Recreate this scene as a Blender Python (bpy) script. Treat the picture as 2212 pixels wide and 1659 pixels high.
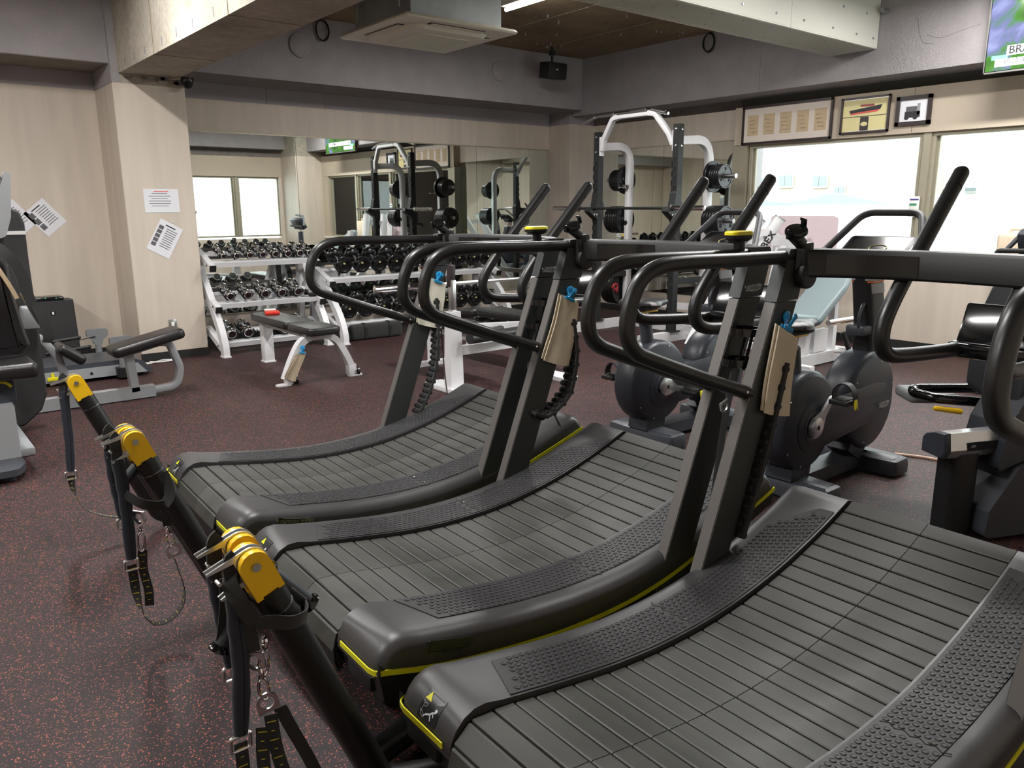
import bpy, bmesh, math, random
from mathutils import Vector, Matrix, noise
random.seed(7)
PI = math.pi
D = bpy.data
SC = bpy.context.scene
C = SC.collection
for o in list(D.objects):
    D.objects.remove(o, do_unlink=True)

# ------------------------------------------------------------------ camera
cam_d = D.cameras.new('camera')
cam = D.objects.new('camera', cam_d)
C.objects.link(cam)
cam_d.sensor_fit = 'HORIZONTAL'
cam_d.sensor_width = 36.0
cam_d.lens = 1693.98 * 36.0 / 2212.0
cam_d.clip_start = 0.02
cam_d.clip_end = 400
_p, _y, _r = 0.221127, 0.68264, 0.005338
_f = Vector((math.sin(_y) * math.cos(_p), math.cos(_y) * math.cos(_p), -math.sin(_p)))
_ri = Vector((math.cos(_y), -math.sin(_y), 0))
_dn = _f.cross(_ri)
_r1 = _ri * math.cos(_r) + _dn * math.sin(_r)
_d1 = -_ri * math.sin(_r) + _dn * math.cos(_r)
_m = Matrix((_r1, -_d1, -_f)).transposed().to_4x4()
_m.translation = Vector((0, 0, 1.38))
cam.matrix_world = _m
SC.camera = cam

# ------------------------------------------------------------------ look
vs = SC.view_settings
vs.view_transform = 'Standard'
vs.look = 'None'
vs.gamma = 1.0
vs.use_curve_mapping = False
vs.exposure = 0.8
SC.cycles.max_bounces = 10
SC.cycles.diffuse_bounces = 5
SC.cycles.glossy_bounces = 5
SC.cycles.transparent_max_bounces = 12
SC.cycles.caustics_reflective = False
SC.cycles.caustics_refractive = False
SC.cycles.sample_clamp_indirect = 8.0

# ------------------------------------------------------------------ overcast sky
W = D.worlds.new('overcast_sky')
SC.world = W
W.use_nodes = True
_n = W.node_tree.nodes
_bg = _n['Background']
_bg.inputs['Color'].default_value = (0.93, 0.985, 1.0, 1)
_bg.inputs['Strength'].default_value = 3.4

LAMP_W = 44.0     # watts of each fluorescent fitting


def area_light(name, loc, sx, sy, power, color, rot=(0, 0, 0), portal=False):
    l = D.lights.new(name, 'AREA')
    l.shape = 'RECTANGLE'
    l.size = sx
    l.size_y = sy
    l.energy = power
    l.color = color
    o = D.objects.new(name, l)
    C.objects.link(o)
    o.location = loc
    o.rotation_euler = rot
    if portal:
        l.cycles.is_portal = True
    return o


# ------------------------------------------------------------------ materials
MATS = {}


def srgb(r, g, b):
    f = lambda c: (c / 255 / 12.92) if c <= 10.3 else ((c / 255 + 0.055) / 1.055) ** 2.4
    return (f(r), f(g), f(b))


def mat(name, col, rough=0.5, metal=0.0, spec=0.5, var=0.0, vscale=8.0, bump=0.0, bscale=60.0, coat=0.0, rvar=0.0, stretch=None, emit=None, estr=0.0, sheen=0.0):
    if name in MATS:
        return MATS[name]
    m = D.materials.new(name)
    m.use_nodes = True
    nt = m.node_tree
    b = nt.nodes['Principled BSDF']
    b.inputs['Base Color'].default_value = (*col, 1)
    b.inputs['Roughness'].default_value = rough
    b.inputs['Metallic'].default_value = metal
    b.inputs['Specular IOR Level'].default_value = spec
    b.inputs['Coat Weight'].default_value = coat
    b.inputs['Coat Roughness'].default_value = 0.15
    if sheen:
        b.inputs['Sheen Weight'].default_value = sheen
    if emit:
        b.inputs['Emission Color'].default_value = (*emit, 1)
        b.inputs['Emission Strength'].default_value = estr
    tc = nt.nodes.new('ShaderNodeTexCoord')
    mp = nt.nodes.new('ShaderNodeMapping')
    nt.links.new(tc.outputs['Object'], mp.inputs[0])
    if stretch:
        mp.inputs['Scale'].default_value = stretch
    if var or rvar:
        nz = nt.nodes.new('ShaderNodeTexNoise')
        nz.inputs['Scale'].default_value = vscale
        nz.inputs['Detail'].default_value = 6
        nt.links.new(mp.outputs[0], nz.inputs['Vector'])
        if var:
            r = nt.nodes.new('ShaderNodeValToRGB')
            r.color_ramp.elements[0].position = 0.3
            r.color_ramp.elements[1].position = 0.7
            r.color_ramp.elements[0].color = (*[c * (1 - var) for c in col], 1)
            r.color_ramp.elements[1].color = (*[min(1, c * (1 + var)) for c in col], 1)
            nt.links.new(nz.outputs['Fac'], r.inputs[0])
            nt.links.new(r.outputs[0], b.inputs['Base Color'])
        if rvar:
            mr = nt.nodes.new('ShaderNodeMapRange')
            mr.inputs['From Min'].default_value = 0.3
            mr.inputs['From Max'].default_value = 0.7
            mr.inputs['To Min'].default_value = max(0, rough - rvar)
            mr.inputs['To Max'].default_value = min(1, rough + rvar)
            nt.links.new(nz.outputs['Fac'], mr.inputs['Value'])
            nt.links.new(mr.outputs[0], b.inputs['Roughness'])
    if bump:
        nb = nt.nodes.new('ShaderNodeTexNoise')
        nb.inputs['Scale'].default_value = bscale
        nb.inputs['Detail'].default_value = 5
        nt.links.new(mp.outputs[0], nb.inputs['Vector'])
        bp = nt.nodes.new('ShaderNodeBump')
        bp.inputs['Strength'].default_value = bump
        bp.inputs['Distance'].default_value = 0.01
        nt.links.new(nb.outputs['Fac'], bp.inputs['Height'])
        nt.links.new(bp.outputs[0], b.inputs['Normal'])
    MATS[name] = m
    return m


def floor_mat():
    m = D.materials.new('speckled_rubber')
    m.use_nodes = True
    nt = m.node_tree
    L = nt.links.new
    b = nt.nodes['Principled BSDF']
    tc = nt.nodes.new('ShaderNodeTexCoord')
    # warp so the flecks are ragged granules
    wn = nt.nodes.new('ShaderNodeTexNoise'); wn.inputs['Scale'].default_value = 160; wn.inputs['Detail'].default_value = 2
    L(tc.outputs['Object'], wn.inputs['Vector'])
    ad = nt.nodes.new('ShaderNodeMixRGB'); ad.blend_type = 'LINEAR_LIGHT'; ad.inputs[0].default_value = 0.006
    L(tc.outputs['Object'], ad.inputs[1]); L(wn.outputs['Color'], ad.inputs[2])
    masks = []
    for sc_, lo, keep in ((150, 0.22, 0.20), (250, 0.26, 0.17)):
        v = nt.nodes.new('ShaderNodeTexVoronoi'); v.inputs['Scale'].default_value = sc_
        L(ad.outputs[0], v.inputs['Vector'])
        d = nt.nodes.new('ShaderNodeMath'); d.operation = 'LESS_THAN'; d.inputs[1].default_value = lo + 0.12
        L(v.outputs['Distance'], d.inputs[0])
        sp = nt.nodes.new('ShaderNodeSeparateColor'); L(v.outputs['Color'], sp.inputs[0])
        k = nt.nodes.new('ShaderNodeMath'); k.operation = 'LESS_THAN'; k.inputs[1].default_value = keep
        L(sp.outputs[0], k.inputs[0])
        mu = nt.nodes.new('ShaderNodeMath'); mu.operation = 'MULTIPLY'
        L(d.outputs[0], mu.inputs[0]); L(k.outputs[0], mu.inputs[1])
        masks.append(mu)
    mx = nt.nodes.new('ShaderNodeMath'); mx.operation = 'MAXIMUM'
    L(masks[0].outputs[0], mx.inputs[0]); L(masks[1].outputs[0], mx.inputs[1])
    big = nt.nodes.new('ShaderNodeTexNoise'); big.inputs['Scale'].default_value = 1.3; big.inputs['Detail'].default_value = 4
    L(tc.outputs['Object'], big.inputs['Vector'])
    rp = nt.nodes.new('ShaderNodeValToRGB')
    rp.color_ramp.elements[0].color = (0.0105, 0.0078, 0.0078, 1); rp.color_ramp.elements[1].color = (0.021, 0.015, 0.015, 1)
    rp.color_ramp.elements[0].position = 0.3; rp.color_ramp.elements[1].position = 0.75
    L(big.outputs['Fac'], rp.inputs[0])
    mc = nt.nodes.new('ShaderNodeMixRGB'); mc.inputs[2].default_value = (0.42, 0.105, 0.08, 1)
    L(mx.outputs[0], mc.inputs[0]); L(rp.outputs[0], mc.inputs[1])
    L(mc.outputs[0], b.inputs['Base Color'])
    b.inputs['Roughness'].default_value = 0.62
    b.inputs['Specular IOR Level'].default_value = 0.42
    nb = nt.nodes.new('ShaderNodeTexNoise'); nb.inputs['Scale'].default_value = 260; nb.inputs['Detail'].default_value = 3
    L(tc.outputs['Object'], nb.inputs['Vector'])
    bp = nt.nodes.new('ShaderNodeBump'); bp.inputs['Strength'].default_value = 0.35; bp.inputs['Distance'].default_value = 0.004
    L(nb.outputs['Fac'], bp.inputs['Height']); L(bp.outputs[0], b.inputs['Normal'])
    return m


def concrete_ceiling_mat(name, c0, c1):
    m = D.materials.new(name)
    m.use_nodes = True
    nt = m.node_tree
    L = nt.links.new
    b = nt.nodes['Principled BSDF']
    tc = nt.nodes.new('ShaderNodeTexCoord')
    n1 = nt.nodes.new('ShaderNodeTexNoise'); n1.inputs['Scale'].default_value = 1.6; n1.inputs['Detail'].default_value = 9; n1.inputs['Roughness'].default_value = 0.62
    L(tc.outputs['Object'], n1.inputs['Vector'])
    r = nt.nodes.new('ShaderNodeValToRGB')
    r.color_ramp.elements[0].color = (*c0, 1); r.color_ramp.elements[1].color = (*c1, 1)
    r.color_ramp.elements[0].position = 0.32; r.color_ramp.elements[1].position = 0.68
    L(n1.outputs['Fac'], r.inputs[0])
    n2 = nt.nodes.new('ShaderNodeTexNoise'); n2.inputs['Scale'].default_value = 22; n2.inputs['Detail'].default_value = 6
    L(tc.outputs['Object'], n2.inputs['Vector'])
    mm = nt.nodes.new('ShaderNodeMixRGB'); mm.blend_type = 'OVERLAY'; mm.inputs[0].default_value = 0.35
    L(r.outputs[0], mm.inputs[1]); L(n2.outputs['Fac'], mm.inputs[2])
    L(mm.outputs[0], b.inputs['Base Color'])
    b.inputs['Roughness'].default_value = 0.85
    bp = nt.nodes.new('ShaderNodeBump'); bp.inputs['Strength'].default_value = 0.15; bp.inputs['Distance'].default_value = 0.01
    L(n2.outputs['Fac'], bp.inputs['Height']); L(bp.outputs[0], b.inputs['Normal'])
    return m


def glass_mat():
    m = D.materials.new('window_glass')
    m.use_nodes = True
    nt = m.node_tree
    nt.nodes.remove(nt.nodes['Principled BSDF'])
    out = nt.nodes['Material Output']
    t = nt.nodes.new('ShaderNodeBsdfTransparent'); t.inputs[0].default_value = (0.95, 0.98, 0.97, 1)
    g = nt.nodes.new('ShaderNodeBsdfGlossy'); g.inputs['Roughness'].default_value = 0.0
    f = nt.nodes.new('ShaderNodeFresnel'); f.inputs[0].default_value = 1.45
    mx = nt.nodes.new('ShaderNodeMixShader')
    nt.links.new(f.outputs[0], mx.inputs[0]); nt.links.new(t.outputs[0], mx.inputs[1]); nt.links.new(g.outputs[0], mx.inputs[2])
    nt.links.new(mx.outputs[0], out.inputs[0])
    return m


def screen_mat(name, stops, scale, strength, wave=False):
    """a lit display showing blurred coloured picture patches"""
    m = D.materials.new(name)
    m.use_nodes = True
    nt = m.node_tree
    L = nt.links.new
    b = nt.nodes['Principled BSDF']
    tc = nt.nodes.new('ShaderNodeTexCoord')
    n1 = nt.nodes.new('ShaderNodeTexNoise'); n1.inputs['Scale'].default_value = scale; n1.inputs['Detail'].default_value = 5; n1.inputs['Distortion'].default_value = 0.7
    L(tc.outputs['Object'], n1.inputs['Vector'])
    r = nt.nodes.new('ShaderNodeValToRGB')
    while len(r.color_ramp.elements) < len(stops):
        r.color_ramp.elements.new(0.5)
    for e, (p, c) in zip(r.color_ramp.elements, stops):
        e.position = p; e.color = (*c, 1)
    L(n1.outputs['Fac'], r.inputs[0])
    b.inputs['Base Color'].default_value = (0.01, 0.01, 0.01, 1)
    b.inputs['Roughness'].default_value = 0.15
    L(r.outputs[0], b.inputs['Emission Color'])
    b.inputs['Emission Strength'].default_value = strength
    return m


def _tile(o_):
    return o_


M = {}
M['floor'] = floor_mat()
M['beige'] = mat('beige_wood_wallpaper', srgb(205, 194, 180), 0.6, var=0.07, vscale=3.0, stretch=(3.2, 3.2, 0.35), bump=0.02, bscale=40)
M['beige_dark'] = mat('taupe_bulkhead_paint', srgb(186, 174, 156), 0.65, var=0.04, vscale=2.0)
M['plaster'] = mat('rough_grey_plaster', srgb(158, 154, 155), 0.92, var=0.07, vscale=5, bump=0.9, bscale=75)
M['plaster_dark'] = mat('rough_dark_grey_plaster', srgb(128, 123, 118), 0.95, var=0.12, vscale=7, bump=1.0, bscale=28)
M['grey_flat'] = mat('smooth_grey_paint', srgb(160, 157, 160), 0.7, var=0.03, vscale=3)
M['concrete'] = concrete_ceiling_mat('board_marked_concrete', srgb(150, 142, 128), srgb(186, 180, 167))
M['ceiling'] = concrete_ceiling_mat('brown_stained_concrete', srgb(112, 97, 74), srgb(150, 132, 104))
M['duct'] = mat('off_white_board', srgb(206, 207, 197), 0.6, var=0.03, vscale=2)
M['mirror'] = mat('silvered_mirror', (0.83, 0.87, 0.84), 0.0, 1.0)
M['black_base'] = mat('black_vinyl_skirting', srgb(38, 38, 38), 0.45)
M['alu'] = mat('beige_anodised_aluminium', srgb(168, 162, 143), 0.45, 0.35, var=0.04)
M['glass'] = glass_mat()
M['white_steel'] = mat('white_powder_coat', srgb(226, 226, 228), 0.35, var=0.015)
M['grey_steel'] = mat('silver_grey_powder_coat', srgb(168, 172, 175), 0.38, 0.25)
M['black_steel'] = mat('black_powder_coat', srgb(34, 36, 36), 0.5, bump=0.05, bscale=400)
M['tube'] = mat('satin_black_tube', srgb(27, 27, 27), 0.36, spec=0.55)
M['upright'] = mat('gunmetal_upright', srgb(62, 65, 65), 0.48, 0.25)
M['upright_edge'] = mat('warm_grey_upright_edge', srgb(98, 95, 92), 0.5, 0.3)
M['cover'] = mat('charcoal_moulded_plastic', srgb(58, 57, 58), 0.40, spec=0.5, bump=0.03, bscale=900)
M['shell'] = mat('black_moulded_plastic', srgb(25, 26, 27), 0.45)
M['slat'] = mat('worn_black_rubber_slat', srgb(60, 61, 57), 0.55, var=0.22, vscale=9, spec=0.55, rvar=0.1)
M['pad'] = mat('ribbed_black_rubber', srgb(46, 46, 48), 0.5, spec=0.55)
M['yellow_stripe'] = mat('acid_yellow_trim', srgb(224, 222, 40), 0.35)
M['yellow'] = mat('warm_yellow_plastic', srgb(246, 196, 30), 0.32)
M['yellow_lever'] = mat('lemon_yellow_plastic', srgb(228, 215, 35), 0.3)
M['chrome'] = mat('polished_chrome', (0.86, 0.86, 0.87), 0.07, 1.0)
M['steel'] = mat('brushed_steel', (0.62, 0.62, 0.62), 0.28, 1.0)
M['alloy'] = mat('satin_alloy', (0.72, 0.73, 0.74), 0.33, 1.0)
M['vinyl'] = mat('black_vinyl_upholstery', srgb(30, 28, 29), 0.36, spec=0.6, bump=0.12, bscale=180)
M['rubber'] = mat('glossy_black_rubber', srgb(17, 17, 18), 0.24, spec=0.55)
M['plate'] = mat('black_rubber_plate', srgb(24, 25, 26), 0.33, spec=0.55)
M['plate_cap'] = mat('dark_red_black_end', srgb(40, 24, 28), 0.35)
M['webbing'] = mat('black_nylon_webbing', srgb(34, 35, 35), 0.75, bump=0.3, bscale=900, sheen=0.2)
M['navy'] = mat('navy_neoprene', srgb(34, 40, 52), 0.62, bump=0.1, bscale=150, sheen=0.2)
M['towel'] = mat('cream_cotton', srgb(226, 213, 188), 0.95, bump=0.5, bscale=420, var=0.04, vscale=14)
M['towel_white'] = mat('off_white_cotton', srgb(232, 228, 212), 0.95, bump=0.5, bscale=420, var=0.03, vscale=14)
M['towel_tan'] = mat('tan_cotton', srgb(196, 180, 154), 0.95, bump=0.5, bscale=420, var=0.05, vscale=14)
M['blue'] = mat('sky_blue_plastic', srgb(38, 152, 212), 0.3)
M['paper'] = mat('laminated_paper', srgb(228, 229, 234), 0.28)
M['ink'] = mat('grey_printing_ink', srgb(96, 94, 98), 0.5)
M['ink_dark'] = mat('black_printing_ink', srgb(40, 40, 42), 0.5)
M['ink_red'] = mat('red_printing_ink', srgb(225, 96, 88), 0.5)
M['ink_blue'] = mat('blue_printing_ink', srgb(110, 160, 215), 0.5)
M['ac_white'] = mat('warm_white_abs', srgb(224, 222, 208), 0.45)
M['ac_grille'] = mat('cream_grille_panel', srgb(214, 216, 196), 0.5)
M['galv'] = mat('galvanised_sheet', srgb(168, 172, 176), 0.35, 0.75, var=0.1, vscale=6)
M['black'] = mat('matt_black', srgb(20, 20, 20), 0.6)
M['black_gloss'] = mat('gloss_black_plastic', srgb(14, 14, 15), 0.14, spec=0.6)
M['navy_shell'] = mat('dark_slate_plastic', srgb(52, 56, 64), 0.38, spec=0.5)
M['slate_foot'] = mat('slate_powder_coat', srgb(66, 69, 76), 0.4)
M['grey_plastic'] = mat('mid_grey_plastic', srgb(120, 122, 124), 0.45)
M['purifier'] = mat('charcoal_purifier_plastic', srgb(48, 47, 48), 0.5)
M['teal_vinyl'] = mat('grey_blue_vinyl', srgb(128, 142, 146), 0.42, bump=0.1, bscale=180)
M['backlit_white'] = mat('white_board_backlit', srgb(226, 208, 212), 0.4)  # white board; the tint of light from behind is put into its colour
M['red'] = mat('bright_red_plastic', srgb(214, 52, 36), 0.4)
M['maroon'] = mat('dark_red_plastic', srgb(150, 30, 38), 0.35)
M['white_plastic'] = mat('white_plastic', srgb(236, 236, 232), 0.4)
M['cream_plastic'] = mat('beige_container_plastic', srgb(222, 204, 180), 0.45)
M['tan_cord'] = mat('beige_cable_sheath', srgb(206, 172, 152), 0.5)
M['frame_dark'] = mat('dark_brown_frame', srgb(44, 33, 33), 0.4)
M['mount'] = mat('warm_grey_mount_board', srgb(222, 211, 200), 0.7)
M['aged'] = mat('aged_drawing_paper', srgb(196, 174, 142), 0.8, var=0.08, vscale=20)
M['cream_print'] = mat('cream_print', srgb(226, 216, 158), 0.5)
M['tube_light'] = mat('fluorescent_tube', (1, 1, 1), 0.3, emit=(1.0, 0.98, 0.93), estr=14.0)
M['green_led'] = mat('green_led', (0.1, 0.6, 0.2), 0.4, emit=(0.1, 0.9, 0.3), estr=1.5)
M['orange'] = mat('orange_label', srgb(220, 112, 52), 0.5)
M['label_grey'] = mat('grey_label', srgb(150, 150, 152), 0.5)
M['logo_white'] = mat('pale_grey_print', srgb(205, 212, 212), 0.45)
M['logo_dark'] = mat('embossed_dark_plastic', srgb(34, 36, 37), 0.3)
M['logo_lit'] = mat('lit_badge_plastic', srgb(110, 116, 96), 0.4)  # grey-green stands for light falling on this badge, put into its colour
M['yellow_mark'] = mat('yellow_stitching', srgb(226, 208, 70), 0.6)
M['slot'] = mat('dark_slot', srgb(10, 10, 10), 0.8)

# ------------------------------------------------------------------ geometry helpers
class B:
    """collects shapes; build() links them as ONE mesh object"""

    def __init__(s):
        s.v = []
        s.f = []

    def add(s, v, f):
        k = len(s.v)
        s.v += [tuple(p) for p in v]
        s.f += [tuple(i + k for i in q) for q in f]
        return s

    def box(s, c, d, rot=None, bev=0.0, seg=2):
        x, y, z = d[0] / 2, d[1] / 2, d[2] / 2
        if bev <= 0:
            v = [Vector((i * x, j * y, k * z)) for i in (-1, 1) for j in (-1, 1) for k in (-1, 1)]
            f = [(0, 1, 3, 2), (4, 6, 7, 5), (0, 4, 5, 1), (2, 3, 7, 6), (0, 2, 6, 4), (1, 5, 7, 3)]
        else:
            bm = bmesh.new()
            bmesh.ops.create_cube(bm, size=1.0)
            for q in bm.verts:
                q.co = Vector((q.co.x * d[0], q.co.y * d[1], q.co.z * d[2]))
            bmesh.ops.bevel(bm, geom=list(bm.edges), offset=min(bev, min(d) * 0.49), segments=seg, profile=0.5, affect='EDGES')
            bm.verts.index_update()
            v = [q.co.copy() for q in bm.verts]
            f = [tuple(q.index for q in fa.verts) for fa in bm.faces]
            bm.free()
        c = Vector(c)
        if rot is not None:
            R = rot if isinstance(rot, Matrix) else Matrix.Rotation(rot[2], 3, 'Z') @ Matrix.Rotation(rot[1], 3, 'Y') @ Matrix.Rotation(rot[0], 3, 'X')
            v = [R @ q for q in v]
        return s.add([q + c for q in v], f)

    def span(s, a, b, bev=0.0, seg=2):
        return s.box([(a[i] + b[i]) / 2 for i in range(3)], [abs(b[i] - a[i]) for i in range(3)], None, bev, seg)

    def bar(s, a, b, w, h, up=(0, 0, 1), bev=0.0):
        """rectangular bar from a to b, w across, h along up"""
        a = Vector(a); b = Vector(b)
        t = (b - a)
        L = t.length
        t.normalize()
        u = Vector(up)
        sd = u.cross(t)
        if sd.length < 1e-5:
            sd = Vector((1, 0, 0)).cross(t)
        sd.normalize()
        u = t.cross(sd)
        R = Matrix((t, sd, u)).transposed()
        return s.box((a + b) / 2, (L, w, h), R, bev)

    def tube(s, pts, r, n=10, closed=False, caps=True, squash=1.0):
        pts = [Vector(p) for p in pts]
        m = len(pts)
        rr = r if isinstance(r, (list, tuple)) else [r] * m
        T = []
        for i in range(m):
            if closed:
                t = pts[(i + 1) % m] - pts[i - 1]
            else:
                t = pts[min(i + 1, m - 1)] - pts[max(i - 1, 0)]
            T.append(t.normalized())
        u = T[0].orthogonal().normalized()
        v = []
        for i in range(m):
            if i:
                q = T[i - 1].rotation_difference(T[i])
                u = (q @ u).normalized()
            w = T[i].cross(u)
            for j in range(n):
                a = 2 * PI * j / n
                v.append(pts[i] + rr[i] * (math.cos(a) * u + squash * math.sin(a) * w))
        f = []
        for i in range(m if closed else m - 1):
            i2 = (i + 1) % m
            for j in range(n):
                j2 = (j + 1) % n
                f.append((i * n + j, i * n + j2, i2 * n + j2, i2 * n + j))
        if caps and not closed:
            f.append(tuple(range(n - 1, -1, -1)))
            f.append(tuple((m - 1) * n + j for j in range(n)))
        return s.add(v, f)

    def cyl(s, a, b, r, r2=None, n=16):
        return s.tube([a, b], [r, r if r2 is None else r2], n)

    def lathe(s, prof, o=(0, 0, 0), ax=(0, 0, 1), n=20):
        """prof: (radius, height) pairs along ax from o"""
        ax = Vector(ax).normalized()
        u = ax.orthogonal().normalized()
        w = ax.cross(u)
        o = Vector(o)
        v = []
        for r, h in prof:
            for j in range(n):
                a = 2 * PI * j / n
                v.append(o + ax * h + max(r, 1e-5) * (math.cos(a) * u + math.sin(a) * w))
        f = []
        for i in range(len(prof) - 1):
            for j in range(n):
                j2 = (j + 1) % n
                f.append((i * n + j, i * n + j2, (i + 1) * n + j2, (i + 1) * n + j))
        f.append(tuple(range(n - 1, -1, -1)))
        f.append(tuple((len(prof) - 1) * n + j for j in range(n)))
        return s.add(v, f)

    def prism(s, poly, o, ux, uy, depth):
        """polygon poly (2D) laid out from o along ux, uy, extruded by the vector depth"""
        o = Vector(o); ux = Vector(ux); uy = Vector(uy); dp = Vector(depth)
        n = len(poly)
        v = [o + ux * a + uy * b for a, b in poly]
        v += [p + dp for p in v]
        f = [tuple(range(n - 1, -1, -1)), tuple(range(n, 2 * n))]
        f += [(i, (i + 1) % n, n + (i + 1) % n, n + i) for i in range(n)]
        return s.add(v, f)

    def ribbon(s, pts, wdir, w, th, ndir=None):
        """flat band along pts; width along wdir (vector or list), thickness th"""
        pts = [Vector(p) for p in pts]
        m = len(pts)
        v = []
        for i in range(m):
            t = (pts[min(i + 1, m - 1)] - pts[max(i - 1, 0)]).normalized()
            wd = Vector(wdir[i] if isinstance(wdir[0], (list, tuple, Vector)) else wdir)
            wd = (wd - t * wd.dot(t)).normalized()
            nn = t.cross(wd).normalized()
            ww = w[i] if isinstance(w, (list, tuple)) else w
            for a, b in ((-1, -1), (1, -1), (1, 1), (-1, 1)):
                v.append(pts[i] + wd * (a * ww / 2) + nn * (b * th / 2))
        f = [(3, 2, 1, 0), tuple((m - 1) * 4 + j for j in range(4))]
        for i in range(m - 1):
            for j in range(4):
                j2 = (j + 1) % 4
                f.append((i * 4 + j, i * 4 + j2, (i + 1) * 4 + j2, (i + 1) * 4 + j))
        return s.add(v, f)

    def loft(s, rings, cap=True, closed=True):
        n = len(rings[0])
        v = [p for r in rings for p in r]
        f = []
        for i in range(len(rings) - 1):
            for j in range(n if closed else n - 1):
                j2 = (j + 1) % n
                f.append((i * n + j, i * n + j2, (i + 1) * n + j2, (i + 1) * n + j))
        if cap:
            f.append(tuple(range(n - 1, -1, -1)))
            f.append(tuple((len(rings) - 1) * n + j for j in range(n)))
        return s.add(v, f)

    def ball(s, c, r, n=14, m=8, sc=(1, 1, 1)):
        c = Vector(c)
        v = []
        f = []
        for i in range(1, m):
            a = PI * i / m
            for j in range(n):
                b = 2 * PI * j / n
                v.append(c + Vector((r * sc[0] * math.sin(a) * math.cos(b), r * sc[1] * math.sin(a) * math.sin(b), r * sc[2] * math.cos(a))))
        for i in range(m - 2):
            for j in range(n):
                j2 = (j + 1) % n
                f.append((i * n + j, (i + 1) * n + j, (i + 1) * n + j2, i * n + j2))
        k = len(v)
        v += [c + Vector((0, 0, r * sc[2])), c - Vector((0, 0, r * sc[2]))]
        for j in range(n):
            j2 = (j + 1) % n
            f.append((k, j, j2))
            f.append((k + 1, (m - 2) * n + j2, (m - 2) * n + j))
        return s.add(v, f)

    def mesh(s, name, m, smooth=True, angle=35):
        me = D.meshes.new(name)
        me.from_pydata([tuple(p) for p in s.v], [], s.f)
        bm = bmesh.new()
        bm.from_mesh(me)
        bmesh.ops.recalc_face_normals(bm, faces=bm.faces)
        bm.to_mesh(me)
        bm.free()
        if m is not None:
            me.materials.append(m)
        if smooth:
            for p in me.polygons:
                p.use_smooth = True
            me.set_sharp_from_angle(angle=math.radians(angle))
        return me

    def build(s, name, m, parent=None, loc=(0, 0, 0), smooth=True, angle=35):
        return link(name, s.mesh(name, m, smooth, angle), parent, loc)


def link(name, data, parent=None, loc=(0, 0, 0), rot=None):
    o = D.objects.new(name, data)
    C.objects.link(o)
    o.location = loc
    if rot is not None:
        o.rotation_euler = rot
    if parent is not None:
        o.parent = parent
    return o


def thing(name, label, cat, loc=(0, 0, 0), rz=0.0, group=None):
    o = D.objects.new(name, None)
    C.objects.link(o)
    o.empty_display_size = 0.05
    o.location = loc
    o.rotation_euler = (0, 0, rz)
    return tag(o, label, cat, group)


def tag(o, label, cat, group=None):
    o['label'] = label
    o['category'] = cat
    if group:
        o['group'] = group
    return o


def struct(o, label=None):
    o['kind'] = 'structure'
    if label:
        o['label'] = label
    return o


def stuff(o):
    o['kind'] = 'stuff'
    return o


def kids(o):
    return [c for c in D.objects if c.parent is o]


def dup(o, parent=None, label=None, loc=None, rot=None):
    """copy of a thing with copies of its parts and sub-parts (mesh data shared)"""
    r = o.copy()
    C.objects.link(r)
    if parent is not None:
        r.parent = parent
    if loc is not None:
        r.location = loc
    if rot is not None:
        r.rotation_euler = rot
    if label:
        r['label'] = label
    for c in o.children:
        dup(c, r)
    return r


_text_cache = {}


def text_mesh(s, size, extrude=0.0006, shear=0.0, bold=0.0, space=1.0):
    key = (s, size, extrude, shear, bold, space)
    if key not in _text_cache:
        c = D.curves.new('txt', 'FONT')
        c.body = s
        c.size = size
        c.extrude = extrude
        c.shear = shear
        c.offset = bold
        c.space_character = space
        c.align_x = 'CENTER'
        c.align_y = 'CENTER'
        c.resolution_u = 2
        o = D.objects.new('txt', c)
        C.objects.link(o)
        dg = bpy.context.evaluated_depsgraph_get()
        me = D.meshes.new_from_object(o.evaluated_get(dg))
        D.objects.remove(o, do_unlink=True)
        _text_cache[key] = me
    return _text_cache[key]


def text(name, s, size, m, parent, o, ux, uy, extrude=0.0006, shear=0.0, bold=0.0, space=1.0):
    """lettering lying in the plane of ux (reading direction) and uy (up)"""
    me = text_mesh(s, size, extrude, shear, bold, space).copy()
    me.materials.clear()
    me.materials.append(m)
    ob = link(name, me, parent)
    ux = Vector(ux).normalized(); uy = Vector(uy).normalized()
    R = Matrix((ux, uy, ux.cross(uy))).transposed().to_4x4()
    R.translation = Vector(o)
    ob.matrix_local = R
    return ob


def curve_pts(P, per=6):
    """Catmull-Rom through the points"""
    P = [Vector(p) for p in P]
    Q = [P[0] * 2 - P[1]] + P + [P[-1] * 2 - P[-2]]
    out = []
    for i in range(1, len(Q) - 2):
        a, b, c, d = Q[i - 1], Q[i], Q[i + 1], Q[i + 2]
        for k in range(per):
            t = k / per
            out.append(0.5 * (2 * b + (c - a) * t + (2 * a - 5 * b + 4 * c - d) * t * t + (3 * b - a - 3 * c + d) * t ** 3))
    out.append(P[-1])
    return out


def fillet(P, r, seg=6):
    """polyline with rounded corners"""
    P = [Vector(p) for p in P]
    out = [P[0]]
    for i in range(1, len(P) - 1):
        a = P[i - 1] - P[i]; b = P[i + 1] - P[i]
        ri = r[i - 1] if isinstance(r, (list, tuple)) else r
        la, lb = a.length, b.length
        a.normalize(); b.normalize()
        ang = a.angle(b)
        d = min(ri / max(math.tan(ang / 2), 1e-4), la * 0.49, lb * 0.49)
        p0 = P[i] + a * d; p1 = P[i] + b * d
        for k in range(seg + 1):
            t = k / seg
            out.append(p0 * (1 - t) ** 2 + P[i] * 2 * t * (1 - t) + p1 * t * t)
    out.append(P[-1])
    return out


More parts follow.
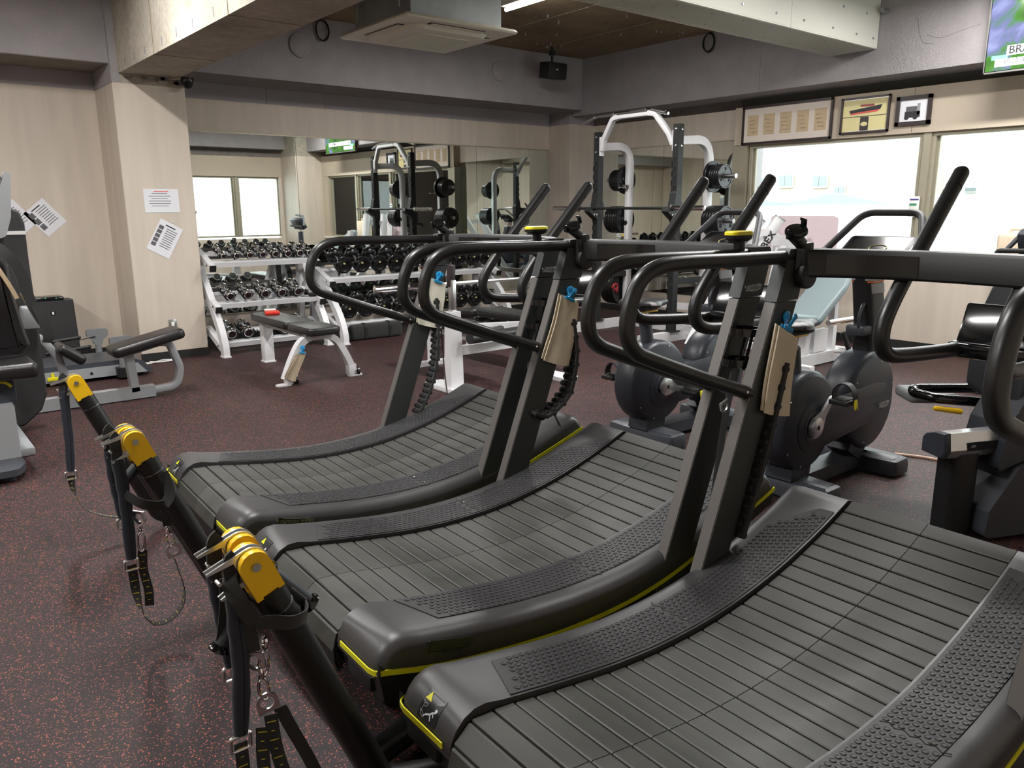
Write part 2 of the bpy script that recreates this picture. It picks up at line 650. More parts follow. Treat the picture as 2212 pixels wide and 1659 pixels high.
def rrect(w, h, r, n=5):
    """rounded rectangle polygon, centred"""
    out = []
    for cx, cy, a0 in ((w / 2 - r, h / 2 - r, 0), (-w / 2 + r, h / 2 - r, 90), (-w / 2 + r, -h / 2 + r, 180), (w / 2 - r, -h / 2 + r, 270)):
        for k in range(n + 1):
            a = math.radians(a0 + 90 * k / n)
            out.append((cx + r * math.cos(a), cy + r * math.sin(a)))
    return out


def round_poly(P, r, seg=4):
    V = fillet([P[-1]] + list(P) + [P[0]], r, seg) if False else None
    n = len(P)
    out = []
    for i in range(n):
        p = Vector((*P[i], 0)); a = Vector((*P[i - 1], 0)) - p; b = Vector((*P[(i + 1) % n], 0)) - p
        ri = r[i] if isinstance(r, (list, tuple)) else r
        la, lb = a.length, b.length
        a.normalize(); b.normalize()
        ang = a.angle(b)
        d = min(ri / max(math.tan(ang / 2), 1e-4), la * 0.48, lb * 0.48)
        p0 = p + a * d; p1 = p + b * d
        for k in range(seg + 1):
            t = k / seg
            q = p0 * (1 - t) ** 2 + p * 2 * t * (1 - t) + p1 * t * t
            out.append((q.x, q.y))
    return out


def inset(poly, d):
    n = len(poly)
    area = sum(poly[i][0] * poly[(i + 1) % n][1] - poly[(i + 1) % n][0] * poly[i][1] for i in range(n))
    sg = 1 if area > 0 else -1
    out = []
    for i in range(n):
        a = Vector(poly[i - 1]); p = Vector(poly[i]); b = Vector(poly[(i + 1) % n])
        e1 = (p - a); e2 = (b - p)
        if e1.length < 1e-7 or e2.length < 1e-7:
            out.append(tuple(p)); continue
        e1.normalize(); e2.normalize()
        n1 = Vector((-e1.y, e1.x)) * sg; n2 = Vector((-e2.y, e2.x)) * sg
        m = n1 + n2
        if m.length < 1e-4:
            m = n1
        m.normalize()
        k = min(1.6, 1 / max(0.35, m.dot(n1)))
        out.append((p.x + m.x * d * k, p.y + m.y * d * k))
    return out


def pillow(poly, h, bev, o, ux, uy, uz, seg=4, top_bulge=0.0):
    """upholstered slab: outline poly, height h with rounded edges; base at o"""
    o = Vector(o); ux = Vector(ux); uy = Vector(uy); uz = Vector(uz)
    rings = []
    prof = []
    for k in range(seg + 1):
        a = PI / 2 * k / seg
        prof.append((bev * (1 - math.sin(a)), bev * (1 - math.cos(a))))
    for k in range(seg + 1):
        a = PI / 2 * k / seg
        prof.append((bev * (1 - math.cos(a)), h - bev + bev * math.sin(a)))
    for d, z in prof:
        q = inset(poly, d) if d > 1e-6 else poly
        rings.append([o + ux * a + uy * b_ + uz * z for a, b_ in q])
    return B().loft(rings)

# ------------------------------------------------------------------ the room
ZB, ZC = 2.454, 3.235          # top of the beige facing, ceiling slab
YB, XM, XW = 8.35, 7.93, 7.80  # back wall, mirrored right wall, window wall
XL, YF = -4.2, -0.06           # left wall, front wall

b = B().span((XL, -0.5, -0.12), (8.0, 8.5, 0))
struct(b.build('floor', M['floor']), 'dark rubber gym floor with brick red flecks')
b = B().span((XL - 0.1, -0.5, ZC), (8.1, 8.5, ZC + 0.15))
ceil_o = struct(b.build('ceiling', M['ceiling'], smooth=False), 'bare brown concrete ceiling slab')
# board joints of the slab
for x in (5.65, 6.6, 3.8):
    B().span((x, 4.4, ZC - 0.004), (x + 0.006, 7.7, ZC + 0.002)).build('formwork_joint', M['concrete'], ceil_o)
b = B()
rs = random.Random(3)
for i in range(26):
    x, y = rs.uniform(5.0, 7.3), rs.uniform(4.6, 7.6)
    b.cyl((x, y, ZC - 0.028), (x, y, ZC), 0.006, n=6)
stuff(b.build('insert_stub', M['grey_flat'], ceil_o))

# back wall: grey core, beige facing, mirror recess
wb = struct(B().span((XL, YB + 0.02, 0), (8.1, YB + 0.2, ZC)).build('wall_back', M['grey_flat'], smooth=False))
B().span((XL, YB, 0), (1.86, YB + 0.03, ZB)).build('beige_facing', M['beige'], wb)
B().span((2.40, YB, 2.147), (7.46, YB + 0.03, ZB)).build('beige_header', M['beige'], wb)
B().span((2.40, YB, 0), (7.46, YB + 0.03, 0.298)).build('beige_dado', M['beige'], wb)
for x0, x1 in ((XL, -1.2), (-1.196, 1.86), (2.45, 3.487), (3.491, 4.148), (4.151, 5.996), (5.998, 6.798), (6.8, 7.47)):
    B().span((x0, YB, ZB), (x1, YB + 0.028, 2.62)).build('upper_panel', M['grey_flat'], wb)
B().span((2.45, YB - 0.016, 2.138), (7.45, YB, 2.150)).build('mirror_edge_strip', M['alu'], wb)
B().span((2.45, YB - 0.014, 0.288), (7.45, YB, 0.301)).build('mirror_edge_strip', M['alu'], wb)

mir = thing('wall_mirror', 'wide wall mirror in four panels behind the dumbbell racks', 'mirror', (5.0, YB - 0.008, 0.3))
for x0, x1 in ((2.46, 3.776), (3.78, 4.996), (5.0, 6.216), (6.22, 7.446)):
    B().span((x0 - 5.0, 0, 0.002), (x1 - 5.0, 0.008, 1.838)).build('mirror_panel', M['mirror'], mir, smooth=False)

# grey plastered beams
bm_ = struct(B().span((XL, 7.75, 2.612), (7.5, YB + 0.02, ZC)).build('trim_1', M['plaster'], smooth=False), 'grey plastered beam along the back wall')
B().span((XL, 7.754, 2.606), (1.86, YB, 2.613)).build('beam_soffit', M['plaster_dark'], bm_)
rb = struct(B().span((7.5, -0.5, 2.55), (8.0, 7.93, ZC)).build('trim_2', M['plaster'], smooth=False), 'grey plastered beam above the windows')
# thin crack lines in the plaster of the right beam
cr = B()
for pts in (((7.499, 3.42, 2.84), (7.499, 3.3, 2.80), (7.499, 3.12, 2.835), (7.499, 2.98, 2.86)), ((7.499, 5.09, 2.56), (7.499, 5.10, 2.80), (7.499, 5.08, 3.2)), ((7.499, 3.52, 3.0), (7.499, 3.46, 2.80), (7.499, 3.36, 2.76))):
    cr.tube(curve_pts(pts, 4), 0.0022, 5)
cr.build('plaster_crack', M['plaster_dark'], rb)

# left column and its grey shoulder
cl = struct(B().span((1.85, 7.70, 0), (2.456, YB, ZB), 0.006, 1).build('trim_3', M['beige']), 'beige clad column left of the mirror')
B().span((1.85, 7.702, ZB), (1.918, YB, ZC)).build('grey_shoulder', M['plaster'], cl)
st = B()
st.span((1.918, 7.703, ZB), (2.452, 7.76, 2.535))
st.build('bare_concrete_band', M['concrete'], cl)
rs = random.Random(5)
pt = B()
for i in range(11):
    x = rs.uniform(1.95, 2.43)
    w = rs.uniform(0.03, 0.12)
    z = rs.uniform(2.46, 2.51)
    pt.add([(x - w / 2, 7.7015, z), (x + w / 2, 7.7015, z - 0.006), (x + w / 2.4, 7.7015, z + rs.uniform(0.01, 0.03)), (x - w / 2.6, 7.7015, z + rs.uniform(0.012, 0.035))], [(0, 1, 2, 3)])
pt.build('adhesive_patch', M['plaster_dark'], cl, smooth=False)

# bare concrete beam running towards the camera
cb = struct(B().span((1.91, -0.4, 2.53), (2.395, 7.72, ZC)).build('trim_4', M['concrete'], smooth=False), 'bare concrete ceiling beam on the left')
for y in (6.62, 5.05, 3.5):
    B().span((1.907, y, 2.527), (2.398, y + 0.006, ZC)).build('formwork_joint', M['ceiling'], cb)
tm = B()
for y in (7.45, 7.15, 6.85, 6.4, 6.05, 5.7, 5.3):
    tm.span((1.9085, y, 2.56), (1.9105, y + 0.012, 2.62))
tm.build('tie_mark', mat('blue_grey_tie_mark', srgb(118, 122, 134), 0.8), cb)

# boxed-in duct with ribbed underside
du = struct(B().span((XL, 3.87, 2.80), (7.5, 4.31, ZC)).build('trim_5', M['duct'], smooth=False), 'off white boxed duct under the ceiling')
for x0, x1 in ((XL, 0.6), (0.604, 2.42), (2.424, 4.24), (4.244, 6.06), (6.064, 7.49)):
    B().span((x0, 3.86, 2.80), (x1, 3.872, ZC)).build('side_board', M['duct'], du)
    B().span((x0, 3.862, 2.79), (x1, 4.312, 2.80)).build('bottom_board', M['duct'], du)
rib = B()
x = 3.6
while x < 7.48:
    rib.box((x, 4.09, 2.789), (0.009, 0.44, 0.005))
    x += 0.021
stuff(rib.build('ribbing', M['duct'], du, smooth=False))
sc_ = B()
for x in (4.5, 4.95, 5.4, 5.85, 6.25, 6.7, 7.1, 7.4):
    for z in (2.87, 3.06):
        sc_.cyl((x + (0.15 if z > 3 else 0), 3.852, z), (x + (0.15 if z > 3 else 0), 3.862, z), 0.010, n=8)
for x in (4.3, 4.7, 5.1, 5.5, 5.9, 6.3, 6.7, 7.05):
    for y in (3.95, 4.2):
        sc_.cyl((x + y - 3.9, y, 2.784), (x + y - 3.9, y, 2.792), 0.010, n=8)
sc_.build('screw_cap', M['galv'], du)
B().cyl((7.40, 3.80, 3.10), (7.5, 3.80, 3.10), 0.02, n=10).build('pipe_stub', M['galv'], du)

# corner column (right of the back mirror) and mirrored right wall
cc = struct(B().span((7.455, 7.93, 0), (8.0, YB + 0.02, ZB)).build('trim_6', M['beige'], smooth=False), 'beige corner column between the two mirrors')
B().span((7.48, 7.95, ZB), (8.0, YB + 0.02, ZC)).build('grey_head', M['plaster'], cc)
wr = struct(B().span((XM + 0.02, 5.4, 0), (8.1, 7.95, ZC)).build('wall_right', M['grey_flat'], smooth=False))
B().span((XM, 5.5, 2.125), (XM + 0.03, 7.93, ZB)).build('beige_header', M['beige'], wr)
B().span((XM, 5.5, 0), (XM + 0.03, 7.93, 0.298)).build('beige_dado', M['beige'], wr)
B().span((XM - 0.012, 5.5, 2.118), (XM, 7.92, 2.128)).build('mirror_edge_strip', M['alu'], wr)
B().span((XM, 5.5, ZB), (XM + 0.03, 7.93, 2.56)).build('upper_panel', M['plaster_dark'], wr)
mr2 = thing('wall_mirror', 'wall mirror in two panels behind the power rack', 'mirror', (XM - 0.008, 6.7, 0.3))
for y0, y1 in ((5.60, 6.708), (6.712, 7.925)):
    B().span((0, y0 - 6.7, 0.0), (0.008, y1 - 6.7, 1.818)).build('mirror_panel', M['mirror'], mr2, smooth=False)

# window wall: panel under the windows, bulkhead above, piers, recess under the beam
wr_x = 8.0
B().span((XW, 0.6, 0), (wr_x, 5.52, 0.765)).build('window_wall_panel', M['beige'], wr)
B().span((XW, 0.6, 2.045), (wr_x, 5.585, ZB)).build('bulkhead', M['beige_dark'], wr)
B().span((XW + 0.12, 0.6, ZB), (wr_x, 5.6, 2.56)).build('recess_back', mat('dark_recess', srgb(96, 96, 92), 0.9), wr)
B().span((XW, 5.41, 0), (wr_x, 5.60, 2.05)).build('pier', M['alu'], wr)
B().span((XW - 0.03, 0.7, 0.765), (wr_x, 5.45, 0.800), 0.004).build('window_sill', M['white_plastic'], wr)
B().span((XW - 0.001, 3.61, 2.05), (XW + 0.001, 3.613, 2.45)).build('board_joint', M['frame_dark'], wr)


def window(n, a, b_, z0, z1, axis, pos, inward):
    """sliding aluminium window; frame members and panes are children"""
    w = D.objects.new('window_%d' % n, None)
    C.objects.link(w)
    w.location = (pos, (a + b_) / 2, z0) if axis == 'x' else ((a + b_) / 2, pos, z0)
    w['kind'] = 'structure'
    L_, H_ = b_ - a, z1 - z0

    def P(u, d, z):
        return (d * inward, u, z) if axis == 'x' else (u, d * inward, z)

    def member(name, u0, u1, zz0, zz1, d0, d1, m):
        p, q = P(u0, d0, zz0), P(u1, d1, zz1)
        B().span([min(p[i], q[i]) for i in range(3)], [max(p[i], q[i]) for i in range(3)]).build(name, m, w, smooth=False)
    t = 0.035
    member('head_frame', -L_ / 2, L_ / 2, H_ - t, H_, 0, 0.09, M['alu'])
    member('sill_frame', -L_ / 2, L_ / 2, 0, t, 0, 0.09, M['alu'])
    member('jamb_frame', -L_ / 2, -L_ / 2 + t, t, H_ - t, 0, 0.09, M['alu'])
    member('jamb_frame', L_ / 2 - t, L_ / 2, t, H_ - t, 0, 0.09, M['alu'])
    member('sash_frame', -L_ / 2 + t, -L_ / 2 + t + 0.022, t, H_ - t, 0.02, 0.05, M['alu'])
    member('sash_frame', L_ / 2 - t - 0.022, L_ / 2 - t, t, H_ - t, 0.02, 0.05, M['alu'])
    member('pane', -L_ / 2 + t, L_ / 2 - t, t, H_ - t, 0.033, 0.038, M['glass'])
    return w


window(1, 3.50, 5.40, 0.80, 2.045, 'x', XW + 0.13, -1)
window(2, 2.16, 3.43, 0.80, 2.045, 'x', XW + 0.13, -1)
window(3, 0.95, 2.10, 0.80, 2.045, 'x', XW + 0.13, -1)
for y0, y1 in ((3.43, 3.50), (2.10, 2.16)):
    B().span((XW + 0.02, y0, 0.80), (XW + 0.14, y1, 2.045)).build('mullion', M['alu'], wr)
B().span((XW, 0.6, 0.765), (wr_x, 0.95, 2.05)).build('pier', M['beige_dark'], wr)

# front wall (behind the camera, seen in the mirror) with its column
wf = struct(B().span((XL, YF - 0.44, 0), (5.25, YF - 0.24, ZC)).build('wall_front', M['beige'], smooth=False))
B().span((5.25, YF - 0.2, 0), (7.25, YF, 0.765)).build('window_wall_panel', M['beige'], wf)
B().span((5.25, YF - 0.2, 2.045), (7.25, YF, ZB)).build('bulkhead', M['beige_dark'], wf)
B().span((5.2, YF - 0.24, 0), (5.30, YF, ZB)).build('pier', M['beige'], wf)
B().span((XL, YF - 0.3, 2.612), (7.5, 0.15, ZC)).build('plaster_beam', M['plaster'], wf, smooth=False)
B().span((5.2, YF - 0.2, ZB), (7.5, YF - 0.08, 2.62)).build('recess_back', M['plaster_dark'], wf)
B().span((7.215, YF, 0), (8.0, 0.69, ZB)).build('column_facing', M['beige'], wf)
B().span((7.235, YF, ZB), (8.0, 0.67, ZC)).build('column_head', M['concrete'], wf)
B().span((7.15, YF - 0.2, 0.765), (8.0, YF, 2.05)).build('pier', M['beige'], wf)
window(4, 5.30, 6.19, 0.80, 2.045, 'y', YF - 0.13, 1)
window(5, 6.25, 7.19, 0.80, 2.045, 'y', YF - 0.13, 1)
B().span((6.19, YF - 0.14, 0.80), (6.25, YF - 0.02, 2.045)).build('mullion', M['alu'], wf)
wl = struct(B().span((XL - 0.1, -0.5, 0), (XL, 8.5, ZC)).build('wall_left', M['beige'], smooth=False))

# skirting
def skirt(n, a, b_):
    struct(B().span(a, b_).build('baseboard_' + n, M['black_base'], smooth=False))


skirt('left', (XL, YB - 0.008, 0), (1.85, YB, 0.075))
skirt('column', (1.842, 7.692, 0), (2.464, 7.70, 0.075))
skirt('back', (2.464, YB - 0.008, 0), (7.455, YB, 0.075))
skirt('right', (XW - 0.008, 0.69, 0), (XW, 5.6, 0.085))
skirt('corner', (7.92, 5.6, 0), (7.93, 7.93, 0.075))
skirt('front', (XL, YF - 0.24, 0), (5.2, YF - 0.232, 0.075))

# ------------------------------------------------------------------ outside the windows
gr = struct(B().span((8.2, -60, -4.2), (120, 90, -4.0)).build('ground', mat('pale_pavement', (0.42, 0.42, 0.40), 0.9), smooth=False))
def house(name, label, x0, x1, y0, y1, z1, wins, wall_c, roof=None, z0=-4.0):
    t = thing(name, label, 'building', ((x0 + x1) / 2, (y0 + y1) / 2, z0), 0, 'buildings across the street')
    cx, cy = (x0 + x1) / 2, (y0 + y1) / 2
    B().span((x0 - cx, y0 - cy, 0), (x1 - cx, y1 - cy, z1 - z0)).build('wall', wall_c, t, smooth=False)
    for (ya, yb, za, zb) in wins:
        f = B().span((x0 - cx - 0.10, ya - cy, za - z0), (x0 - cx + 0.05, yb - cy, zb - z0)).build('window_frame', mat('far_window_frame', (0.46, 0.46, 0.45), 0.5), t, smooth=False)
        k = (yb - ya)
        for j in range(2):
            B().span((x0 - cx - 0.13, ya - cy + k * (0.06 + 0.47 * j), za - z0 + 0.08), (x0 - cx - 0.1, ya - cy + k * (0.47 + 0.47 * j), zb - z0 - 0.08)).build('pane', mat('far_pane', (0.20, 0.25, 0.27), 0.2), f, smooth=False)
    if roof:
        rz, ov = roof
        h = rz
        r = B()
        r.prism([(y0 - cy - ov, 0), (y1 - cy + ov, 0), (0, h)], (x0 - cx - ov, 0, z1 - z0), (0, 1, 0), (0, 0, 1), (x1 - x0 + 2 * ov, 0, 0))
        r.build('roof', mat('far_roof_sheet', (0.20, 0.235, 0.25), 0.6), t, smooth=False)
    return t


house_wall = mat('far_house_render', (0.40, 0.355, 0.30), 0.9)
white_wall = mat('far_white_render', (0.62, 0.62, 0.62), 0.9)
house('house', 'pale brick house with grey window frames seen through the left pane', 30, 38, 15.9, 24, 4.4,
      [(18.45, 19.15, 2.12, 2.70), (16.95, 17.6, 2.08, 2.62), (19.65, 20.4, 2.28, 2.64), (16.2, 16.66, 1.78, 2.18)], house_wall)
house('house', 'low house with a grey gabled roof in front of the brick house', 18, 26, 8.75, 11.1, 1.42, [], white_wall, (0.26, 0.12))
house('house', 'low outbuilding with a grey sheet roof left of the gabled house', 19, 24, 11.3, 16.5, 1.40, [], white_wall, (0.27, 0.15))
house('house', 'distant pale house with one window behind the right pane', 40, 48, 13.2, 16.4, 3.1, [(15.25, 15.75, 1.95, 2.24)], white_wall)
house('house', 'far flat block right of the gabled roof', 44, 52, 19.6, 24, 1.9, [(20.0, 20.9, 1.45, 1.8), (21.4, 22.3, 1.45, 1.8)], house_wall)
house('house', 'tall apartment block reflected in the back mirror', 34, 44, -4, 5.5, 6.5,
      [(-3 + 2.1 * i, -1.6 + 2.1 * i, zz, zz + 1.1) for i in range(4) for zz in (0.4, 2.9)], white_wall)
rs = random.Random(11)
for i, (x, y, r) in enumerate(((39, 15.9, 0.5), (39, 14.4, 0.45), (33, 8.4, 1.2))):
    b = B()
    for k in range(26):
        c = (x + rs.uniform(-r, r) * 0.7, y + rs.uniform(-r, r), -3.9 + rs.uniform(0, 1) * (5.3 + r * 0.4))
        b.ball(c, r * rs.uniform(0.28, 0.5), 7, 5)
    o = b.build('shrub', mat('far_foliage', (0.16, 0.24, 0.12), 0.9), None, smooth=False)
    tag(o, ('green shrub left of the far pale house', 'green shrub below the window of the far pale house', 'green street tree reflected in the back mirror')[i], 'shrub')

# ------------------------------------------------------------------ curved manual treadmills
DECK = [(-0.62, 0.3235), (-0.56, 0.3195), (-0.5, 0.309), (-0.43, 0.297), (-0.31, 0.279), (-0.2, 0.265), (-0.07, 0.2555), (0.05, 0.254), (0.16, 0.2585), (0.28, 0.271), (0.4, 0.293), (0.51, 0.319), (0.62, 0.352), (0.73, 0.390), (0.80, 0.418), (0.845, 0.437)]


def deck_z(x):
    if x <= DECK[0][0]:
        return DECK[0][1]
    for (a, za), (b_, zb) in zip(DECK, DECK[1:]):
        if x <= b_:
            t = (x - a) / (b_ - a)
            return za + (zb - za) * t
    return DECK[-1][1]


_sm = [Vector((x, 0, z)) for x, z in DECK]
DECK_C = curve_pts(_sm, 8)
BELT = []
for k in range(10, 0, -1):
    a = math.radians(90 - k * 11)
    BELT.append(Vector((0.842 + 0.078 * math.cos(a), 0, 0.359 + 0.078 * math.sin(a))))
BELT += list(reversed(DECK_C))
for k in range(1, 15):
    a = math.radians(92 + k * 8.6)
    BELT.append(Vector((-0.618 + 0.092 * math.cos(a), 0, 0.2315 + 0.092 * math.sin(a))))


def along(path, step, start=0.0):
    """points and tangents every step of arc length"""
    out = []
    acc, nxt = 0.0, start
    for a, b_ in zip(path, path[1:]):
        L = (b_ - a).length
        while nxt <= acc + L:
            t = (nxt - acc) / max(L, 1e-9)
            out.append((a.lerp(b_, t), (b_ - a).normalized()))
            nxt += step
        acc += L
    return out


def slat_mesh():
    b = B()
    w, hw = 0.480, 0.0275
    # rubber slat: worn top, notched leading edge near the ends, fine groove at mid width
    for s in (-1, 1):
        prof = [(-hw, -0.010), (-hw, -0.0025), (-hw + 0.003, 0.0), (hw - 0.004, 0.0), (hw, -0.0035), (hw, -0.010)]
        y0, y1 = s * 0.0011, s * w / 2
        b.prism([(p, z) for p, z in prof], (0, y0, 0), (1, 0, 0), (0, 0, 1), (0, y1 - y0, 0))
    b.box((0, 0, -0.008), (hw * 1.9, 0.004, 0.010))
    b.box((0, 0, -0.012), (hw * 1.6, w * 0.98, 0.006))
    return b.mesh('slat', M['slat'], smooth=False)


STRIPE = [(-0.682, 0.270), (-0.64, 0.259), (-0.56, 0.238), (-0.435, 0.214), (-0.25, 0.190), (-0.09, 0.177), (0.08, 0.177), (0.24, 0.191), (0.40, 0.223), (0.6, 0.286), (0.78, 0.346), (0.902, 0.389)]
STRIPE_C = [(p.x, p.z) for p in curve_pts([(x, 0, z) for x, z in STRIPE], 4)]
TOPP = [(-0.700, 0.244), (-0.701, 0.262), (-0.697, 0.284), (-0.684, 0.309), (-0.663, 0.330), (-0.636, 0.342), (-0.605, 0.343)] + \
    [(x, deck_z(x) + 0.012) for x in (-0.56, -0.5, -0.44, -0.37, -0.3, -0.22, -0.14, -0.06, 0.02, 0.1, 0.18, 0.26, 0.34, 0.42, 0.5, 0.58, 0.65, 0.72, 0.78, 0.82)] + \
    [(0.85, 0.4505), (0.876, 0.442), (0.895, 0.424), (0.907, 0.401), (0.908, 0.386)]


def side_cover_mesh(sg):
    low = [(x, z - 0.001) for x, z in reversed(STRIPE_C)]
    low[0] = (0.905, 0.384)
    low[-1] = (-0.695, 0.258)
    poly = TOPP + low
    rings = []
    for y, d in ((0.2465, 0.0), (0.2465, 0.0), (0.415, 0.0), (0.432, 0.0015), (0.446, 0.006), (0.456, 0.013), (0.4625, 0.022), (0.4655, 0.033)):
        # round only the crest: inset the crest, keep the lower edge at the stripe
        q = inset(poly, d) if d else poly
        out = []
        for (a, c), (qa, qc), i in zip(poly, q, range(len(poly))):
            if i >= len(TOPP):
                out.append((a, c))
            else:
                out.append((qa, qc))
        rings.append([Vector((a, sg * y, c)) for a, c in out])
    return B().loft(rings).mesh('side_cover', M['cover'], True, 40)


def lower_shell_mesh(sg):
    low = [(x, max(0.085, z - 0.105 + (0.02 if x < -0.55 else 0) + (0.045 if x > 0.7 else 0))) for x, z in reversed(STRIPE_C)]
    poly = [(-0.694, 0.262)] + [(x, z - 0.001) for x, z in STRIPE_C] + low
    rings = [[Vector((a, sg * y, c)) for a, c in (inset(poly, d) if d else poly)] for y, d in ((0.25, 0), (0.450, 0), (0.461, 0.004))]
    return B().loft(rings).mesh('lower_shell', M['shell'], True, 40)


PAD_OUT, PAD_IN = 0.398, 0.2535


def pad_x0(y):
    return -0.478 - 0.055 * (PAD_OUT - y) / (PAD_OUT - PAD_IN)


def pad_x1(y):
    return 0.672 + min(0.11, 0.16 * (PAD_OUT - y) / (PAD_OUT - PAD_IN))


def surf(x, y, h=0.0):
    return Vector((x, y, deck_z(x) + 0.012 + h))


def pad_mesh(sg):
    b = B()
    n, k = 60, 3
    v = []
    for i in range(n + 1):
        for j in range(k + 1):
            y = PAD_IN + (PAD_OUT - PAD_IN) * j / k
            x = pad_x0(y) + (pad_x1(y) - pad_x0(y)) * i / n
            v.append(surf(x, sg * y, 0.0028))
    m = len(v)
    v += [p - Vector((0, 0, 0.006)) for p in v]
    f = []
    q = lambda i, j: i * (k + 1) + j
    for i in range(n):
        for j in range(k):
            f.append((q(i, j), q(i + 1, j), q(i + 1, j + 1), q(i, j + 1)))
        f.append((q(i, 0), q(i + 1, 0), q(i + 1, 0) + m, q(i, 0) + m))
        f.append((q(i, k), q(i + 1, k), q(i + 1, k) + m, q(i, k) + m))
    for j in range(k):
        f.append((q(0, j), q(0, j + 1), q(0, j + 1) + m, q(0, j) + m))
        f.append((q(n, j), q(n, j + 1), q(n, j + 1) + m, q(n, j) + m))
    return b.add(v, f).mesh('tread_pad', M['pad'], True, 30)


def stud_mesh(sg):
    b = B()
    pitch = 0.0198
    r = 0.0083
    rows = int((PAD_OUT - PAD_IN - 0.022) / (pitch * 0.866)) + 1
    for j in range(rows):
        y = PAD_IN + 0.016 + j * pitch * 0.866
        x = pad_x0(y) + 0.03 + (pitch / 2 if j % 2 else 0)
        x = round((x - (-0.6)) / pitch) * pitch - 0.6 + (pitch / 2 if j % 2 else 0)
        while x < pad_x1(y) - 0.028:
            if abs(x - 0.10) > 0.011:
                sl = (deck_z(x + 0.01) - deck_z(x - 0.01)) / 0.02
                ring = []
                for rr, h in ((r, 0.0026), (r * 0.86, 0.0050), (r * 0.62, 0.0050), (r * 0.5, 0.0042)):
                    for q in range(6):
                        a = math.radians(60 * q + 30)
                        dx, dy = rr * math.cos(a), rr * math.sin(a)
                        ring.append(Vector((x + dx, sg * y + dy, deck_z(x) + sl * dx + 0.012 + h)))
                f = []
                for q in range(6):
                    q2 = (q + 1) % 6
                    for lv in range(3):
                        f.append((lv * 6 + q, lv * 6 + q2, lv * 6 + 6 + q2, lv * 6 + 6 + q))
                f.append(tuple(18 + q for q in range(6)))
                b.add(ring, f)
            x += pitch
    return b.mesh('hex_studs', M['pad'], False)


def badge_poly(w, h):
    """the stepped plaque around the maker's lettering"""
    return [(-w * .5, h * .12), (-w * .5, h * .38), (-w * .47, h * .45), (w * .18, h * .45), (w * .22, h * .5), (w * .40, h * .5), (w * .44, h * .38), (w * .5, h * .38), (w * .5, -h * .05), (w * .46, -h * .1), (w * .42, -h * .3), (w * .3, -h * .3), (w * .26, -h * .5), (-w * .12, -h * .5), (-w * .16, -h * .38), (-w * .44, -h * .38), (-w * .46, h * .12)]


def badge(parent, o, ux, uy, w, face, ink, rim=True, th=0.0014):
    """TECHNOGYM plaque; o is the centre, ux the reading direction"""
    ux = Vector(ux).normalized(); uy = Vector(uy).normalized()
    nz = ux.cross(uy)
    h = w * 0.27
    o = Vector(o)
    pl = B().prism(badge_poly(w, h), o, ux, uy, nz * th).build('logo_plate', face, parent, smooth=False)
    s = w * 0.205
    base = o + nz * (th + 0.0002)
    for st, sz, dx, dy in (('T', s * 1.28, -0.415, 0.03), ('ECHNO', s * 0.88, -0.135, -0.01), ('G', s * 1.28, 0.175, 0.03), ('YM', s * 0.88, 0.345, -0.01)):
        text('lettering', st, sz, ink, pl, base + ux * (dx * w) + uy * (dy * w), ux, uy, 0.0003, 0.12, 0.0, 1.0)
    B().bar(base + ux * (-.44 * w) + uy * (h * .33), base + ux * (.13 * w) + uy * (h * .33), w * .02, 0.0006, nz).build('rule', ink, pl, smooth=False)
    B().bar(base + ux * (-.08 * w) + uy * (-h * .38), base + ux * (.22 * w) + uy * (-h * .38), w * .02, 0.0006, nz).build('rule', ink, pl, smooth=False)
    return pl


def upright_mesh(sg):
    """leaning box section, light edge towards the user"""
    b = B()
    sl = 0.371
    y0, y1 = sg * 0.421, sg * 0.464

    def X(z):
        return 0.334 + sl * (z - 0.274)
    zs = (0.12, 1.09)
    a, c = X(zs[0]), X(zs[1])
    ring = lambda x, z, s0, s1: [Vector((x + s0, y0, z)), Vector((x + s1, y0, z)), Vector((x + s1, y1, z)), Vector((x + s0, y1, z))]
    b.loft([ring(a, zs[0], 0.004, 0.125), ring(c, zs[1], 0.004, 0.112)])
    return b.mesh('upright', M['upright'], False)


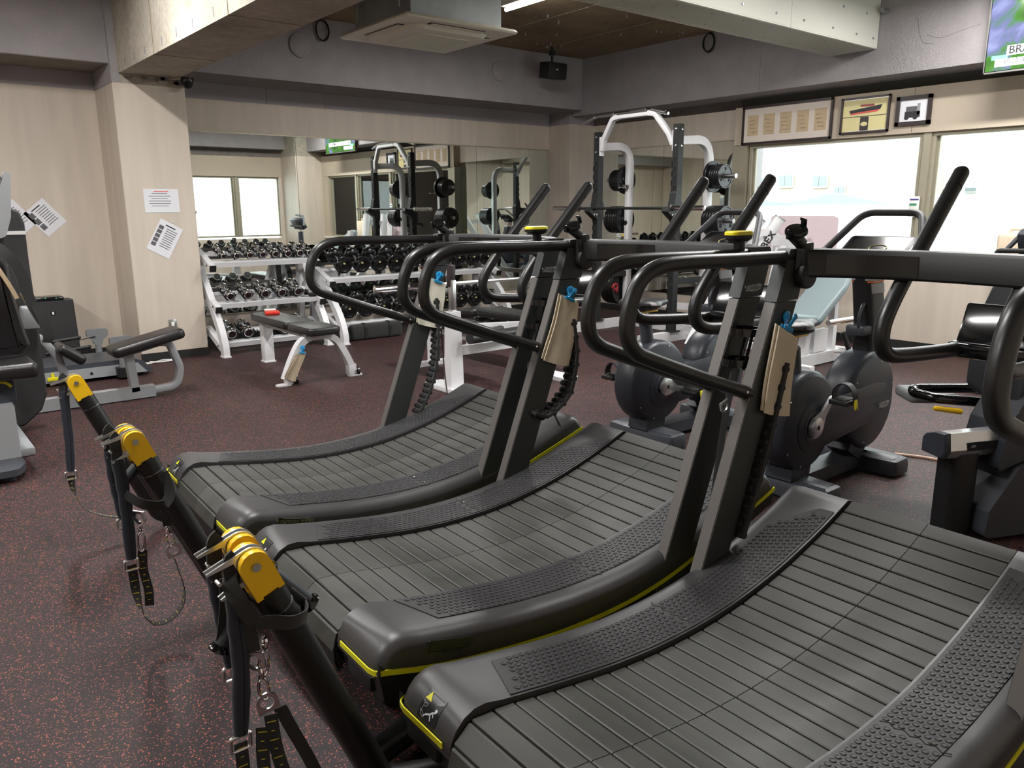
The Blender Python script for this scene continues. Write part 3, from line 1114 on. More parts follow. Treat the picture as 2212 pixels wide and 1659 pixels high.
def build_treadmill():
    t = thing('manual_treadmill', 'curved black manual treadmill', 'treadmill')
    # belt
    sm = slat_mesh()
    for p, tg in along(BELT, 0.0597, 0.03):
        o = link('slat', sm, t, p)
        o.rotation_euler = (0, -math.atan2(-tg.z, -tg.x), 0)
    under = B()
    inner = [Vector((p.x, 0, p.z - 0.016)) for p in BELT]
    under.ribbon(inner, (0, 1, 0), 0.486, 0.004)
    under.build('belt_bed', M['black'], t)
    fr = B()
    fr.span((-0.50, -0.34, 0.035), (0.74, 0.34, 0.150))
    for s in (-1, 1):
        fr.bar((-0.5, s * 0.33, 0.06), (0.80, s * 0.33, 0.06), 0.06, 0.07)
        for x in (-0.47, 0.74):
            fr.cyl((x, s * 0.33, 0.0), (x, s * 0.33, 0.04), 0.028, n=12)
    fr.build('base_frame', M['black_steel'], t)
    for s, nm in ((1, 'left'), (-1, 'right')):
        cv = link('side_cover', side_cover_mesh(s), t)
        link('lower_shell', lower_shell_mesh(s), t)
        # yellow line along the flank, bending round the rear corner
        path = [Vector((-0.7035, s * 0.272, 0.268)), Vector((-0.7035, s * 0.43, 0.2685)), Vector((-0.699, s * 0.452, 0.269)), Vector((-0.688, s * 0.464, 0.2695)), Vector((-0.67, s * 0.4668, 0.268))]
        path += [Vector((x, s * 0.4668, z)) for x, z in STRIPE_C[3:]]
        up = [Vector((0, 0, 1))] * len(path)
        y = B().ribbon(path, (0, 0, 1), 0.0145, 0.003).build('yellow_stripe', M['yellow_stripe'], cv)
        y['label'] = 'acid yellow trim line'
        pd = link('tread_pad', pad_mesh(s), cv)
        stuff(link('hex_studs', stud_mesh(s), cv))
        jb = B()
        for q in range(9):
            yy = PAD_IN + 0.01 + q * 0.0165
            jb.bar(surf(0.10 + (0.006 if q % 2 else -0.004), s * yy, 0.003), surf(0.10 + (-0.004 if q % 2 else 0.006), s * (yy + 0.0165), 0.003), 0.0022, 0.0012)
        jb.build('pad_joint', M['slot'], cv, smooth=False)
        for yy in (0.285, 0.368):
            B().lathe([(0.0058, 0), (0.0058, 0.0012), (0.003, 0.0020), (0.0015, 0.0012)], surf(0.108, s * yy, 0.003), (0, 0, 1), 12).build('screw', M['chrome'], cv)
        # grip pocket in the rear of the flank
        B().box((-0.686, s * 0.365, 0.222), (0.03, 0.13, 0.045), None, 0.01).build('grip_pocket', M['slot'], cv)
        u = link('upright', upright_mesh(s), t)
        sl = 0.371
        x0, x1 = 0.334 + sl * (0.12 - 0.274), 0.334 + sl * (1.09 - 0.274)
        B().add([(x0, s * 0.424, 0.12), (x0, s * 0.461, 0.12), (x0 + 0.006, s * 0.464, 0.12), (x0 + 0.006, s * 0.421, 0.12),
                 (x1, s * 0.424, 1.09), (x1, s * 0.461, 1.09), (x1 + 0.006, s * 0.464, 1.09), (x1 + 0.006, s * 0.421, 1.09)],
                [(0, 1, 5, 4), (1, 2, 6, 5), (3, 0, 4, 7), (0, 3, 2, 1), (4, 5, 6, 7)]).build('edge_strip', M['upright_edge'], u, smooth=False)
        hd = B()
        hd.loft([[Vector((x + a, s * yv, z)) for a, yv in ((0, 0.420), (w_, 0.420), (w_, 0.465), (0, 0.465))] for x, z, w_ in ((x1, 1.094, 0.116), (x1 + 0.032, 1.185, 0.112), (x1 + 0.052, 1.242, 0.10), (x1 + 0.058, 1.252, 0.085))])
        head = hd.build('upright_head', M['upright'], t, angle=50)
        # side handrail: closed loop towards the user
        rail = curve_pts([(0.73, s * 0.44, 1.226), (0.45, s * 0.44, 1.228), (0.22, s * 0.44, 1.231), (0.115, s * 0.44, 1.224), (0.052, s * 0.44, 1.196), (0.018, s * 0.44, 1.145), (0.004, s * 0.44, 1.088), (0.01, s * 0.44, 1.040), (0.04, s * 0.44, 1.004), (0.10, s * 0.44, 0.977), (0.30, s * 0.44, 0.903), (0.545, s * 0.44, 0.818)], 6)
        r_ = B().tube(rail, 0.0215, 14)
        r_.ball((0.545, s * 0.44, 0.818), 0.0215, 14, 8)
        ro = r_.build('handrail', M['tube'], t)
        B().cyl((0.515, s * 0.44 - 0.023, 0.829), (0.515, s * 0.44 - 0.021, 0.829), 0.004, n=10).build('screw', M['chrome'], ro)
        # push handle at the front
        hp = curve_pts([(1.19, s * 0.16, 1.478), (1.08, s * 0.16, 1.363), (0.955, s * 0.16, 1.233), (0.855, s * 0.16, 1.128), (0.80, s * 0.16, 1.055), (0.787, s * 0.16, 1.005), (0.806, s * 0.16, 0.963), (0.855, s * 0.16, 0.940), (0.95, s * 0.155, 0.930), (1.10, s * 0.145, 0.922), (1.25, s * 0.13, 0.918)], 6)
        ph = B().tube(hp, 0.0235, 14)
        ph.ball((1.19, s * 0.16, 1.478), 0.0235, 14, 8)
        po = ph.build('push_handle', M['tube'], t)
        B().cyl((1.148, s * 0.16, 1.434), (1.150, s * 0.16, 1.436), 0.0242, n=16).build('grip_seam', M['slot'], po)
        # harness pole behind the deck
        a, e = Vector((-0.742, s * 0.482, 0.065)), Vector((-0.978, s * 0.482, 0.640))
        pl = B()
        pl.tube(fillet([(-0.42, s * 0.36, 0.055), (-0.60, s * 0.43, 0.055), a, e], [0.1, 0.05]), 0.035, 18)
        pole = pl.build('harness_pole', M['tube'], t)
        d = (e - a).normalized()
        B().cyl(e - d * 0.052, e - d * 0.0505, 0.0356, n=20).build('sleeve_seam', M['steel'], pole)
        # yellow clevis head
        w = Vector((0, 1, 0)); u_ = d; v_ = w.cross(u_)
        hdp = [(-0.031, -0.004), (0.031, -0.004), (0.031, 0.062)] + [(0.031 * math.cos(q), 0.066 + 0.031 * math.sin(q)) for q in [PI * k / 8 for k in range(1, 8)]] + [(-0.031, 0.062)]
        hd2 = B()
        for y0, y1 in ((-0.030, -0.013), (0.013, 0.030)):
            hd2.prism(hdp, e + w * y0, v_, u_, w * (y1 - y0))
        hd2.box(e + u_ * 0.012, (0.055, 0.05, 0.03), Matrix((v_, w, u_)).transposed())
        hd2.lathe([(0.030, -0.02), (0.031, 0.0), (0.03, 0.012)], e, u_, 20)
        cap = hd2.build('yellow_head', M['yellow'], pole, angle=40)
        cap['label'] = 'yellow plastic clevis head'
        pin = e + u_ * 0.066
        B().cyl(pin - w * 0.033, pin + w * 0.033, 0.0065, n=12).cyl(pin - w * 0.0345, pin - w * 0.0335, 0.009, n=12).cyl(pin + w * 0.0335, pin + w * 0.0345, 0.012, n=12).build('pin', M['steel'], pole)
        # alloy swing bracket between the clevis cheeks
        br = B()
        ax = Vector((-0.80, 0, -0.60)).normalized()
        ax = Vector((-0.93, 0, -0.36)).normalized()
        bx = ax.cross(w)
        ring = [(0.034 * math.cos(q), 0.034 * math.sin(q)) for q in [PI * (-0.5 + k / 10) for k in range(11)]]
        outer = [(-p[0], p[1]) for p in ring] + [(0.078, -0.034), (0.078, -0.028), (0.062, -0.026), (0.062, 0.026), (0.078, 0.028), (0.078, 0.034)]
        outer = [(-p, q) for p, q in [(0.034 * math.cos(q_), 0.034 * math.sin(q_)) for q_ in [PI * (0.5 - k / 10) for k in range(11)]]]
        poly = [(-0.034 * math.cos(PI * (0.5 - k / 12)), 0.034 * math.sin(PI * (0.5 - k / 12))) for k in range(13)]
        poly = poly + [(0.082, -0.034), (0.082, -0.029), (0.058, -0.026), (0.030, -0.022), (0.030, 0.022), (0.058, 0.026), (0.082, 0.029), (0.082, 0.034)]
        br.prism(poly, pin - w * 0.010, ax, bx, w * 0.004)
        br.prism(poly, pin + w * 0.006, ax, bx, w * 0.004)
        br.cyl(pin + ax * 0.07 - w * 0.010, pin + ax * 0.07 + w * 0.010, 0.004, n=10)
        br.build('swing_bracket', M['alloy'], pole, angle=40)
    # cross console joining the uprights through the push handles
    xs = curve_pts([(0.735, 0.43, 0), (0.78, 0.375, 0), (0.838, 0.27, 0), (0.872, 0.15, 0), (0.884, 0, 0), (0.872, -0.15, 0), (0.838, -0.27, 0), (0.78, -0.375, 0), (0.735, -0.43, 0)], 4)
    cb_ = B()
    rings = []
    for i, p in enumerate(xs):
        tg = (xs[min(i + 1, len(xs) - 1)] - xs[max(i - 1, 0)]).normalized()
        nn = Vector((-tg.y, tg.x, 0))
        if nn.x < 0:
            nn = -nn
        rings.append([p + nn * a + Vector((0, 0, z)) for a, z in ((-0.024, 1.172), (-0.026, 1.240), (-0.020, 1.250), (0.024, 1.252), (0.03, 1.240), (0.026, 1.170), (0.01, 1.163), (-0.018, 1.165))])
    cb_.loft(rings)
    con = cb_.build('cross_console', M['shell'], t, angle=35)
    gp = [p for p in xs if 0.10 < p.y < 0.36]
    gl = B()
    v = []
    for p in gp:
        v.append(p + Vector((-0.0275 * 0.93, 0.0 - 0.0275 * 0.35, 1.176)))
        v.append(p + Vector((-0.0285 * 0.93, 0.0 - 0.0285 * 0.35, 1.236)))
    f = [(2 * i, 2 * i + 2, 2 * i + 3, 2 * i + 1) for i in range(len(gp) - 1)]
    gl.add(v, f)
    gl.build('gloss_panel', M['black_gloss'], con)
    # display on the lower bar
    dp = B().box((1.30, 0, 0.985), (0.03, 0.30, 0.17), (0, 0.42, 0), 0.012)
    dp.bar((1.25, -0.16, 0.918), (1.25, 0.16, 0.918), 0.05, 0.05, bev=0.01)
    ds = dp.build('display', M['black_gloss'], t)
    # gear selector on the right upright: black stem with a lemon cap
    sv = B().box((0.652, -0.44, 1.262), (0.030, 0.028, 0.05), (0, -0.12, 0), 0.006)
    sv.loft([[Vector((0.648 + a * k, -0.44 + c * k2, z)) for a, c in rrect(0.1, 0.052, 0.02)] for z, k, k2 in ((1.272, 0.62, 0.8), (1.280, 0.96, 0.98), (1.292, 1.0, 1.0))])
    le = sv.build('gear_lever', M['shell'], t)
    lc = B().loft([[Vector((0.648 + a * k, -0.44 + c * k2, z)) for a, c in rrect(0.102, 0.054, 0.02)] for z, k, k2 in ((1.2915, 1.0, 1.0), (1.299, 1.0, 1.0), (1.303, 0.94, 0.92), (1.3045, 0.8, 0.75))]).build('lever_cap', M['yellow_lever'], le)
    lc['label'] = 'lemon yellow lever cap'
    # bottle cage outside the left upright
    cg = B()
    for z, x in ((0.992, 0.630), (0.897, 0.598)):
        n = 20
        rings = []
        for rr, zz in ((0.044, -0.011), (0.0485, -0.011), (0.0485, 0.013), (0.044, 0.013)):
            rings.append([Vector((x + rr * math.cos(2 * PI * k / n), 0.520 + rr * math.sin(2 * PI * k / n), z + zz)) for k in range(n)])
        cg.loft(rings + [rings[0]], cap=False)
    for dy in (-0.012, 0.012):
        cg.bar((0.648, 0.477 + 0.006, 0.87), (0.690, 0.477 + 0.006, 1.0), 0.010, 0.010)
        cg.cyl((0.585 + 0.03, 0.52 + dy, 0.87), (0.625 + 0.03, 0.52 + dy, 0.99), 0.005, n=8)
    cg.box((0.652, 0.474, 0.93), (0.035, 0.022, 0.15), (0, 0.355, 0))
    cg.build('bottle_cage', M['black_gloss'], t, angle=40)
    # lettering
    u_r = [o for o in t.children if o.name.startswith('upright') and not o.name.startswith('upright_head')][1]
    upv = Vector((0.371, 0, 1)).normalized()
    badge(u_r, (0.703, -0.4655, 1.122), (1, 0, 0), (0, 0, 1), 0.088, M['logo_white'], M['logo_dark'])
    return t


def warning_sticker(t):
    """stuck on the rear of the left cover, following its curve"""
    prof = [Vector((x, 0, z)) for x, z in TOPP[1:8]]
    seg = []
    acc = 0
    for a, b_ in zip(prof, prof[1:]):
        seg.append((acc, a, b_)); acc += (b_ - a).length

    def S(u, v_, h=0.0012):
        v_ = min(max(v_, 0), acc - 1e-5)
        for s0, a, b_ in seg:
            L = (b_ - a).length
            if v_ <= s0 + L:
                p = a.lerp(b_, (v_ - s0) / L)
                tg = (b_ - a).normalized()
                n = Vector((-tg.z, 0, tg.x))
                return Vector((p.x, 0.345 + u, p.z)) + n * h

    def patch(poly, h):
        # triangulated fan patch on the surface
        b = B()
        c = (sum(p[0] for p in poly) / len(poly), sum(p[1] for p in poly) / len(poly))
        v = [S(*c, h)]
        P2 = []
        for i in range(len(poly)):
            a, q = poly[i], poly[(i + 1) % len(poly)]
            k = max(1, int(math.hypot(q[0] - a[0], q[1] - a[1]) / 0.006))
            for j in range(k):
                P2.append((a[0] + (q[0] - a[0]) * j / k, a[1] + (q[1] - a[1]) * j / k))
        v += [S(*((p[0] + c[0]) / 2, (p[1] + c[1]) / 2), h) for p in P2] + [S(*p, h) for p in P2]
        n = len(P2)
        f = [(0, 1 + i, 1 + (i + 1) % n) for i in range(n)] + [(1 + i, 1 + n + i, 1 + n + (i + 1) % n, 1 + (i + 1) % n) for i in range(n)]
        return b.add(v, f)

    def line(pts, w, h):
        b = B()
        for (a, q) in zip(pts, pts[1:]):
            d = Vector((q[0] - a[0], q[1] - a[1])); d.normalize(); n = Vector((-d.y, d.x)) * w / 2
            k = 3
            for j in range(k):
                p0 = Vector(a).lerp(Vector(q), j / k); p1 = Vector(a).lerp(Vector(q), (j + 1) / k)
                b.add([S(*(p0 + n), h), S(*(p1 + n), h), S(*(p1 - n), h), S(*(p0 - n), h)], [(0, 1, 2, 3)])
        return b
    vc = 0.052
    st_ = patch([(-0.034, vc - 0.033), (0.036, vc - 0.033), (0.036, vc + 0.033), (-0.034, vc + 0.033)], 0.0010).build('warning_sticker', M['logo_dark'], t)
    patch([(0.030, vc + 0.002), (0.030, vc + 0.026), (0.006, vc + 0.014)][::-1] if False else [(0.028, vc + 0.026), (0.006, vc + 0.026), (0.017, vc + 0.006)] if False else [(0.008, vc + 0.010), (0.031, vc + 0.010), (0.0195, vc + 0.030)], 0.0015).build('warning_triangle', M['yellow_stripe'], st_)
    # falling figure
    fg = line([(-0.014, vc - 0.004), (-0.006, vc - 0.012), (0.008, vc - 0.018)], 0.004, 0.0016)
    for pts in ([(-0.006, vc - 0.012), (-0.012, vc - 0.024)], [(0.008, vc - 0.018), (0.014, vc - 0.024)], [(-0.014, vc - 0.004), (-0.022, vc - 0.002)], [(-0.014, vc - 0.004), (-0.018, vc - 0.014)]):
        b2 = line(pts, 0.0032, 0.0016)
        fg.add(b2.v, b2.f)
    c = (-0.021, vc + 0.002)
    b2 = patch([(c[0] + 0.0042 * math.cos(a), c[1] + 0.0042 * math.sin(a)) for a in [2 * PI * k / 8 for k in range(8)]], 0.0016)
    fg.add(b2.v, b2.f)
    fg.build('falling_figure', M['logo_white'], st_)
    mc_ = line([(0.012, vc - 0.028), (0.026, vc - 0.024), (0.030, vc - 0.014), (0.016, vc - 0.020), (0.012, vc - 0.028)], 0.0014, 0.0016)
    for pts in ([(0.026, vc - 0.02), (0.023, vc + 0.001), (0.014, vc + 0.004), (0.012, vc - 0.002), (0.022, vc - 0.006)], [(0.023, vc + 0.001), (0.03, vc + 0.006)]):
        b2 = line(pts, 0.0012, 0.0016)
        mc_.add(b2.v, b2.f)
    mc_.build('machine_outline', M['label_grey'], st_)
    return st_


TREAD = {}
tm0 = build_treadmill()
sticker0 = warning_sticker([o for o in tm0.children if o.name.startswith('side_cover')][0])


def place_tm(t, a_deg, lat, s0):
    a = math.radians(a_deg)
    F = Vector((math.cos(a), math.sin(a), 0)); N = Vector((math.sin(a), -math.cos(a), 0))
    t.location = F * s0 + N * (lat + 0.24)
    t.rotation_euler = (0, 0, a)


tm2 = dup(tm0)
tm3 = dup(tm0)
place_tm(tm0, -2.0, -2.268, 1.463)
place_tm(tm2, -1.0, -1.205, 1.480)
place_tm(tm3, -2.3, -3.30, 1.445)
TREAD = {1: tm3, 2: tm0, 3: tm2}
GT = 'curved treadmills'
for k, lb in ((1, 'farthest curved treadmill, beside the benches, with a badge coloured as lit on its flank'), (2, 'middle curved treadmill with a dark embossed badge above its yellow line'), (3, 'nearest curved treadmill, its front cut off by the right edge of the photo')):
    tag(TREAD[k], lb, 'treadmill', GT)
for k, fc, ik in ((1, M['logo_lit'], M['logo_dark']), (2, M['logo_dark'], M['cover'])):
    cv = [o for o in TREAD[k].children if o.name.startswith('side_cover')][1]
    badge(cv, (-0.487, -0.4668, 0.2755), Vector((1, 0, -0.26)), Vector((0.26, 0, 1)), 0.142, fc, ik)
bpy.context.view_layer.update()


def TW(k, x, y, z):
    return TREAD[k].matrix_world @ Vector((x, y, z))

# ------------------------------------------------------------------ things hung on the treadmills
def tthing(name, label, cat, k, p, group=None):
    t = thing(name, label, cat, TW(k, *p), TREAD[k].rotation_euler.z, group)
    t['_k'] = 0
    del t['_k']
    return t


def cloth(name, m, parent, pts, o, nx, nz, wav, seed, th=0.006, layers=2, yoff=0.0):
    """hanging cloth: pts = 4 corners (x, z) TL, TR, BR, BL relative to o, in the xz plane, wavy along y"""
    rs_ = random.Random(seed)
    ph = [rs_.uniform(0, 6) for _ in range(4)]
    b = B()
    for ly in range(layers):
        off = ly * 0.009
        v = []
        for j in range(nz + 1):
            t = j / nz
            for i in range(nx + 1):
                s = i / nx
                tl, tr, br_, bl = [Vector(p) for p in pts]
                p = (tl * (1 - s) + tr * s) * (1 - t) + (bl * (1 - s) + br_ * s) * t
                x = p.x + 0.004 * math.sin(5 * t + ph[0]) + (-0.006 * ly if s < 0.5 else 0.0)
                z = p.y - 0.012 * math.sin(PI * s) * t * 0.4 + ly * 0.008
                y = yoff + off + wav * (0.25 + t) * math.sin(6.0 * s + ph[1] + 1.4 * t) + 0.5 * wav * math.sin(11 * s + ph[2])
                v.append(Vector((x, y, z)))
        n = len(v)
        # rounded edges: back layer offset
        v2 = [q + Vector((0, th, 0)) for q in v]
        f = []
        W_ = nx + 1
        for j in range(nz):
            for i in range(nx):
                a = j * W_ + i
                f.append((a, a + 1, a + W_ + 1, a + W_))
                f.append((n + a, n + a + W_, n + a + W_ + 1, n + a + 1))
        for j in range(nz):
            for i in (0, nx):
                a = j * W_ + i
                f.append((a, a + W_, n + a + W_, n + a))
        for i in range(nx):
            for j in (0, nz):
                a = j * W_ + i
                f.append((a, a + 1, n + a + 1, n + a))
        b.add(v + v2, f)
    return b.build(name, m, parent, o if parent is None else (0, 0, 0))


def blue_clip(label, loc, rz, tilt, scale=1.0):
    t = thing('bulldog_clip', label, 'clip', loc, rz, 'blue clips')
    R = Matrix.Rotation(tilt, 3, 'Y')
    jaw = B()
    for y in (-0.006, 0.006):
        jaw.box(R @ Vector((0, y, 0)), (0.052, 0.006, 0.013), R, 0.0025)
    jaw.build('jaw', M['blue'], t)
    lv = B()
    for s in (-1, 1):
        p0 = R @ Vector((0, 0.005 * s, 0.005)); p1 = R @ Vector((0, 0.017 * s, 0.040))
        lv.bar(p0, p1, 0.016, 0.004, R @ Vector((0, 1, 0)), 0.0015)
        lv.lathe([(0.0095, -0.002), (0.0095, 0.002), (0.0055, 0.002), (0.0055, -0.002)], p1, R @ Vector((0, 1, 0.3 * s)), 14)
    lv.build('lever', M['blue'], t)
    rg = B().lathe([(0.017, -0.004), (0.0185, -0.001), (0.0185, 0.002), (0.014, 0.005), (0.006, 0.005)], R @ Vector((0.004, 0.016, 0.038)), (0, -1, 0), 18)
    rg.build('hanging_disc', M['blue'], t)
    B().cyl(R @ Vector((-0.012, 0, 0.006)), R @ Vector((0.012, 0, 0.006)), 0.004, n=10).build('spring', M['steel'], t)
    return t


# towels: farthest, middle, nearest treadmill
for k, corners, m, lb, cl in (
        (1, ((0.603, 1.040), (0.715, 0.995), (0.690, 0.770), (0.553, 0.805)), 'towel_white', 'off white towel clipped to the farthest treadmill', 'blue clip holding the off white towel on the farthest treadmill'),
        (2, ((0.630, 1.030), (0.722, 0.992), (0.676, 0.732), (0.545, 0.770)), 'towel', 'cream towel clipped to the middle treadmill', 'blue clip holding the cream towel on the middle treadmill'),
        (3, ((0.628, 1.022), (0.734, 0.968), (0.715, 0.725), (0.578, 0.757)), 'towel', 'cream folded towel clipped to the nearest treadmill', 'blue clip holding the folded towel on the nearest treadmill')):
    o_ = (0.655, 0.398, 1.02)
    tw = thing('towel', lb, 'towel', TW(k, *o_), TREAD[k].rotation_euler.z, 'clipped towels')
    pts = [(x - o_[0], z - o_[2]) for x, z in corners]
    cloth('cloth', M[m], tw, pts, None, 10, 14, 0.0035, k, 0.005, 2, 0.0)
    blue_clip(cl, TW(k, 0.672, 0.400, 1.012), TREAD[k].rotation_euler.z, 0.42)


# phone holders on the left uprights
def phone_holder(k, label):
    o_ = Vector((0.757, 0.40, 1.172))
    t = thing('phone_holder', label, 'holder', TW(k, *o_), TREAD[k].rotation_euler.z, 'phone holders')
    b = B().lathe([(0.030, -0.025), (0.041, -0.022), (0.0435, -0.01), (0.0435, 0.008), (0.041, 0.0125), (0.036, 0.0135)], (0, 0, 0), (0, -1, 0), 28)
    b.build('pivot_disc', M['shell'], t, angle=30)
    B().lathe([(0.0365, 0.0132), (0.0365, 0.0140), (0.035, 0.0145)], (0, 0, 0), (0, -1, 0), 28).build('disc_face', M['pad'], t)
    B().box((0, -0.0152, 0.008), (0.021, 0.001, 0.030)).build('blank_label', M['label_grey'], t, smooth=False)
    a = B()
    a.box((-0.008, 0.006, 0.062), (0.052, 0.034, 0.075), (0, -0.06, 0), 0.006)
    a.bar((-0.025, 0.006, 0.092), (-0.082, 0.004, 0.124), 0.030, 0.030, bev=0.005)
    a.build('arm', M['shell'], t)
    c = B()
    n = Vector((-0.42, -0.25, 0.87)).normalized()
    ce = Vector((-0.068, 0.002, 0.134))
    c.lathe([(0.030, -0.008), (0.034, -0.004), (0.034, 0.004), (0.031, 0.008), (0.02, 0.010)], ce, n, 22)
    ux = n.cross(Vector((0, 1, 0))).normalized()
    if ux.x < 0:
        ux = -ux
    for s, ln in ((-1, 0.022), (1, 0.022)):
        e = ce + ux * (0.041 * s)
        c.bar(e - n * 0.004 - ux * 0.012 * s, e - n * 0.002, 0.016, 0.008, n, 0.002)
        c.bar(e - n * 0.006, e + n * ln, 0.018, 0.008, ux, 0.002)
        c.bar(e + n * ln, e + n * (ln + 0.002) - ux * 0.01 * s, 0.018, 0.007, n, 0.002)
    c.build('cradle', M['black_gloss'], t, angle=40)
    return t


phone_holder(1, 'black phone holder on the farthest treadmill')
phone_holder(2, 'black phone holder on the middle treadmill')
phone_holder(3, 'black phone holder on the nearest treadmill')


# dimpled waist belts hung in front of the left uprights
def waist_belt(k, label, path, w, tail=None):
    o_ = Vector(path[0])
    t = thing('waist_belt', label, 'belt', TW(k, *o_), TREAD[k].rotation_euler.z, 'padded waist belts')
    P = curve_pts([Vector(p) - o_ for p in path], 6)
    b = B().ribbon(P, (0.25, 1, 0), w, 0.013)
    b.build('belt_core', M['navy'] if False else M['webbing'], t)
    d = B()
    for i, (p, tg) in enumerate(along(P, 0.030, 0.02)):
        wd = Vector((0.25, 1, 0)); wd = (wd - tg * wd.dot(tg)).normalized()
        nn = tg.cross(wd)
        for s in (-0.34, 0, 0.34):
            for sg in (1, -1):
                d.ball(p + wd * (s * w + (0.012 if i % 2 else 0)) + nn * sg * 0.007, 0.0125, 7, 5, (1, 1, 1))
    stuff(d.build('dimpled_padding', mat('quilted_black_foam', srgb(30, 30, 31), 0.8), t))
    if tail:
        B().ribbon(curve_pts([Vector(p) - o_ for p in tail], 5), (0.3, 1, 0), 0.02, 0.002).build('loose_strap', M['webbing'], t)
    return t


waist_belt(1, 'quilted black waist belt behind the off white towel', [(0.665, 0.425, 0.93), (0.672, 0.425, 0.80), (0.660, 0.425, 0.62), (0.628, 0.425, 0.49), (0.575, 0.425, 0.385), (0.525, 0.43, 0.315)], 0.085,
           [(0.70, 0.43, 0.85), (0.712, 0.43, 0.62), (0.728, 0.43, 0.44), (0.742, 0.43, 0.345)])
waist_belt(2, 'quilted black waist belt in a loop behind the cream towel', [(0.700, 0.43, 0.93), (0.722, 0.43, 0.80), (0.715, 0.43, 0.71), (0.690, 0.43, 0.62), (0.632, 0.43, 0.565), (0.56, 0.43, 0.535), (0.49, 0.43, 0.56)], 0.085,
           [(0.60, 0.42, 0.545), (0.628, 0.42, 0.50), (0.645, 0.42, 0.47)])
waist_belt(3, 'quilted black waist belt along the front of the nearest upright', [(0.690, 0.43, 0.90), (0.645, 0.43, 0.73), (0.600, 0.43, 0.585), (0.545, 0.43, 0.44), (0.512, 0.43, 0.36)], 0.08)


# straps hanging from the bottle cages, with a silver D ring
def dring(b, c, ux, uy, r=0.021, h=0.040, hole=0.014, th=0.005):
    """D plate: round end up, square end with a slot below"""
    ux = Vector(ux).normalized(); uy = Vector(uy).normalized(); nz = ux.cross(uy)
    c = Vector(c)
    n = 20
    outer, inner = [], []
    for i in range(n):
        a = 2 * PI * i / n + PI / 2
        x, y = math.cos(a), math.sin(a)
        if y >= -0.2:
            p = (r * x, r * y)
        else:
            k = 1 / max(abs(x), abs(y) * 0.62, 0.35)
            p = (max(-1.12, min(1.12, x * k)) * r, max(-(h - r), y * k * r))
        outer.append(p)
        inner.append((hole * x, hole * y))
    R = lambda P, z: [c + ux * p[0] + uy * p[1] + nz * z for p in P]
    b.loft([R(inner, -th / 2), R(outer, -th / 2), R(outer, th / 2), R(inner, th / 2), R(inner, -th / 2)], cap=False)
    return b


def snap_hook(b, p, q, r=0.0032):
    p = Vector(p); q = Vector(q)
    d = (q - p); L = d.length; d.normalize()
    sd = d.cross(Vector((0, 1, 0))).normalized()
    w = 0.010
    pts = []
    for k in range(16):
        a = 2 * PI * k / 16
        pts.append(p + d * (L * (0.62 + 0.38 * math.sin(a))) + sd * (w * math.cos(a)))
    b.tube(pts, r, 8, closed=True)
    b.lathe([(0.004, 0), (0.0065, 0.002), (0.0065, 0.008), (0.004, 0.01)], p + d * L * 0.12, d, 10)
    ring = [p + d * (0.012 * math.sin(2 * PI * k / 12)) + Vector((0, 1, 0)) * (0.011 * math.cos(2 * PI * k / 12)) for k in range(12)]
    b.tube(ring, r, 7, closed=True)
    return b


for k, lb, a, c in ((2, 'black strap with a wire buckle below the middle bottle cage', (0.575, 0.50, 0.87), (0.545, 0.50, 0.80)), (3, 'long black strap with a silver D ring below the nearest bottle cage', (0.585, 0.52, 0.88), (0.500, 0.50, 0.772))):
    o_ = Vector(a)
    t = thing('accessory_strap', lb, 'strap', TW(k, *o_), TREAD[k].rotation_euler.z)
    c = Vector(c) - o_
    if k == 3:
        B().ribbon(curve_pts([(0, 0, 0), (-0.015, 0, -0.06), (-0.045, 0.0, -0.22), (-0.075, 0, -0.45), (-0.105, 0, -0.60)], 5), (1, 0.3, 0), [0.05] * 21, 0.006).build('webbing', M['webbing'], t)
        b = dring(B(), c + Vector((0, -0.012, 0)), (0.75, 0, 0.25), (0.30, 0, -1), 0.020, 0.040, 0.013)
        b.build('d_ring', M['alloy'], t)
    else:
        B().ribbon(curve_pts([(0.02, 0, 0.02), (0.0, 0, -0.03), (-0.02, -0.01, -0.06), (-0.01, -0.01, -0.09)], 5), (1, 0.3, 0), 0.035, 0.005).build('webbing', M['webbing'], t)
        b = B()
        for q in ((-0.03, -0.012, -0.045), (0.0, -0.012, -0.075)):
            b.tube([Vector(q) + Vector((0.022 * math.cos(x), 0, 0.016 * math.sin(x))) for x in [2 * PI * j / 14 for j in range(14)]], 0.0026, 7, closed=True)
        b.build('wire_buckle', M['chrome'], t)
        B().prism(round_poly([(-0.05, -0.12), (0.0, -0.13), (0.03, -0.17), (0.02, -0.36), (-0.03, -0.34)], 0.012), (0, -0.012, 0), (1, 0, 0), (0, 0, 1), (0, 0.008, 0)).build('hanging_pouch', M['webbing'], t)


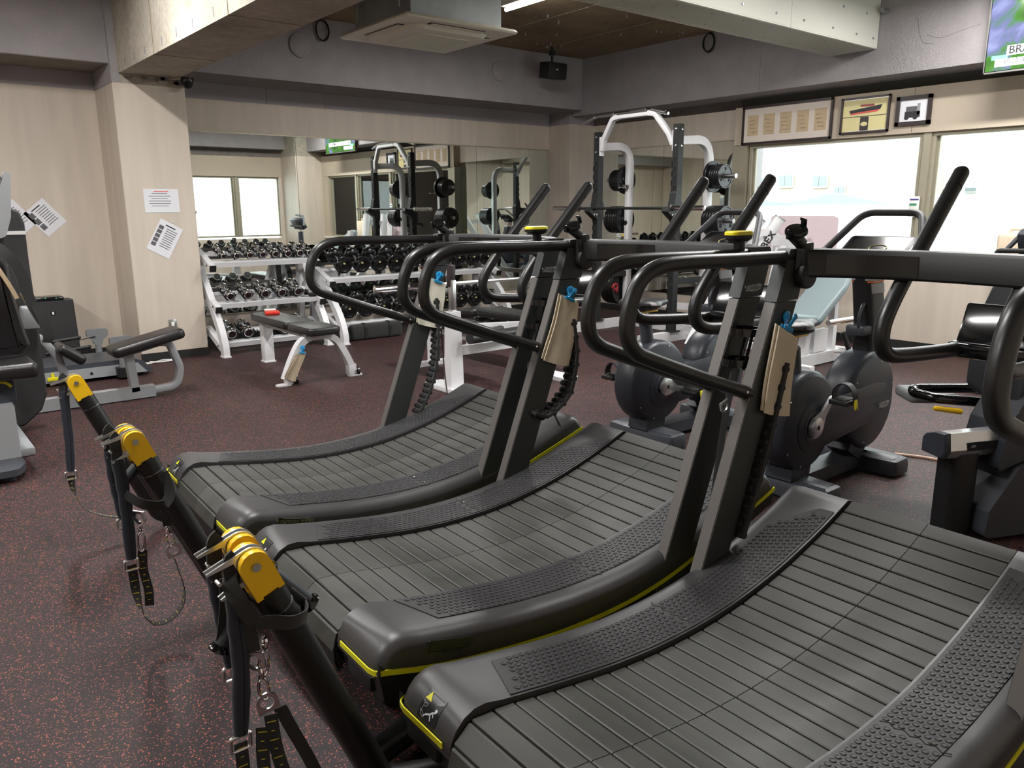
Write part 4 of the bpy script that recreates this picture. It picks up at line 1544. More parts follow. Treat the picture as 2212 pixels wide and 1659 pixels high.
# resistance straps on the harness poles
def res_strap(k, side, label, sleeve, tail=None, tail_w=None, marks=True, w=0.036, extra=None, yo=0.0):
    Y = side * 0.482 + yo
    o_ = Vector((sleeve[0][0], Y, sleeve[0][1]))
    t = thing('resistance_strap', label, 'strap', TW(k, *o_), TREAD[k].rotation_euler.z, 'resistance straps')
    P = [Vector((x - o_.x, 0, z - o_.z)) for x, z in sleeve]
    B().ribbon(curve_pts([P[0] + Vector((0.012, 0, 0.012)), P[0], P[0].lerp(P[1], 0.6), P[1]], 3), (1, 0, 0), 0.030, 0.006).build('webbing_loop', M['webbing'], t)
    sl = curve_pts(P[1:], 5)
    rings = []
    for i, p in enumerate(sl):
        tg = (sl[min(i + 1, len(sl) - 1)] - sl[max(i - 1, 0)]).normalized()
        wd = Vector((1, 0, 0)); wd = (wd - tg * wd.dot(tg)).normalized()
        nn = tg.cross(wd)
        ww = w / 2 * (1 + 0.06 * math.sin(i * 1.7)) * (0.78 if i == len(sl) - 1 else 1)
        rings.append([p + wd * (ww * math.copysign(abs(math.cos(a)) ** 0.6, math.cos(a))) + nn * (0.011 * math.sin(a)) for a in [2 * PI * j / 14 for j in range(14)]])
    so = B().loft(rings).build('sleeve', M['navy'], t)
    so['label'] = 'navy padded sleeve'
    B().tube([p + Vector((0.003, -0.0105, 0)) for p in sl], 0.0012, 5).build('seam', M['slot'], so)
    e = sl[-1]
    d = (sl[-1] - sl[-2]).normalized()
    b = B()
    fr = [(0.020, 0.016), (-0.020, 0.016), (-0.020, -0.016), (0.020, -0.016)]
    c0 = e + d * 0.02
    b.tube(fillet([c0 + Vector((x, 0, z)) for x, z in fr + fr[:1]], 0.006, 4), 0.0042, 8)
    b.build('buckle', M['alloy'], t)
    if tail:
        T = curve_pts([c0] + [Vector((p[0] - o_.x, (p[2] if len(p) > 2 else 0), p[1] - o_.z)) for p in tail], 6)
        n = len(T)
        wd = []
        for i in range(n):
            f = min(1, max(0, (i / (n - 1) - tail_w[0]) / max(1e-3, tail_w[1] - tail_w[0])))
            wd.append(Vector((math.cos(f * PI / 2), -math.sin(f * PI / 2), 0)))
        B().ribbon(T, wd, 0.027, 0.0022).build('webbing_tail', M['webbing'], t)
        mk = B()
        for i, (p, tg) in enumerate(along(T, 0.021, 0.012)):
            # nearest width vector
            j = min(range(n), key=lambda q: (T[q] - p).length)
            v = (wd[j] - tg * wd[j].dot(tg)).normalized()
            nn = tg.cross(v)
            L = 0.018 if i % 2 == 0 else 0.007
            mk.bar(p - v * L / 2, p + v * L / 2, 0.0016, 0.0034, nn)
        stuff(mk.build('stitch_marks', M['yellow_mark'], t, smooth=False))
    if extra:
        extra(t, o_)
    return t


def loop_and_hook(web, ring_c, hook, upper):
    def f(t, o_):
        W_ = curve_pts([Vector((x, y, z)) - Vector((o_.x, 0, o_.z)) for x, y, z in web], 6)
        n = len(W_)
        B().ribbon(W_, [Vector((0.94, -0.34, 0))] * n, 0.027, 0.0024).build('adjustment_web', M['webbing'], t)
        mk = B()
        for i, (p, tg) in enumerate(along(W_, 0.022, 0.016)):
            v = Vector((0.94, -0.34, 0)); v = (v - tg * v.dot(tg)).normalized(); nn = tg.cross(v)
            L = 0.018 if i % 2 == 0 else 0.007
            mk.bar(p - v * L / 2, p + v * L / 2, 0.0018, 0.0036, nn)
        stuff(mk.build('stitch_marks', M['yellow_mark'], t, smooth=False))
        R = Vector((o_.x, 0, o_.z))
        b = B()
        for c in ring_c:
            dring(b, Vector(c[:3]) - R, c[3], c[4], 0.0225, 0.045, 0.0145)
        b.build('d_ring', M['alloy'], t)
        b = B()
        for p, q in hook:
            snap_hook(b, Vector(p) - R, Vector(q) - R)
        b.build('snap_hook', M['chrome'], t)
        if upper:
            B().ribbon(curve_pts([Vector(u) - R for u in upper], 5), (1, -0.3, 0), 0.024, 0.003).build('upper_web', M['webbing'], t)
    return f


res_strap(1, 1, 'navy strap on the farthest harness pole, its tail drooping over the floor', [(-1.045, 0.722), (-1.048, 0.668), (-1.050, 0.56), (-1.052, 0.45), (-1.060, 0.335)],
          [(-1.062, 0.275), (-1.055, 0.225), (-1.025, 0.163, -0.01), (-0.968, 0.125, -0.02), (-0.905, 0.100, -0.02)], (0.0, 0.45))
res_strap(1, -1, 'navy strap left of the second yellow pole head', [(-1.052, 0.722), (-1.055, 0.660), (-1.053, 0.58), (-1.045, 0.50), (-1.04, 0.44)], None, None, w=0.034)
res_strap(2, 1, 'navy strap on the third pole with a marked loop and two snap hooks', [(-1.052, 0.712), (-1.052, 0.650), (-1.046, 0.56), (-1.044, 0.466), (-1.047, 0.325)],
          [(-1.046, 0.262), (-1.043, 0.20), (-1.032, 0.132), (-1.000, 0.087), (-0.955, 0.089), (-0.922, 0.115), (-0.906, 0.150), (-0.906, 0.20), (-0.916, 0.25), (-0.924, 0.295)], (0.12, 0.3),
          extra=loop_and_hook([(-1.012, 0.0, 0.345), (-1.016, 0.0, 0.28), (-1.008, 0.0, 0.21), (-1.010, 0.0, 0.155)], [(-0.924, -0.006, 0.322, (1, -0.2, 0.25), (-0.2, 0, 1)), (-1.012, -0.01, 0.455, (0.55, -0.8, 0), (0.1, 0, -1))],
                              [((-0.936, -0.004, 0.395), (-0.925, -0.006, 0.335)), ((-1.012, -0.01, 0.43), (-1.016, -0.01, 0.345))], [(-0.940, -0.01, 0.50), (-0.936, -0.006, 0.45), (-0.934, -0.004, 0.405)]))
res_strap(2, -1, 'navy strap left of the fourth yellow pole head', [(-1.052, 0.722), (-1.057, 0.660), (-1.053, 0.60), (-1.045, 0.52), (-1.04, 0.44)], None, None, w=0.036)
res_strap(3, 1, 'navy strap on the nearest pole with a large silver D ring and yellow marked webbing', [(-1.042, 0.712), (-1.040, 0.645), (-1.041, 0.57), (-1.040, 0.48), (-1.052, 0.338)],
          [(-1.053, 0.275), (-1.052, 0.20), (-1.046, 0.12), (-1.035, 0.06)], (0.9, 1.0),
          extra=loop_and_hook([(-0.992, -0.012, 0.362), (-0.988, -0.012, 0.30), (-0.980, -0.012, 0.245), (-0.966, -0.01, 0.19), (-0.952, -0.01, 0.12)], [(-0.998, -0.014, 0.394, (1, -0.2, 0.28), (-0.24, 0, 1)), (-1.013, -0.012, 0.492, (0.55, -0.75, 0.1), (0.15, 0, -1))],
                              [((-1.006, -0.012, 0.468), (-1.000, -0.014, 0.402)), ((-0.992, -0.012, 0.53), (-1.000, -0.012, 0.455))], [(-1.020, -0.01, 0.60), (-1.018, -0.012, 0.56), (-1.014, -0.012, 0.515)]))
# extra webbing falls beside the nearest strap
for i, (pts, lb) in enumerate((([(-1.008, 0.478, 0.335), (-1.012, 0.478, 0.27), (-1.010, 0.478, 0.18), (-1.004, 0.478, 0.08)], 'marked black webbing fall beside the nearest navy sleeve'), ([(-0.966, 0.485, 0.36), (-0.945, 0.485, 0.30), (-0.915, 0.485, 0.22), (-0.885, 0.485, 0.13)], 'plain black webbing fall behind the large silver D ring'))):
    o_ = Vector(pts[0])
    t = thing('webbing_strap', lb, 'strap', TW(3, *o_), TREAD[3].rotation_euler.z)
    P = curve_pts([Vector(p) - o_ for p in pts], 6)
    B().ribbon(P, (0.9, -0.4, 0), 0.027, 0.0024).build('webbing', M['webbing'], t)
    if i == 0:
        mk = B()
        for q, (p, tg) in enumerate(along(P, 0.021, 0.01)):
            v = Vector((0.9, -0.4, 0)); v = (v - tg * v.dot(tg)).normalized()
            L = 0.018 if q % 2 == 0 else 0.007
            mk.bar(p - v * L / 2, p + v * L / 2, 0.0018, 0.0036, tg.cross(v))
        stuff(mk.build('stitch_marks', M['yellow_mark'], t, smooth=False))


def pull_handle(k, label, p, q, y, loop):
    """foam grip with flared black ends and a webbing loop"""
    o_ = Vector((p[0], y, p[1]))
    t = thing('pull_handle', label, 'handle', TW(k, *o_), TREAD[k].rotation_euler.z, 'pull handles')
    e = Vector((q[0] - p[0], 0, q[1] - p[1]))
    L = 0.13
    d = e.normalized()
    B().lathe([(0.0155, 0.006), (0.0165, 0.012), (0.0165, L - 0.012), (0.0155, L - 0.006)], (0, 0, 0), d, 16).build('grip', mat('slate_foam', srgb(58, 64, 70), 0.5), t)
    b = B()
    b.lathe([(0.017, 0.010), (0.0185, 0.008), (0.0235, 0.001), (0.0245, -0.003), (0.0225, -0.005), (0.0185, -0.003), (0.012, 0.004)], (0, 0, 0), d, 18)
    b.lathe([(0.017, 0.010), (0.0185, 0.008), (0.0235, 0.001), (0.0245, -0.003), (0.0225, -0.005), (0.0185, -0.003), (0.012, 0.004)], d * L, -d, 18)
    b.build('flared_end', M['black_gloss'], t)
    if loop:
        for pts, wd in loop:
            B().ribbon(curve_pts([Vector(x) - o_ for x in pts], 6), wd, 0.032, 0.0026).build('webbing_loop', M['webbing'], t)
    return t


pull_handle(3, 'grey pull handle behind the nearest harness pole', (-0.867, 0.545), (-0.918, 0.606), 0.535,
            [([(-0.880, 0.530, 0.545), (-0.905, 0.46, 0.562), (-0.945, 0.437, 0.569), (-0.987, 0.437, 0.585), (-1.014, 0.440, 0.589)], (0.1, -0.2, 1)), ([(-1.014, 0.442, 0.589), (-1.028, 0.446, 0.612), (-1.042, 0.452, 0.645), (-1.05, 0.47, 0.672), (-1.04, 0.49, 0.69)], (0.75, -0.2, 0.6))])
text('lettering', 'TECHNOGYM', 0.008, M['label_grey'], [o for o in C.objects if o.name.startswith('pull_handle')][0], (0.032 - 0.0600 * 0, 0, 0.0) if False else (-0.028, -0.0150, 0.0365), (0.64, 0, -0.76), (0.55, -0.55, 0.46))
pull_handle(3, 'grey pull handle hanging left of the nearest navy sleeve', (-1.058, 0.500), (-1.030, 0.545), 0.55, [([(-1.05, 0.55, 0.51), (-1.04, 0.54, 0.58), (-1.035, 0.53, 0.66)], (1, 0, 0.2))])
pull_handle(2, 'grey pull handle left of the second pair of pole heads', (-1.047, 0.546), (-0.985, 0.610), 0.53,
            [([(-1.045, 0.47, 0.540), (-1.01, 0.44, 0.512), (-0.975, 0.437, 0.496), (-0.945, 0.437, 0.492)], (0.1, -0.2, 1)), ([(-0.945, 0.437, 0.492), (-0.928, 0.437, 0.515), (-0.925, 0.443, 0.545), (-0.935, 0.455, 0.59)], (0.75, -0.3, 0.3))])

# ------------------------------------------------------------------ dumbbell racks
def rack(name, label, x0, x1, tiers, side, cap_boxes, rear_y):
    t = thing(name, label, 'rack', ((x0 + x1) / 2, 7.8, 0), 0, 'dumbbell racks')
    cx = (x0 + x1) / 2
    hw = (x1 - x0) / 2
    for s in (-1, 1):
        b = B()
        P = curve_pts([(s * hw, y - 7.8, z) for y, z in side], 5)
        n = len(P)
        rings = []
        for i, p in enumerate(P):
            tg = (P[min(i + 1, n - 1)] - P[max(i - 1, 0)]).normalized()
            nn = Vector((1, 0, 0)).cross(tg)
            rings.append([p + Vector((a, 0, 0)) + nn * c for a, c in ((-0.03, -0.04), (0.03, -0.04), (0.03, 0.04), (-0.03, 0.04))])
        b.loft(rings)
        top = side[-1]
        b.bar((s * hw, top[0] - 7.8, top[1]), (s * hw, rear_y - 7.8, 0.0), 0.06, 0.06, (0, 1, 0))
        b.box((s * hw, side[0][0] - 7.8, 0.006), (0.075, 0.10, 0.012))
        b.build('side_frame', M['white_steel'], t)
    for (yf, zf, yb, zb) in tiers:
        r = B()
        r.bar((-hw, yf - 7.8, zf), (hw, yf - 7.8, zf), 0.07, 0.014, (0, -0.36, 0.93))
        r.bar((-hw, yf - 7.8 - 0.035, zf - 0.02), (hw, yf - 7.8 - 0.035, zf - 0.02), 0.012, 0.05, (0, -0.36, 0.93))
        r.bar((-hw, yb - 7.8, zb), (hw, yb - 7.8, zb), 0.07, 0.014, (0, -0.36, 0.93))
        r.build('tier_rail', M['white_steel'], t)
        for s in (-1, 1):
            a = B()
            a.bar((s * hw, yf - 7.8 - 0.10, zf - 0.045), (s * hw, yb - 7.8 + 0.12, zb + 0.035), 0.056, 0.056)
            ao = a.build('tier_arm', M['white_steel'], t)
            B().bar((s * hw, yf - 7.8 - 0.118, zf - 0.052), (s * hw, yf - 7.8 - 0.099, zf - 0.0445), 0.058, 0.058).build('end_plug', M['black'], ao)
            B().cyl((s * hw + 0.028, yf - 7.8 + 0.03, zf), (s * hw + 0.034, yf - 7.8 + 0.03, zf), 0.008, n=8).cyl((s * hw - 0.034, yf - 7.8 - 0.03, zf - 0.02), (s * hw - 0.028, yf - 7.8 - 0.03, zf - 0.02), 0.008, n=8).build('bolt', M['black'], ao)
    return t


AXD = Vector((0, 0.93, 0.367)).normalized()


def saddle(parent, x, y, z, r, off):
    b = B()
    poly = [(r * 1.7, r * 0.55), (r * 1.55, r * 0.75), (r * 1.1, r * 0.05), (r * 0.6, -r * 0.42), (-r * 0.6, -r * 0.42), (-r * 1.1, r * 0.05), (-r * 1.55, r * 0.75), (-r * 1.7, r * 0.55), (-r * 1.2, -r * 0.35), (-r * 0.7, -r * 0.85), (r * 0.7, -r * 0.85), (r * 1.2, -r * 0.35)]
    up = Vector((1, 0, 0)).cross(AXD)
    b.prism([(a, c) for a, c in poly], Vector((x, y, z)) - off - up * r * 0.55, (1, 0, 0), up, AXD * 0.055)
    return b.build('saddle', M['black'], parent, smooth=False)


def chrome_dumbbell(r):
    t = thing('chrome_dumbbell', 'x', 'dumbbell')
    L, hl = 0.235, 0.062 + r * 0.35
    h = B()
    h.lathe([(0.012, hl - 0.004), (0.0125, hl + 0.02), (0.016, L / 2), (0.0125, L - hl - 0.02), (0.012, L - hl + 0.004)], (0, 0, 0), AXD, 14)
    h.build('handle', M['steel'], t)
    for a, sg in ((0.0, 1), (L, -1)):
        hd = B()
        hd.lathe([(r * 0.80, 0.0), (r * 0.95, 0.003), (r, 0.009), (r, hl - 0.009), (r * 0.93, hl - 0.003), (r * 0.6, hl), (0.013, hl + 0.002)], AXD * a, AXD * sg, 22)
        ho = hd.build('head', M['chrome'], t, angle=50)
        B().lathe([(r * 0.80, -0.0012), (r * 0.80, 0.0008)], AXD * a, AXD * sg, 18).build('end_disc', M['plate_cap'], ho)
    return t


def round_dumbbell(r):
    t = thing('round_dumbbell', 'x', 'dumbbell')
    L, hl = 0.30, 0.078
    h = B()
    h.lathe([(0.018, hl - 0.004), (0.018, L / 2 - 0.03), (0.0195, L / 2), (0.018, L / 2 + 0.03), (0.018, L - hl + 0.004)], (0, 0, 0), AXD, 14)
    h.build('handle', M['chrome'], t)
    for a, sg in ((0.0, 1), (L, -1)):
        hd = B()
        hd.lathe([(0.0, 0.004), (r * 0.70, 0.004), (r * 0.74, 0.0), (r * 0.9, 0.002), (r * 0.985, 0.014), (r, 0.028), (r, 0.045), (r * 0.96, 0.058), (r * 0.8, 0.070), (r * 0.45, 0.078), (0.03, 0.080)], AXD * a, AXD * sg, 26)
        ho = hd.build('head', M['rubber'], t, angle=50)
        up = Vector((1, 0, 0)).cross(AXD)
        c = AXD * (a + sg * 0.003) + up * r * 0.33 + Vector((-0.012 if sg > 0 else 0, 0, 0))
        B().box(c, (0.024, 0.0012, 0.016), Matrix((Vector((1, 0, 0)), AXD, up)).transposed() @ Matrix.Rotation(0.35 * sg, 3, 'Y')).build('weight_label', M['cream_print'], ho, smooth=False)
    return t


side1 = [(7.44, 0.0), (7.455, 0.12), (7.53, 0.27), (7.68, 0.46), (7.86, 0.68), (8.04, 0.90)]
r1 = rack('dumbbell_rack', 'white three tier rack holding the chrome dumbbells', 2.53, 3.60, [(7.70, 0.878, 7.88, 0.952), (7.63, 0.490, 7.82, 0.566), (7.575, 0.118, 7.76, 0.194)], side1, None, 8.08)
side2 = [(7.35, 0.0), (7.365, 0.12), (7.45, 0.28), (7.62, 0.46), (7.80, 0.62), (7.95, 0.70), (8.03, 0.66)]
r2 = rack('dumbbell_rack', 'long white two tier rack holding the round black dumbbells', 3.74, 5.95, [(7.67, 0.655, 7.88, 0.735), (7.57, 0.180, 7.78, 0.262)], side2, None, 8.08)

rows = [
    ('top tier', 7.655, 0.938, [2.665, 2.795, 2.925, 3.055, 3.187, 3.318, 3.448, 3.555], [0.027, 0.029, 0.031, 0.033, 0.034, 0.035, 0.036, 0.036]),
    ('middle tier', 7.555, 0.560, [2.665, 2.838, 3.010, 3.185, 3.358], [0.038, 0.039, 0.041, 0.042, 0.043]),
    ('bottom tier', 7.53, 0.196, [2.64, 2.806, 3.19, 3.38], [0.046, 0.047, 0.049, 0.050])]
ordn = ['first', 'second', 'third', 'fourth', 'fifth', 'sixth', 'seventh', 'eighth', 'ninth', 'tenth']
for nm, y, z, xs, rs_ in rows:
    for i, (x, r) in enumerate(zip(xs, rs_)):
        d = chrome_dumbbell(r)
        d.location = (x, y, z)
        lb = '%s chrome dumbbell from the left on the %s of the white rack' % (ordn[i], nm)
        if nm == 'bottom tier' and i > 1:
            lb = '%s chrome dumbbell on the bottom tier, behind the flat bench pad' % ('left' if i == 2 else 'right')
        tag(d, lb, 'dumbbell', 'chrome dumbbells')
        for k in (0.02, 0.16):
            p = Vector((x, y, z)) + AXD * k - Vector(r1.location)
            saddle(r1, p.x, p.y, p.z, r * 0.95, Vector((0, 0, 0)))
for x in (2.975, 3.52):
    p = Vector((x, 7.53 if x < 3 else 7.555, 0.19 if x < 3 else 0.555)) - Vector(r1.location)
    saddle(r1, p.x, p.y, p.z, 0.045, Vector((0, 0, 0)))
big = round_dumbbell(0.086)
first = True
for nm, y, z, n, x0, st in (('upper tier', 7.60, 0.785, 10, 3.915, 0.213), ('lower tier', 7.50, 0.316, 10, 3.90, 0.208)):
    for i in range(n):
        d = big if first else dup(big)
        first = False
        d.location = (x0 + st * i, y, z)
        tag(d, '%s round black dumbbell from the left on the %s' % (ordn[i], nm), 'dumbbell', 'round black dumbbells')
        p = Vector((x0 + st * i, y, z)) + AXD * 0.02 - Vector(r2.location)
        saddle(r2, p.x, p.y, p.z - 0.005, 0.062, Vector((0, 0, 0)))
for fr, lbx in ((r1, 3.60), (r2, 3.74)):
    pass

bag = thing('gym_bag', 'flat black holdall on the floor under the long dumbbell rack', 'bag', (4.19, 7.58, 0))
B().box((0, 0, 0.088), (0.62, 0.26, 0.165), None, 0.03, 3).build('body', M['webbing'], bag)
for x in (-0.15, 0.15):
    B().ribbon(curve_pts([(x, -0.136, 0.02), (x, -0.136, 0.09), (x, -0.128, 0.165), (x, 0, 0.178), (x, 0.13, 0.16)], 3), (1, 0, 0), 0.03, 0.004).build('carry_strap', M['black'], bag)
B().bar((-0.29, 0.0, 0.1735), (0.29, 0.0, 0.1735), 0.012, 0.004).build('zip', M['slot'], bag)


# ------------------------------------------------------------------ flat bench with towel and red box
fb = thing('flat_bench', 'white flat bench with a black pad in front of the chrome dumbbells', 'bench', (2.76, 6.4, 0))
UZ = (0, 0, 1)
pillow(round_poly([(-0.145, -0.66), (0.145, -0.66), (0.145, -0.20), (-0.145, -0.20)], 0.07), 0.062, 0.018, (0, 0, 0.392), (1, 0, 0), (0, 1, 0), UZ).build('seat_pad', M['vinyl'], fb)
pillow(round_poly([(-0.145, -0.195), (0.145, -0.195), (0.135, 0.58), (0.10, 0.66), (-0.10, 0.66), (-0.135, 0.58)], 0.05), 0.062, 0.018, (0, 0, 0.392), (1, 0, 0), (0, 1, 0), UZ).build('back_pad', M['vinyl'], fb)
b = B()
b.span((-0.035, -0.50, 0.335), (0.035, 0.60, 0.392), 0.004)
b.build('spine', M['white_steel'], fb)
arch = curve_pts([(-0.30, -0.50, 0.045), (-0.235, -0.50, 0.19), (-0.165, -0.50, 0.31), (-0.09, -0.50, 0.362), (0, -0.50, 0.372), (0.09, -0.50, 0.362), (0.165, -0.50, 0.31), (0.235, -0.50, 0.19), (0.30, -0.50, 0.045)], 5)
b = B()
rings = []
for i, p in enumerate(arch):
    tg = (arch[min(i + 1, len(arch) - 1)] - arch[max(i - 1, 0)]).normalized()
    nn = Vector((0, 1, 0)).cross(tg)
    rings.append([p + Vector((0, a, 0)) + nn * c for a, c in ((-0.035, -0.026), (0.035, -0.026), (0.035, 0.026), (-0.035, 0.026))])
b.loft(rings)
for s in (-1, 1):
    b.prism(rrect(0.13, 0.07, 0.03), (s * 0.315, -0.50, 0.0), (1, 0, 0), (0, 1, 0), (0, 0, 0.012))
    b.box((s * 0.275, -0.50, 0.055), (0.05, 0.074, 0.09), None, 0.006)
    b.box((s * 0.262 + 0.055, -0.50, 0.06), (0.012, 0.05, 0.085), None, 0.004)
b.build('arched_foot', M['white_steel'], fb)
for s in (-1, 1):
    B().lathe([(0.028, -0.011), (0.034, -0.008), (0.034, 0.008), (0.028, 0.011)], (s * 0.262 + 0.045 + (0.03 if s > 0 else 0), -0.515, 0.036), (1, 0.0, 0), 16).build('transport_wheel', M['rubber'], fb)
b = B()
b.span((-0.045, 0.53, 0.0), (0.045, 0.62, 0.345), 0.004)
b.box((0, 0.575, 0.006), (0.105, 0.105, 0.012))
b.build('rear_leg', M['white_steel'], fb)
rd = thing('pencil_case', 'red case with a white lid lying on the flat bench', 'case', (2.765, 6.82, 0.454))
B().box((0, 0, 0.015), (0.125, 0.085, 0.03), (0, 0, -0.25), 0.008).build('body', M['red'], rd)
B().box((0.0, 0.045, 0.038), (0.10, 0.045, 0.014), (0, 0, -0.25), 0.003).build('lid', M['white_plastic'], rd)
tb = thing('towel', 'tan towel hanging from the arched foot of the flat bench', 'towel', (2.60, 5.855, 0.24), 0, 'clipped towels')
cloth('cloth', M['towel_tan'], tb, [(-0.065, 0.0), (0.02, 0.015), (-0.085, -0.205), (-0.165, -0.165)], None, 9, 12, 0.006, 21, 0.005, 2, -0.02)
blue_clip('blue clip on the arched foot of the flat bench', (2.588, 5.828, 0.262), 0, 0.15)

# ------------------------------------------------------------------ bench press station and adjustable bench
bp = thing('bench_press', 'white bench press station behind the farthest treadmill', 'bench', (3.83, 4.85, 0))
for s in (-1, 1):
    b = B()
    b.loft([[Vector((s * 0.46 + a, c, z)) for a, c in ((-w, -0.045), (w, -0.045), (w, 0.045), (-w, 0.045))] for z, w in ((0.0, 0.062), (0.62, 0.043))])
    b.box((s * 0.46, -0.02, 0.02), (0.16, 0.62, 0.04), None, 0.006)
    u = b.build('upright', M['white_steel'], bp)
    B().box((s * 0.46, 0, 0.735), (0.040, 0.05, 0.24), None, 0.004).build('height_post', M['steel'], u)
    B().box((s * 0.46, 0.012, 0.885), (0.045, 0.055, 0.165), (0.06, 0, 0), 0.006).build('bar_guard', mat('plum_black_rubber', srgb(48, 34, 38), 0.5), u)
    B().bar((s * 0.46, 0.03, 0.77), (s * 0.46, 0.20, 0.77), 0.04, 0.035, bev=0.006).build('bar_hook', M['steel'], u)
b = B()
b.bar((-0.46, 0, 0.315), (0.46, 0, 0.315), 0.05, 0.07)
b.bar((-0.46, 0.02, 0.49), (0.46, 0.28, 0.40), 0.05, 0.055)
b.bar((0, 0.02, 0.31), (0, 1.0, 0.345), 0.06, 0.06)
b.bar((0, 1.0, 0.0), (0, 1.0, 0.36), 0.06, 0.06)
b.bar((-0.22, 1.0, 0.02), (0.22, 1.0, 0.02), 0.07, 0.04)
b.build('frame', M['white_steel'], bp)
B().box((0.25, -0.038, 0.352), (0.16, 0.03, 0.003)).build('caution_tape', M['yellow'], bp)
pillow(round_poly([(-0.14, 0.10), (0.14, 0.10), (0.14, 1.22), (-0.14, 1.22)], 0.05), 0.065, 0.02, (0, 0, 0.375), (1, 0, 0), (0, 1, 0), UZ).build('bench_pad', M['vinyl'], bp)
B().cyl((-0.40, -0.13, 0.42), (0.44, 0.02, 0.40), 0.042, n=16).build('leg_roll', M['vinyl'], bp)
bar = thing('barbell', 'bare barbell resting on the bench press hooks', 'barbell', (3.83, 4.985, 0.812), 0, 'barbells')
B().cyl((-0.66, 0, 0), (0.66, 0, 0), 0.0145, n=14).build('shaft', M['steel'], bar)
for s in (-1, 1):
    B().lathe([(0.0255, 0), (0.0255, 0.36), (0.02, 0.362)], (s * 0.68, 0, 0), (s, 0, 0), 18).lathe([(0.036, -0.025), (0.038, -0.02), (0.038, 0.0), (0.03, 0.004)], (s * 0.68, 0, 0), (s, 0, 0), 18).build('sleeve', M['chrome'], bar)

ab = thing('adjustable_bench', 'black adjustable bench on a white frame beside the bench press', 'bench', (4.48, 5.75, 0))
pillow(round_poly([(-0.15, 0.16), (0.15, 0.16), (0.15, 0.50), (-0.15, 0.50)], 0.06), 0.07, 0.022, (0, 0, 0.40), (1, 0, 0), (0, 0.985, -0.1), (0, 0.1, 0.985)).build('seat_pad', M['vinyl'], ab)
pillow(round_poly([(-0.15, -0.72), (0.15, -0.72), (0.15, 0.14), (-0.15, 0.14)], 0.06), 0.07, 0.022, (0, 0, 0.395), (1, 0, 0), (0, 1, 0), UZ).build('back_pad', M['vinyl'], ab)
b = B()
b.bar((0, -0.62, 0.30), (0, 0.45, 0.30), 0.06, 0.06)
b.bar((0, -0.58, 0.0), (0, -0.40, 0.32), 0.06, 0.06)
b.bar((0, 0.42, 0.0), (0, 0.36, 0.32), 0.06, 0.06)
b.bar((-0.3, -0.58, 0.025), (0.3, -0.58, 0.025), 0.06, 0.05)
b.bar((-0.22, 0.42, 0.025), (0.22, 0.42, 0.025), 0.06, 0.05)
for y in (-0.02, 0.18, -0.35):
    b.box((0, y, 0.365), (0.16, 0.04, 0.07))
b.build('frame', M['white_steel'], ab)
B().cyl((-0.10, 0.16, 0.352), (0.10, 0.16, 0.352), 0.028, n=14).cyl((-0.1, -0.02, 0.352), (0.1, -0.02, 0.352), 0.028, n=14).build('pivot', M['black'], ab)

